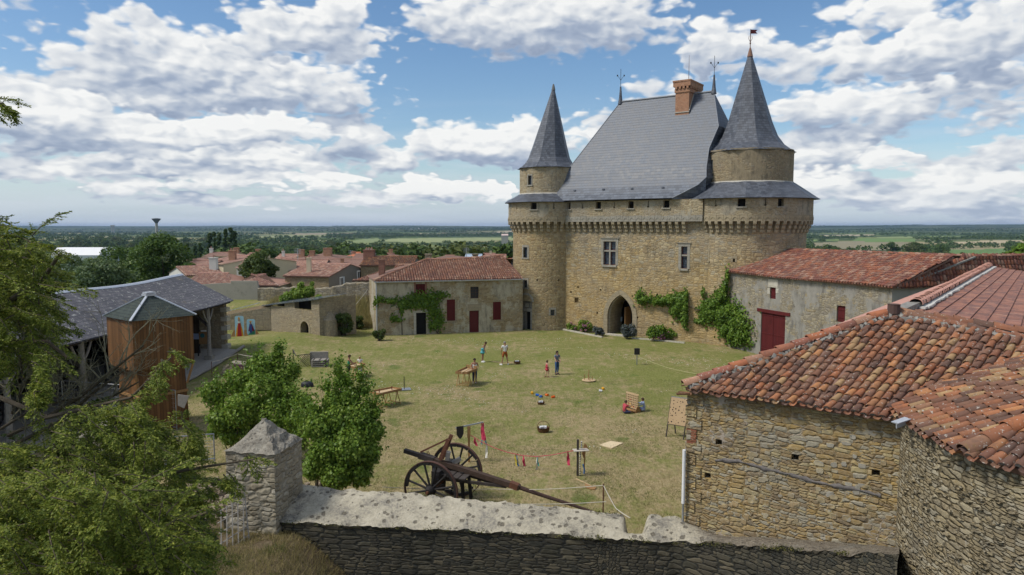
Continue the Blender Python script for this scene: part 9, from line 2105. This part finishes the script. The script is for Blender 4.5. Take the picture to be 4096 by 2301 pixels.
N = newmat('striped_rope'); s_ = N.sep(posw(N)); M_str = fin(N, N.mix(N.m('GREATER_THAN', N.m('FRACT', N.m('MULTIPLY', s_[2], 14)), .5), (.03, .03, .03), (.65, .64, .6)))
mb = MB(); a, b = P(1461, 1134, Ye-.14), P(1459, 1196, Ye-.14); mb.tube([a, a.lerp(b, .5)+V(-.02, 0, 0), b], .024, 6); mb.build('rope', M_str, sp)
mb = MB(); mb.tube([P(1463, 1110, Ye-.12), P(1463, 1128, Ye-.12)], .03, 6); mb.build('grip', M_str, sp)
hs2 = thing('horse_head_stick', tuple(G(1469, 1194)), 'brown horse head shaped board on a stick beside the dark post', 'stick toy'); g_ = G(1469, 1194); Yh = g_.y; mb = MB(); mb.bar(g_, P(1471, 1150, Yh), .045); mb.build('stick', M_wood, hs2)
mb = MB(); mb.prism([P(x, y, Yh-.03) for x, y in ((1471, 1115), (1476, 1121), (1480, 1128), (1476, 1132), (1473, 1134), (1472, 1152), (1468, 1152), (1464, 1142), (1466, 1130))], (0, 0, 0), (0, .04, 0)); mb.build('head_board', M_wood, hs2)
mb = MB(); mb.tube([P(1467, 1168, Yh), P(1470, 1180, Yh), P(1469, 1192, Yh)], .035, 6); mb.build('blue_strap', CB, hs2)
ft = thing('wooden_paddle', tuple(G(1485, 1225)), 'wooden paddle toy lying on the grass near the foreground wall', 'paddle'); mb = MB(); mb.bar(G(1449, 1207)+V(0, 0, .05), G(1487, 1226)+V(0, 0, .06), .035, .03); mb.build('handle', M_woodl, ft)
mb = MB(); mb.prism([G(x, y, .04) for x, y in ((1472, 1219), (1480, 1221), (1488, 1225), (1498, 1225), (1500, 1229), (1496, 1233), (1486, 1232), (1476, 1229), (1472, 1224))], (0, 0, 0), (0, 0, .04)); mb.build('blade', M_wood, ft)
# ropes on thin stakes near the wall
def rope(label, pts, r=.012, mat=None, stakes=(), name='boundary_rope', cat='rope', grp_='boundary ropes on the lawn'):
 t = thing(name, tuple(pts[0]), label, cat, grp_); out = []
 for a, b in zip(pts[:-1], pts[1:]):
  for k in range(6): q = k/6; p = Vector(a).lerp(Vector(b), q); p.z -= .10*math.sin(q*math.pi)*(a-b).length*.12; out.append(p)
 out.append(Vector(pts[-1])); mb = MB(); mb.tube(out, r, 5); mb.build('rope', mat or plain('pale_rope', (.50, .46, .38), .8), t)
 for p, h in stakes: mb = MB(); mb.tube([(p[0], p[1], gzf(p[0], p[1])-.1), (p[0], p[1], p[2]+.05)], .022, 6); mb.build('stake', M_rust, t)
 return t
s1 = G(1522, 1296); st1 = V(s1.x, s1.y, .95)
rope('thin rope from the cart past the paddle to the leaning stake', [G(960, 1225, .5), G(1240, 1230, .5), P(1518, 1221, 20.9)], stakes=[(P(1518, 1221, 20.9), 0)])
a = P(1518, 1221, 20.9); rope('loose white cord hanging from the stake to the wall notch', [a, a+V(.25, -.6, -.4), P(1553, 1282, 19.3), P(1585, 1303, 18.6)], .014)
rope('low cord running behind the coping to the stake', [P(1300, 1268, 20.2), P(1525, 1262, 19.8)], .012)
tg = thing('archery_target_post', tuple(G(1602, 917)), 'small dark box on a post standing in the far lawn', 'target post'); g_ = G(1602, 917); mb = MB(); mb.bar(g_, g_+V(0, 0, .75), .07); mb.build('post', M_steel, tg); mb = MB(); mb.box(g_+V(0, 0, .98), (.38, .2, .46)); mb.build('box', M_black, tg)
rope('yellowish line stretched low from the small target post', [g_+V(.1, 0, .6), G(1680, 925, .2), G(1762, 942, .05)], .013, plain('yellow_line', (.45, .42, .22), .7))
nt = thing('steel_rod_plate', tuple(G(1017, 981)), 'thin steel rod on a flat plate right of the skittle table', 'rod'); g_ = G(1017, 981); mb = MB(); mb.box(g_+V(0, 0, .05), (.8, .6, .03), rz=.3); mb.build('plate', M_steel, nt); mb = MB(); mb.tube([g_, g_+V(0, 0, .85)], .025, 6); mb.build('rod', M_black, nt)
bg_ = thing('black_bag', tuple(G(773, 974)), 'black bag dropped on the grass above the lilac bushes', 'bag'); g_ = G(773, 974); mb = MB(); gr = []
for z, s in ((0, .9), (.12, 1.0), (.28, .9), (.36, .6), (.38, .2)): gr.append([g_+V(math.cos(a)*.42*s, math.sin(a)*.26*s, z) for a in np.linspace(0, 2*math.pi, 14, endpoint=False)])
mb.quadgrid(gr, closed=True); mb.build('body', plain('black_nylon', (.02, .022, .03), .5, .2), bg_, smooth=True); mb = MB(); mb.tube([g_+V(-.2, -.1, .33), g_+V(0, -.1, .47), g_+V(.2, -.1, .33)], .02, 5); mb.build('handle', M_black, bg_)
# lattice pen and pallet bench
lp = thing('lattice_pen', tuple(G(770, 925)), 'low criss cross lattice fence beside the pallet bench', 'fence'); a, b = G(745, 925), G(800, 917); mb = MB(); L = (b-a).length; e = (b-a)/L
for k in range(14):
 u = L*k/13
 for s in (-1, 1):
  v = u+s*.7
  if 0 <= v <= L+.01: mb.bar(a+e*u+V(0, 0, .05), a+e*v+V(0, 0, .85), .03, .02)
mb.bar(a+V(0, 0, .88), b+V(0, 0, .88), .05, .04); mb.build('lattice', M_woodd, lp)
mb = MB(); c_, d = G(745, 925), G(738, 908); mb.bar(c_+V(0, 0, .88), d+V(0, 0, .88), .05, .04); mb.bar(d, d+V(0, 0, .9), .06); mb.build('side_rail', M_woodd, lp)
pbn = thing('pallet_bench', tuple(G(800, 922)), 'grey bench made of stacked pallets beside the lattice fence', 'bench'); c_ = G(806, 922)
for k in range(4): mb = MB(); mb.box(c_+V(0, 0, .08+k*.14), (1.15, .85, .07), rz=.1); mb.build('pallet_board', M_woodg, pbn)
mb = MB(); mb.box(c_+V(-.2, .5, .5), (1.3, .14, 1.0), rz=.1); mb.build('backrest', M_woodg, pbn); mb = MB()
for s in (-.45, 0, .45): mb.box(c_+V(s, 0, .3), (.1, .8, .5), rz=.1)
mb.build('blocks', M_woodd, pbn)
sb = thing('stone_well_block', tuple(G(592, 935)), 'low rough stone block with a slanted dark panel behind the lilac', 'stone block'); g_ = G(592, 936); mb = MB(); mb.prism([g_+V(-.8, 0, -.1), g_+V(.85, 0, -.1), g_+V(.8, 0, .62), g_+V(-.2, 0, .75), g_+V(-.7, 0, .5)], (0, -.4, 0), (0, .5, 0)); mb.build('block', M_pier, sb); mb = MB(); mb.box(g_+V(.35, -.42, .45), (.7, .05, .35)); mb.build('panel', cloth('plum_panel', (.13, .06, .09)), sb)
pst = [G(533, 940, .0), G(598, 917, 0), G(640, 925, 0)]; rope('pale rope on short wooden posts round the stone block', [p+V(0, 0, .8) for p in pst], .02, stakes=[((p.x, p.y, .8), 0) for p in pst])
# bank rope posts behind the shrubs
p1, p2, p3 = P(925, 765, 74), P(897, 790, 71), P(866, 812, 68); rope('rope rail climbing the dry bank left of the farmhouse', [P(925, 728, 74), P(893, 768, 71), P(850, 800, 68)], .02, stakes=[(P(925, 728, 74), 0), (P(893, 768, 71), 0)])
# trough, arrow sign, steel fence
tr = thing('stone_trough', tuple(G(1135, 832)), 'dark rectangular trough against the farmhouse wall', 'trough'); g_ = G(1135, 831); mb = MB(); mb.box(g_+V(0, .1, .32), (1.9, .6, .62), rz=.26); mb.build('basin', plain('dark_slate_stone', (.035, .038, .04), .7, .3), tr)
ar = thing('arrow_sign', tuple(G(1020, 838)), 'small brown wooden arrow sign on a post beside the open farmhouse doorway', 'sign'); g_ = G(1021, 838); mb = MB(); mb.bar(g_, g_+V(0, 0, 1.25), .05); mb.build('post', M_rust, ar); c_ = g_+V(0, -.04, 1.3); mb = MB(); mb.prism([c_+V(-.45, 0, -.13), c_+V(.3, 0, -.13), c_+V(.5, 0, 0), c_+V(.3, 0, .13), c_+V(-.45, 0, .13)], (0, -.02, 0), (0, .02, 0)); mb.build('board', plain('rusty_orange_board', (.28, .10, .03), .7), ar)
def steel_panel(label, a, b, h, name='mesh_fence_panel'):
 t = thing(name, tuple(a), label, 'fence', 'steel mesh fence panels'); a, b = Vector(a), Vector(b); U = V(0, 0, h); mb = MB()
 for p, q in ((a, a+U), (b, b+U), (a+U, b+U), (a+V(0, 0, .1), b+V(0, 0, .1))): mb.tube([p, q], .025, 6)
 mb.build('frame', M_steel, t); mb = MB(); n = int((b-a).length/.16)
 for k in range(1, n): p = a.lerp(b, k/n); mb.tube([p+V(0, 0, .1), p+U], .004, 3, caps=False)
 for k in range(1, 9): mb.tube([a+V(0, 0, h*k/9), b+V(0, 0, h*k/9)], .005, 3, caps=False)
 mb.build('mesh_wires', M_steel, t)
steel_panel('steel mesh fence panel in front of the brown timber hut', G(320, 1065), G(445, 1080), 2.0)
steel_panel('steel mesh fence panel further left behind the bare branches', G(160, 1050), G(318, 1064), 2.0)
steel_panel('low steel mesh panel with a sloping top rail over the rubble', P(382, 1180, 22), P(540, 1160, 24.5), 1.0)
wg = thing('white_board_flap', tuple(P(460, 1000, 31)), 'grey perforated board sticking out beside the steel fence post', 'board'); mb = MB(); mb.prism([P(447, 992, 31.5), P(476, 996, 31.5), P(463, 1027, 31.5), P(447, 1020, 31.5)], (0, 0, 0), (0, .03, 0)); mb.build('panel', M_woodg, wg)
# ------------------------------------------------------------------ the big wheeled timber hauler
ct_ = thing('timber_hauling_cart', (-2.4, 24.8, 0), 'huge rusty two wheeled timber hauling cart with a long pole behind the wall', 'cart')
hN, hF = V(-2.83, 23.7, 1.03), V(-2.08, 25.75, 1.03); ax = (hF-hN).normalized(); fw = V(ax.y, -ax.x, 0); cA = (hN+hF)/2
for hc, dead in ((hN, (3.4, 4.3)), (hF, (5.3, 5.8))):
 mb = MB(); n = 48; gr = []
 for k in range(n):
  a = 2*math.pi*k/n; rdir = fw*math.cos(a)+V(0, 0, 1)*math.sin(a); gr.append([hc+rdir*r_+ax*w_ for r_, w_ in ((1.03, -.055), (1.03, .055), (1.005, .055), (1.005, -.055))])
 gr.append(gr[0]); mb.quadgrid(gr, closed=True); wh = mb.build('wheel', plain('rust_tyre', (.095, .048, .036), .7, .3, 8), ct_)
 mb = MB(); 
 for k in range(12):
  a0, a1 = 2*math.pi*k/12+.02, 2*math.pi*(k+1)/12-.02
  if dead[0] < (a0+a1)/2 < dead[1]: continue
  gr = []
  for j in range(6):
   a = a0+(a1-a0)*j/5; rdir = fw*math.cos(a)+V(0, 0, 1)*math.sin(a); th_ = .10+.012*math.sin(a*9); gr.append([hc+rdir*r_+ax*w_ for r_, w_ in ((1.0, -.05), (1.0, .05), (1.0-th_, .045), (1.0-th_, -.045))])
  mb.quadgrid(gr, closed=True); mb.face(gr[0]); mb.face(gr[-1][::-1])
 mb.build('rim', M_black, wh)
 mb = MB()
 for k in range(12):
  a = 2*math.pi*(k+.5)/12
  if dead[0]+.2 < a < dead[1]: continue
  rdir = fw*math.cos(a)+V(0, 0, 1)*math.sin(a); mb.tube([hc+rdir*.12, hc+rdir*.55, hc+rdir*.92], [.045, .036, .04], 7)
 mb.build('spokes', M_black, wh)
 mb = MB(); mb.tube([hc-ax*.24, hc-ax*.20, hc-ax*.08, hc+ax*.08, hc+ax*.20, hc+ax*.24], [.10, .13, .17, .17, .13, .10], 14); mb.build('hub', M_black, wh)
mb = MB(); mb.tube([hN-ax*.34, hF+ax*.3], .05, 8); mb.build('axle', M_rust, ct_)
pl = lambda t_, dz=0: cA+fw*t_+V(0, 0, .60-.18*t_+dz)
mb = MB(); mb.bar(pl(-.95), pl(2.9), .20, .17); mb.build('main_beam', plain('rust_brown_beam', (.065, .042, .03), .85, .4, 7), ct_)
mb = MB(); mb.bar(pl(-1.62), pl(-.9), .15, .14); mb.bar(pl(-1.0, .01), pl(-.4, .01), .23, .20); mb.build('rear_beam_end', M_woodd, ct_)
mb = MB(); mb.tube([pl(2.8), pl(3.8, -.02), pl(4.8, -.02), pl(6.0, -.04)], [.080, .068, .055, .042], 8); mb.build('pole', plain('weathered_dark_pole', (.06, .035, .028), .85, .5, 9), ct_)
mb = MB(); mb.bar(pl(2.55, .02), pl(2.85, .0), .23, .20); mb.build('iron_sleeve', M_rust, ct_)
mb = MB(); mb.bar(cA+V(0, 0, .38)-ax*.75, cA+V(0, 0, .38)+ax*.75, .30, .30, up=(0, 0, 1)); mb.build('bolster', M_black, ct_)
mb = MB()
for k in range(4): mb.bar(cA+fw*(.15+k*.26)-ax*.55+V(0, 0, .36-k*.02), cA+fw*(.15+k*.26)+ax*.5+V(0, 0, .40-k*.02), .24, .05)
mb.build('deck_planks', M_woodd, ct_)
mt_ = cA+fw*-.12+V(0, 0, .75); mtop = cA+fw*.22+V(0, 0, 1.66)
for s in (-.09, .09): mb = MB(); mb.bar(mt_+ax*s, mtop+ax*s+fw*(.04 if s > 0 else 0)+V(0, 0, -.12 if s < 0 else 0), .07, .13); mb.build('upright', M_rust, ct_)
mb = MB(); mb.bar(mtop+V(0, 0, -.12)-fw*.02, pl(-.95, .14), .05, .06); mb.build('stay', M_rust, ct_)
mb = MB(); mb.tube([pl(-.68, .13)+ax*0, pl(-.68, .20), pl(-.64, .26), pl(-.60, .20), pl(-.62, .13)], .012, 5); mb.build('iron_ring', M_rust, ct_)
for t0, t1, dz in ((-.2, 2.5, -.15),): mb = MB(); mb.bar(cA+fw*.1+ax*.45+V(0, 0, .2), pl(2.4, -.12), .08, .10); mb.bar(cA+fw*.1-ax*.45+V(0, 0, .2), pl(2.4, -.12), .08, .10); mb.build('side_strut', M_woodd, ct_)
mb = MB(); mb.bar(cA+fw*.9+V(0, 0, .4)+ax*.1, cA+fw*1.05+V(0, 0, -1.0)+ax*.1, .10, .12); mb.bar(cA+fw*.75+V(0, 0, .4)-ax*.1, cA+fw*.8+V(0, 0, -1.0)-ax*.1, .10, .12); mb.build('prop', M_black, ct_)
mb = MB(); mb.bar(cA+fw*.12+V(0, 0, .75), cA+fw*.18+V(0, 0, 1.05), .2, .16); mb.bar(cA+fw*.3+ax*.1+V(0, 0, .62), cA+fw*.55+ax*.2+V(0, 0, .78), .16, .14); mb.build('rotten_block', M_woodg, ct_)
mb = MB(); mb.bar(cA-fw*.25+V(0, 0, -.35), cA-fw*.2+V(0, 0, .35), .5, .5); mb.build('windlass_box', M_black, ct_)
# ------------------------------------------------------------------ air
m = bpy.data.materials.new('haze_air'); m.use_nodes = True; nt_ = m.node_tree; nt_.nodes.clear()
ou = nt_.nodes.new('ShaderNodeOutputMaterial'); pv_ = nt_.nodes.new('ShaderNodeVolumePrincipled'); nt_.links.new(pv_.outputs[0], ou.inputs['Volume'])
pv_.inputs['Density'].default_value = 5.4e-5; pv_.inputs['Color'].default_value = (.38, .56, .86, 1); pv_.inputs['Anisotropy'].default_value = .2
mb = MB(); zlo = float(Vt[:, 2].min())-1.0; zhi = max(45.0, float(Vt[:, 2].max())+22); mb.box((0, 7300, (zlo+zhi)/2), (31500, 16200, zhi-zlo))
hz_ = mb.build('haze', m); tag(hz_, kind='stuff'); hz_['label'] = 'pale blue air fading the far plain'
for o in list(sc.objects):
 if o.type == 'MESH' and o.name.startswith('lawn'): pass
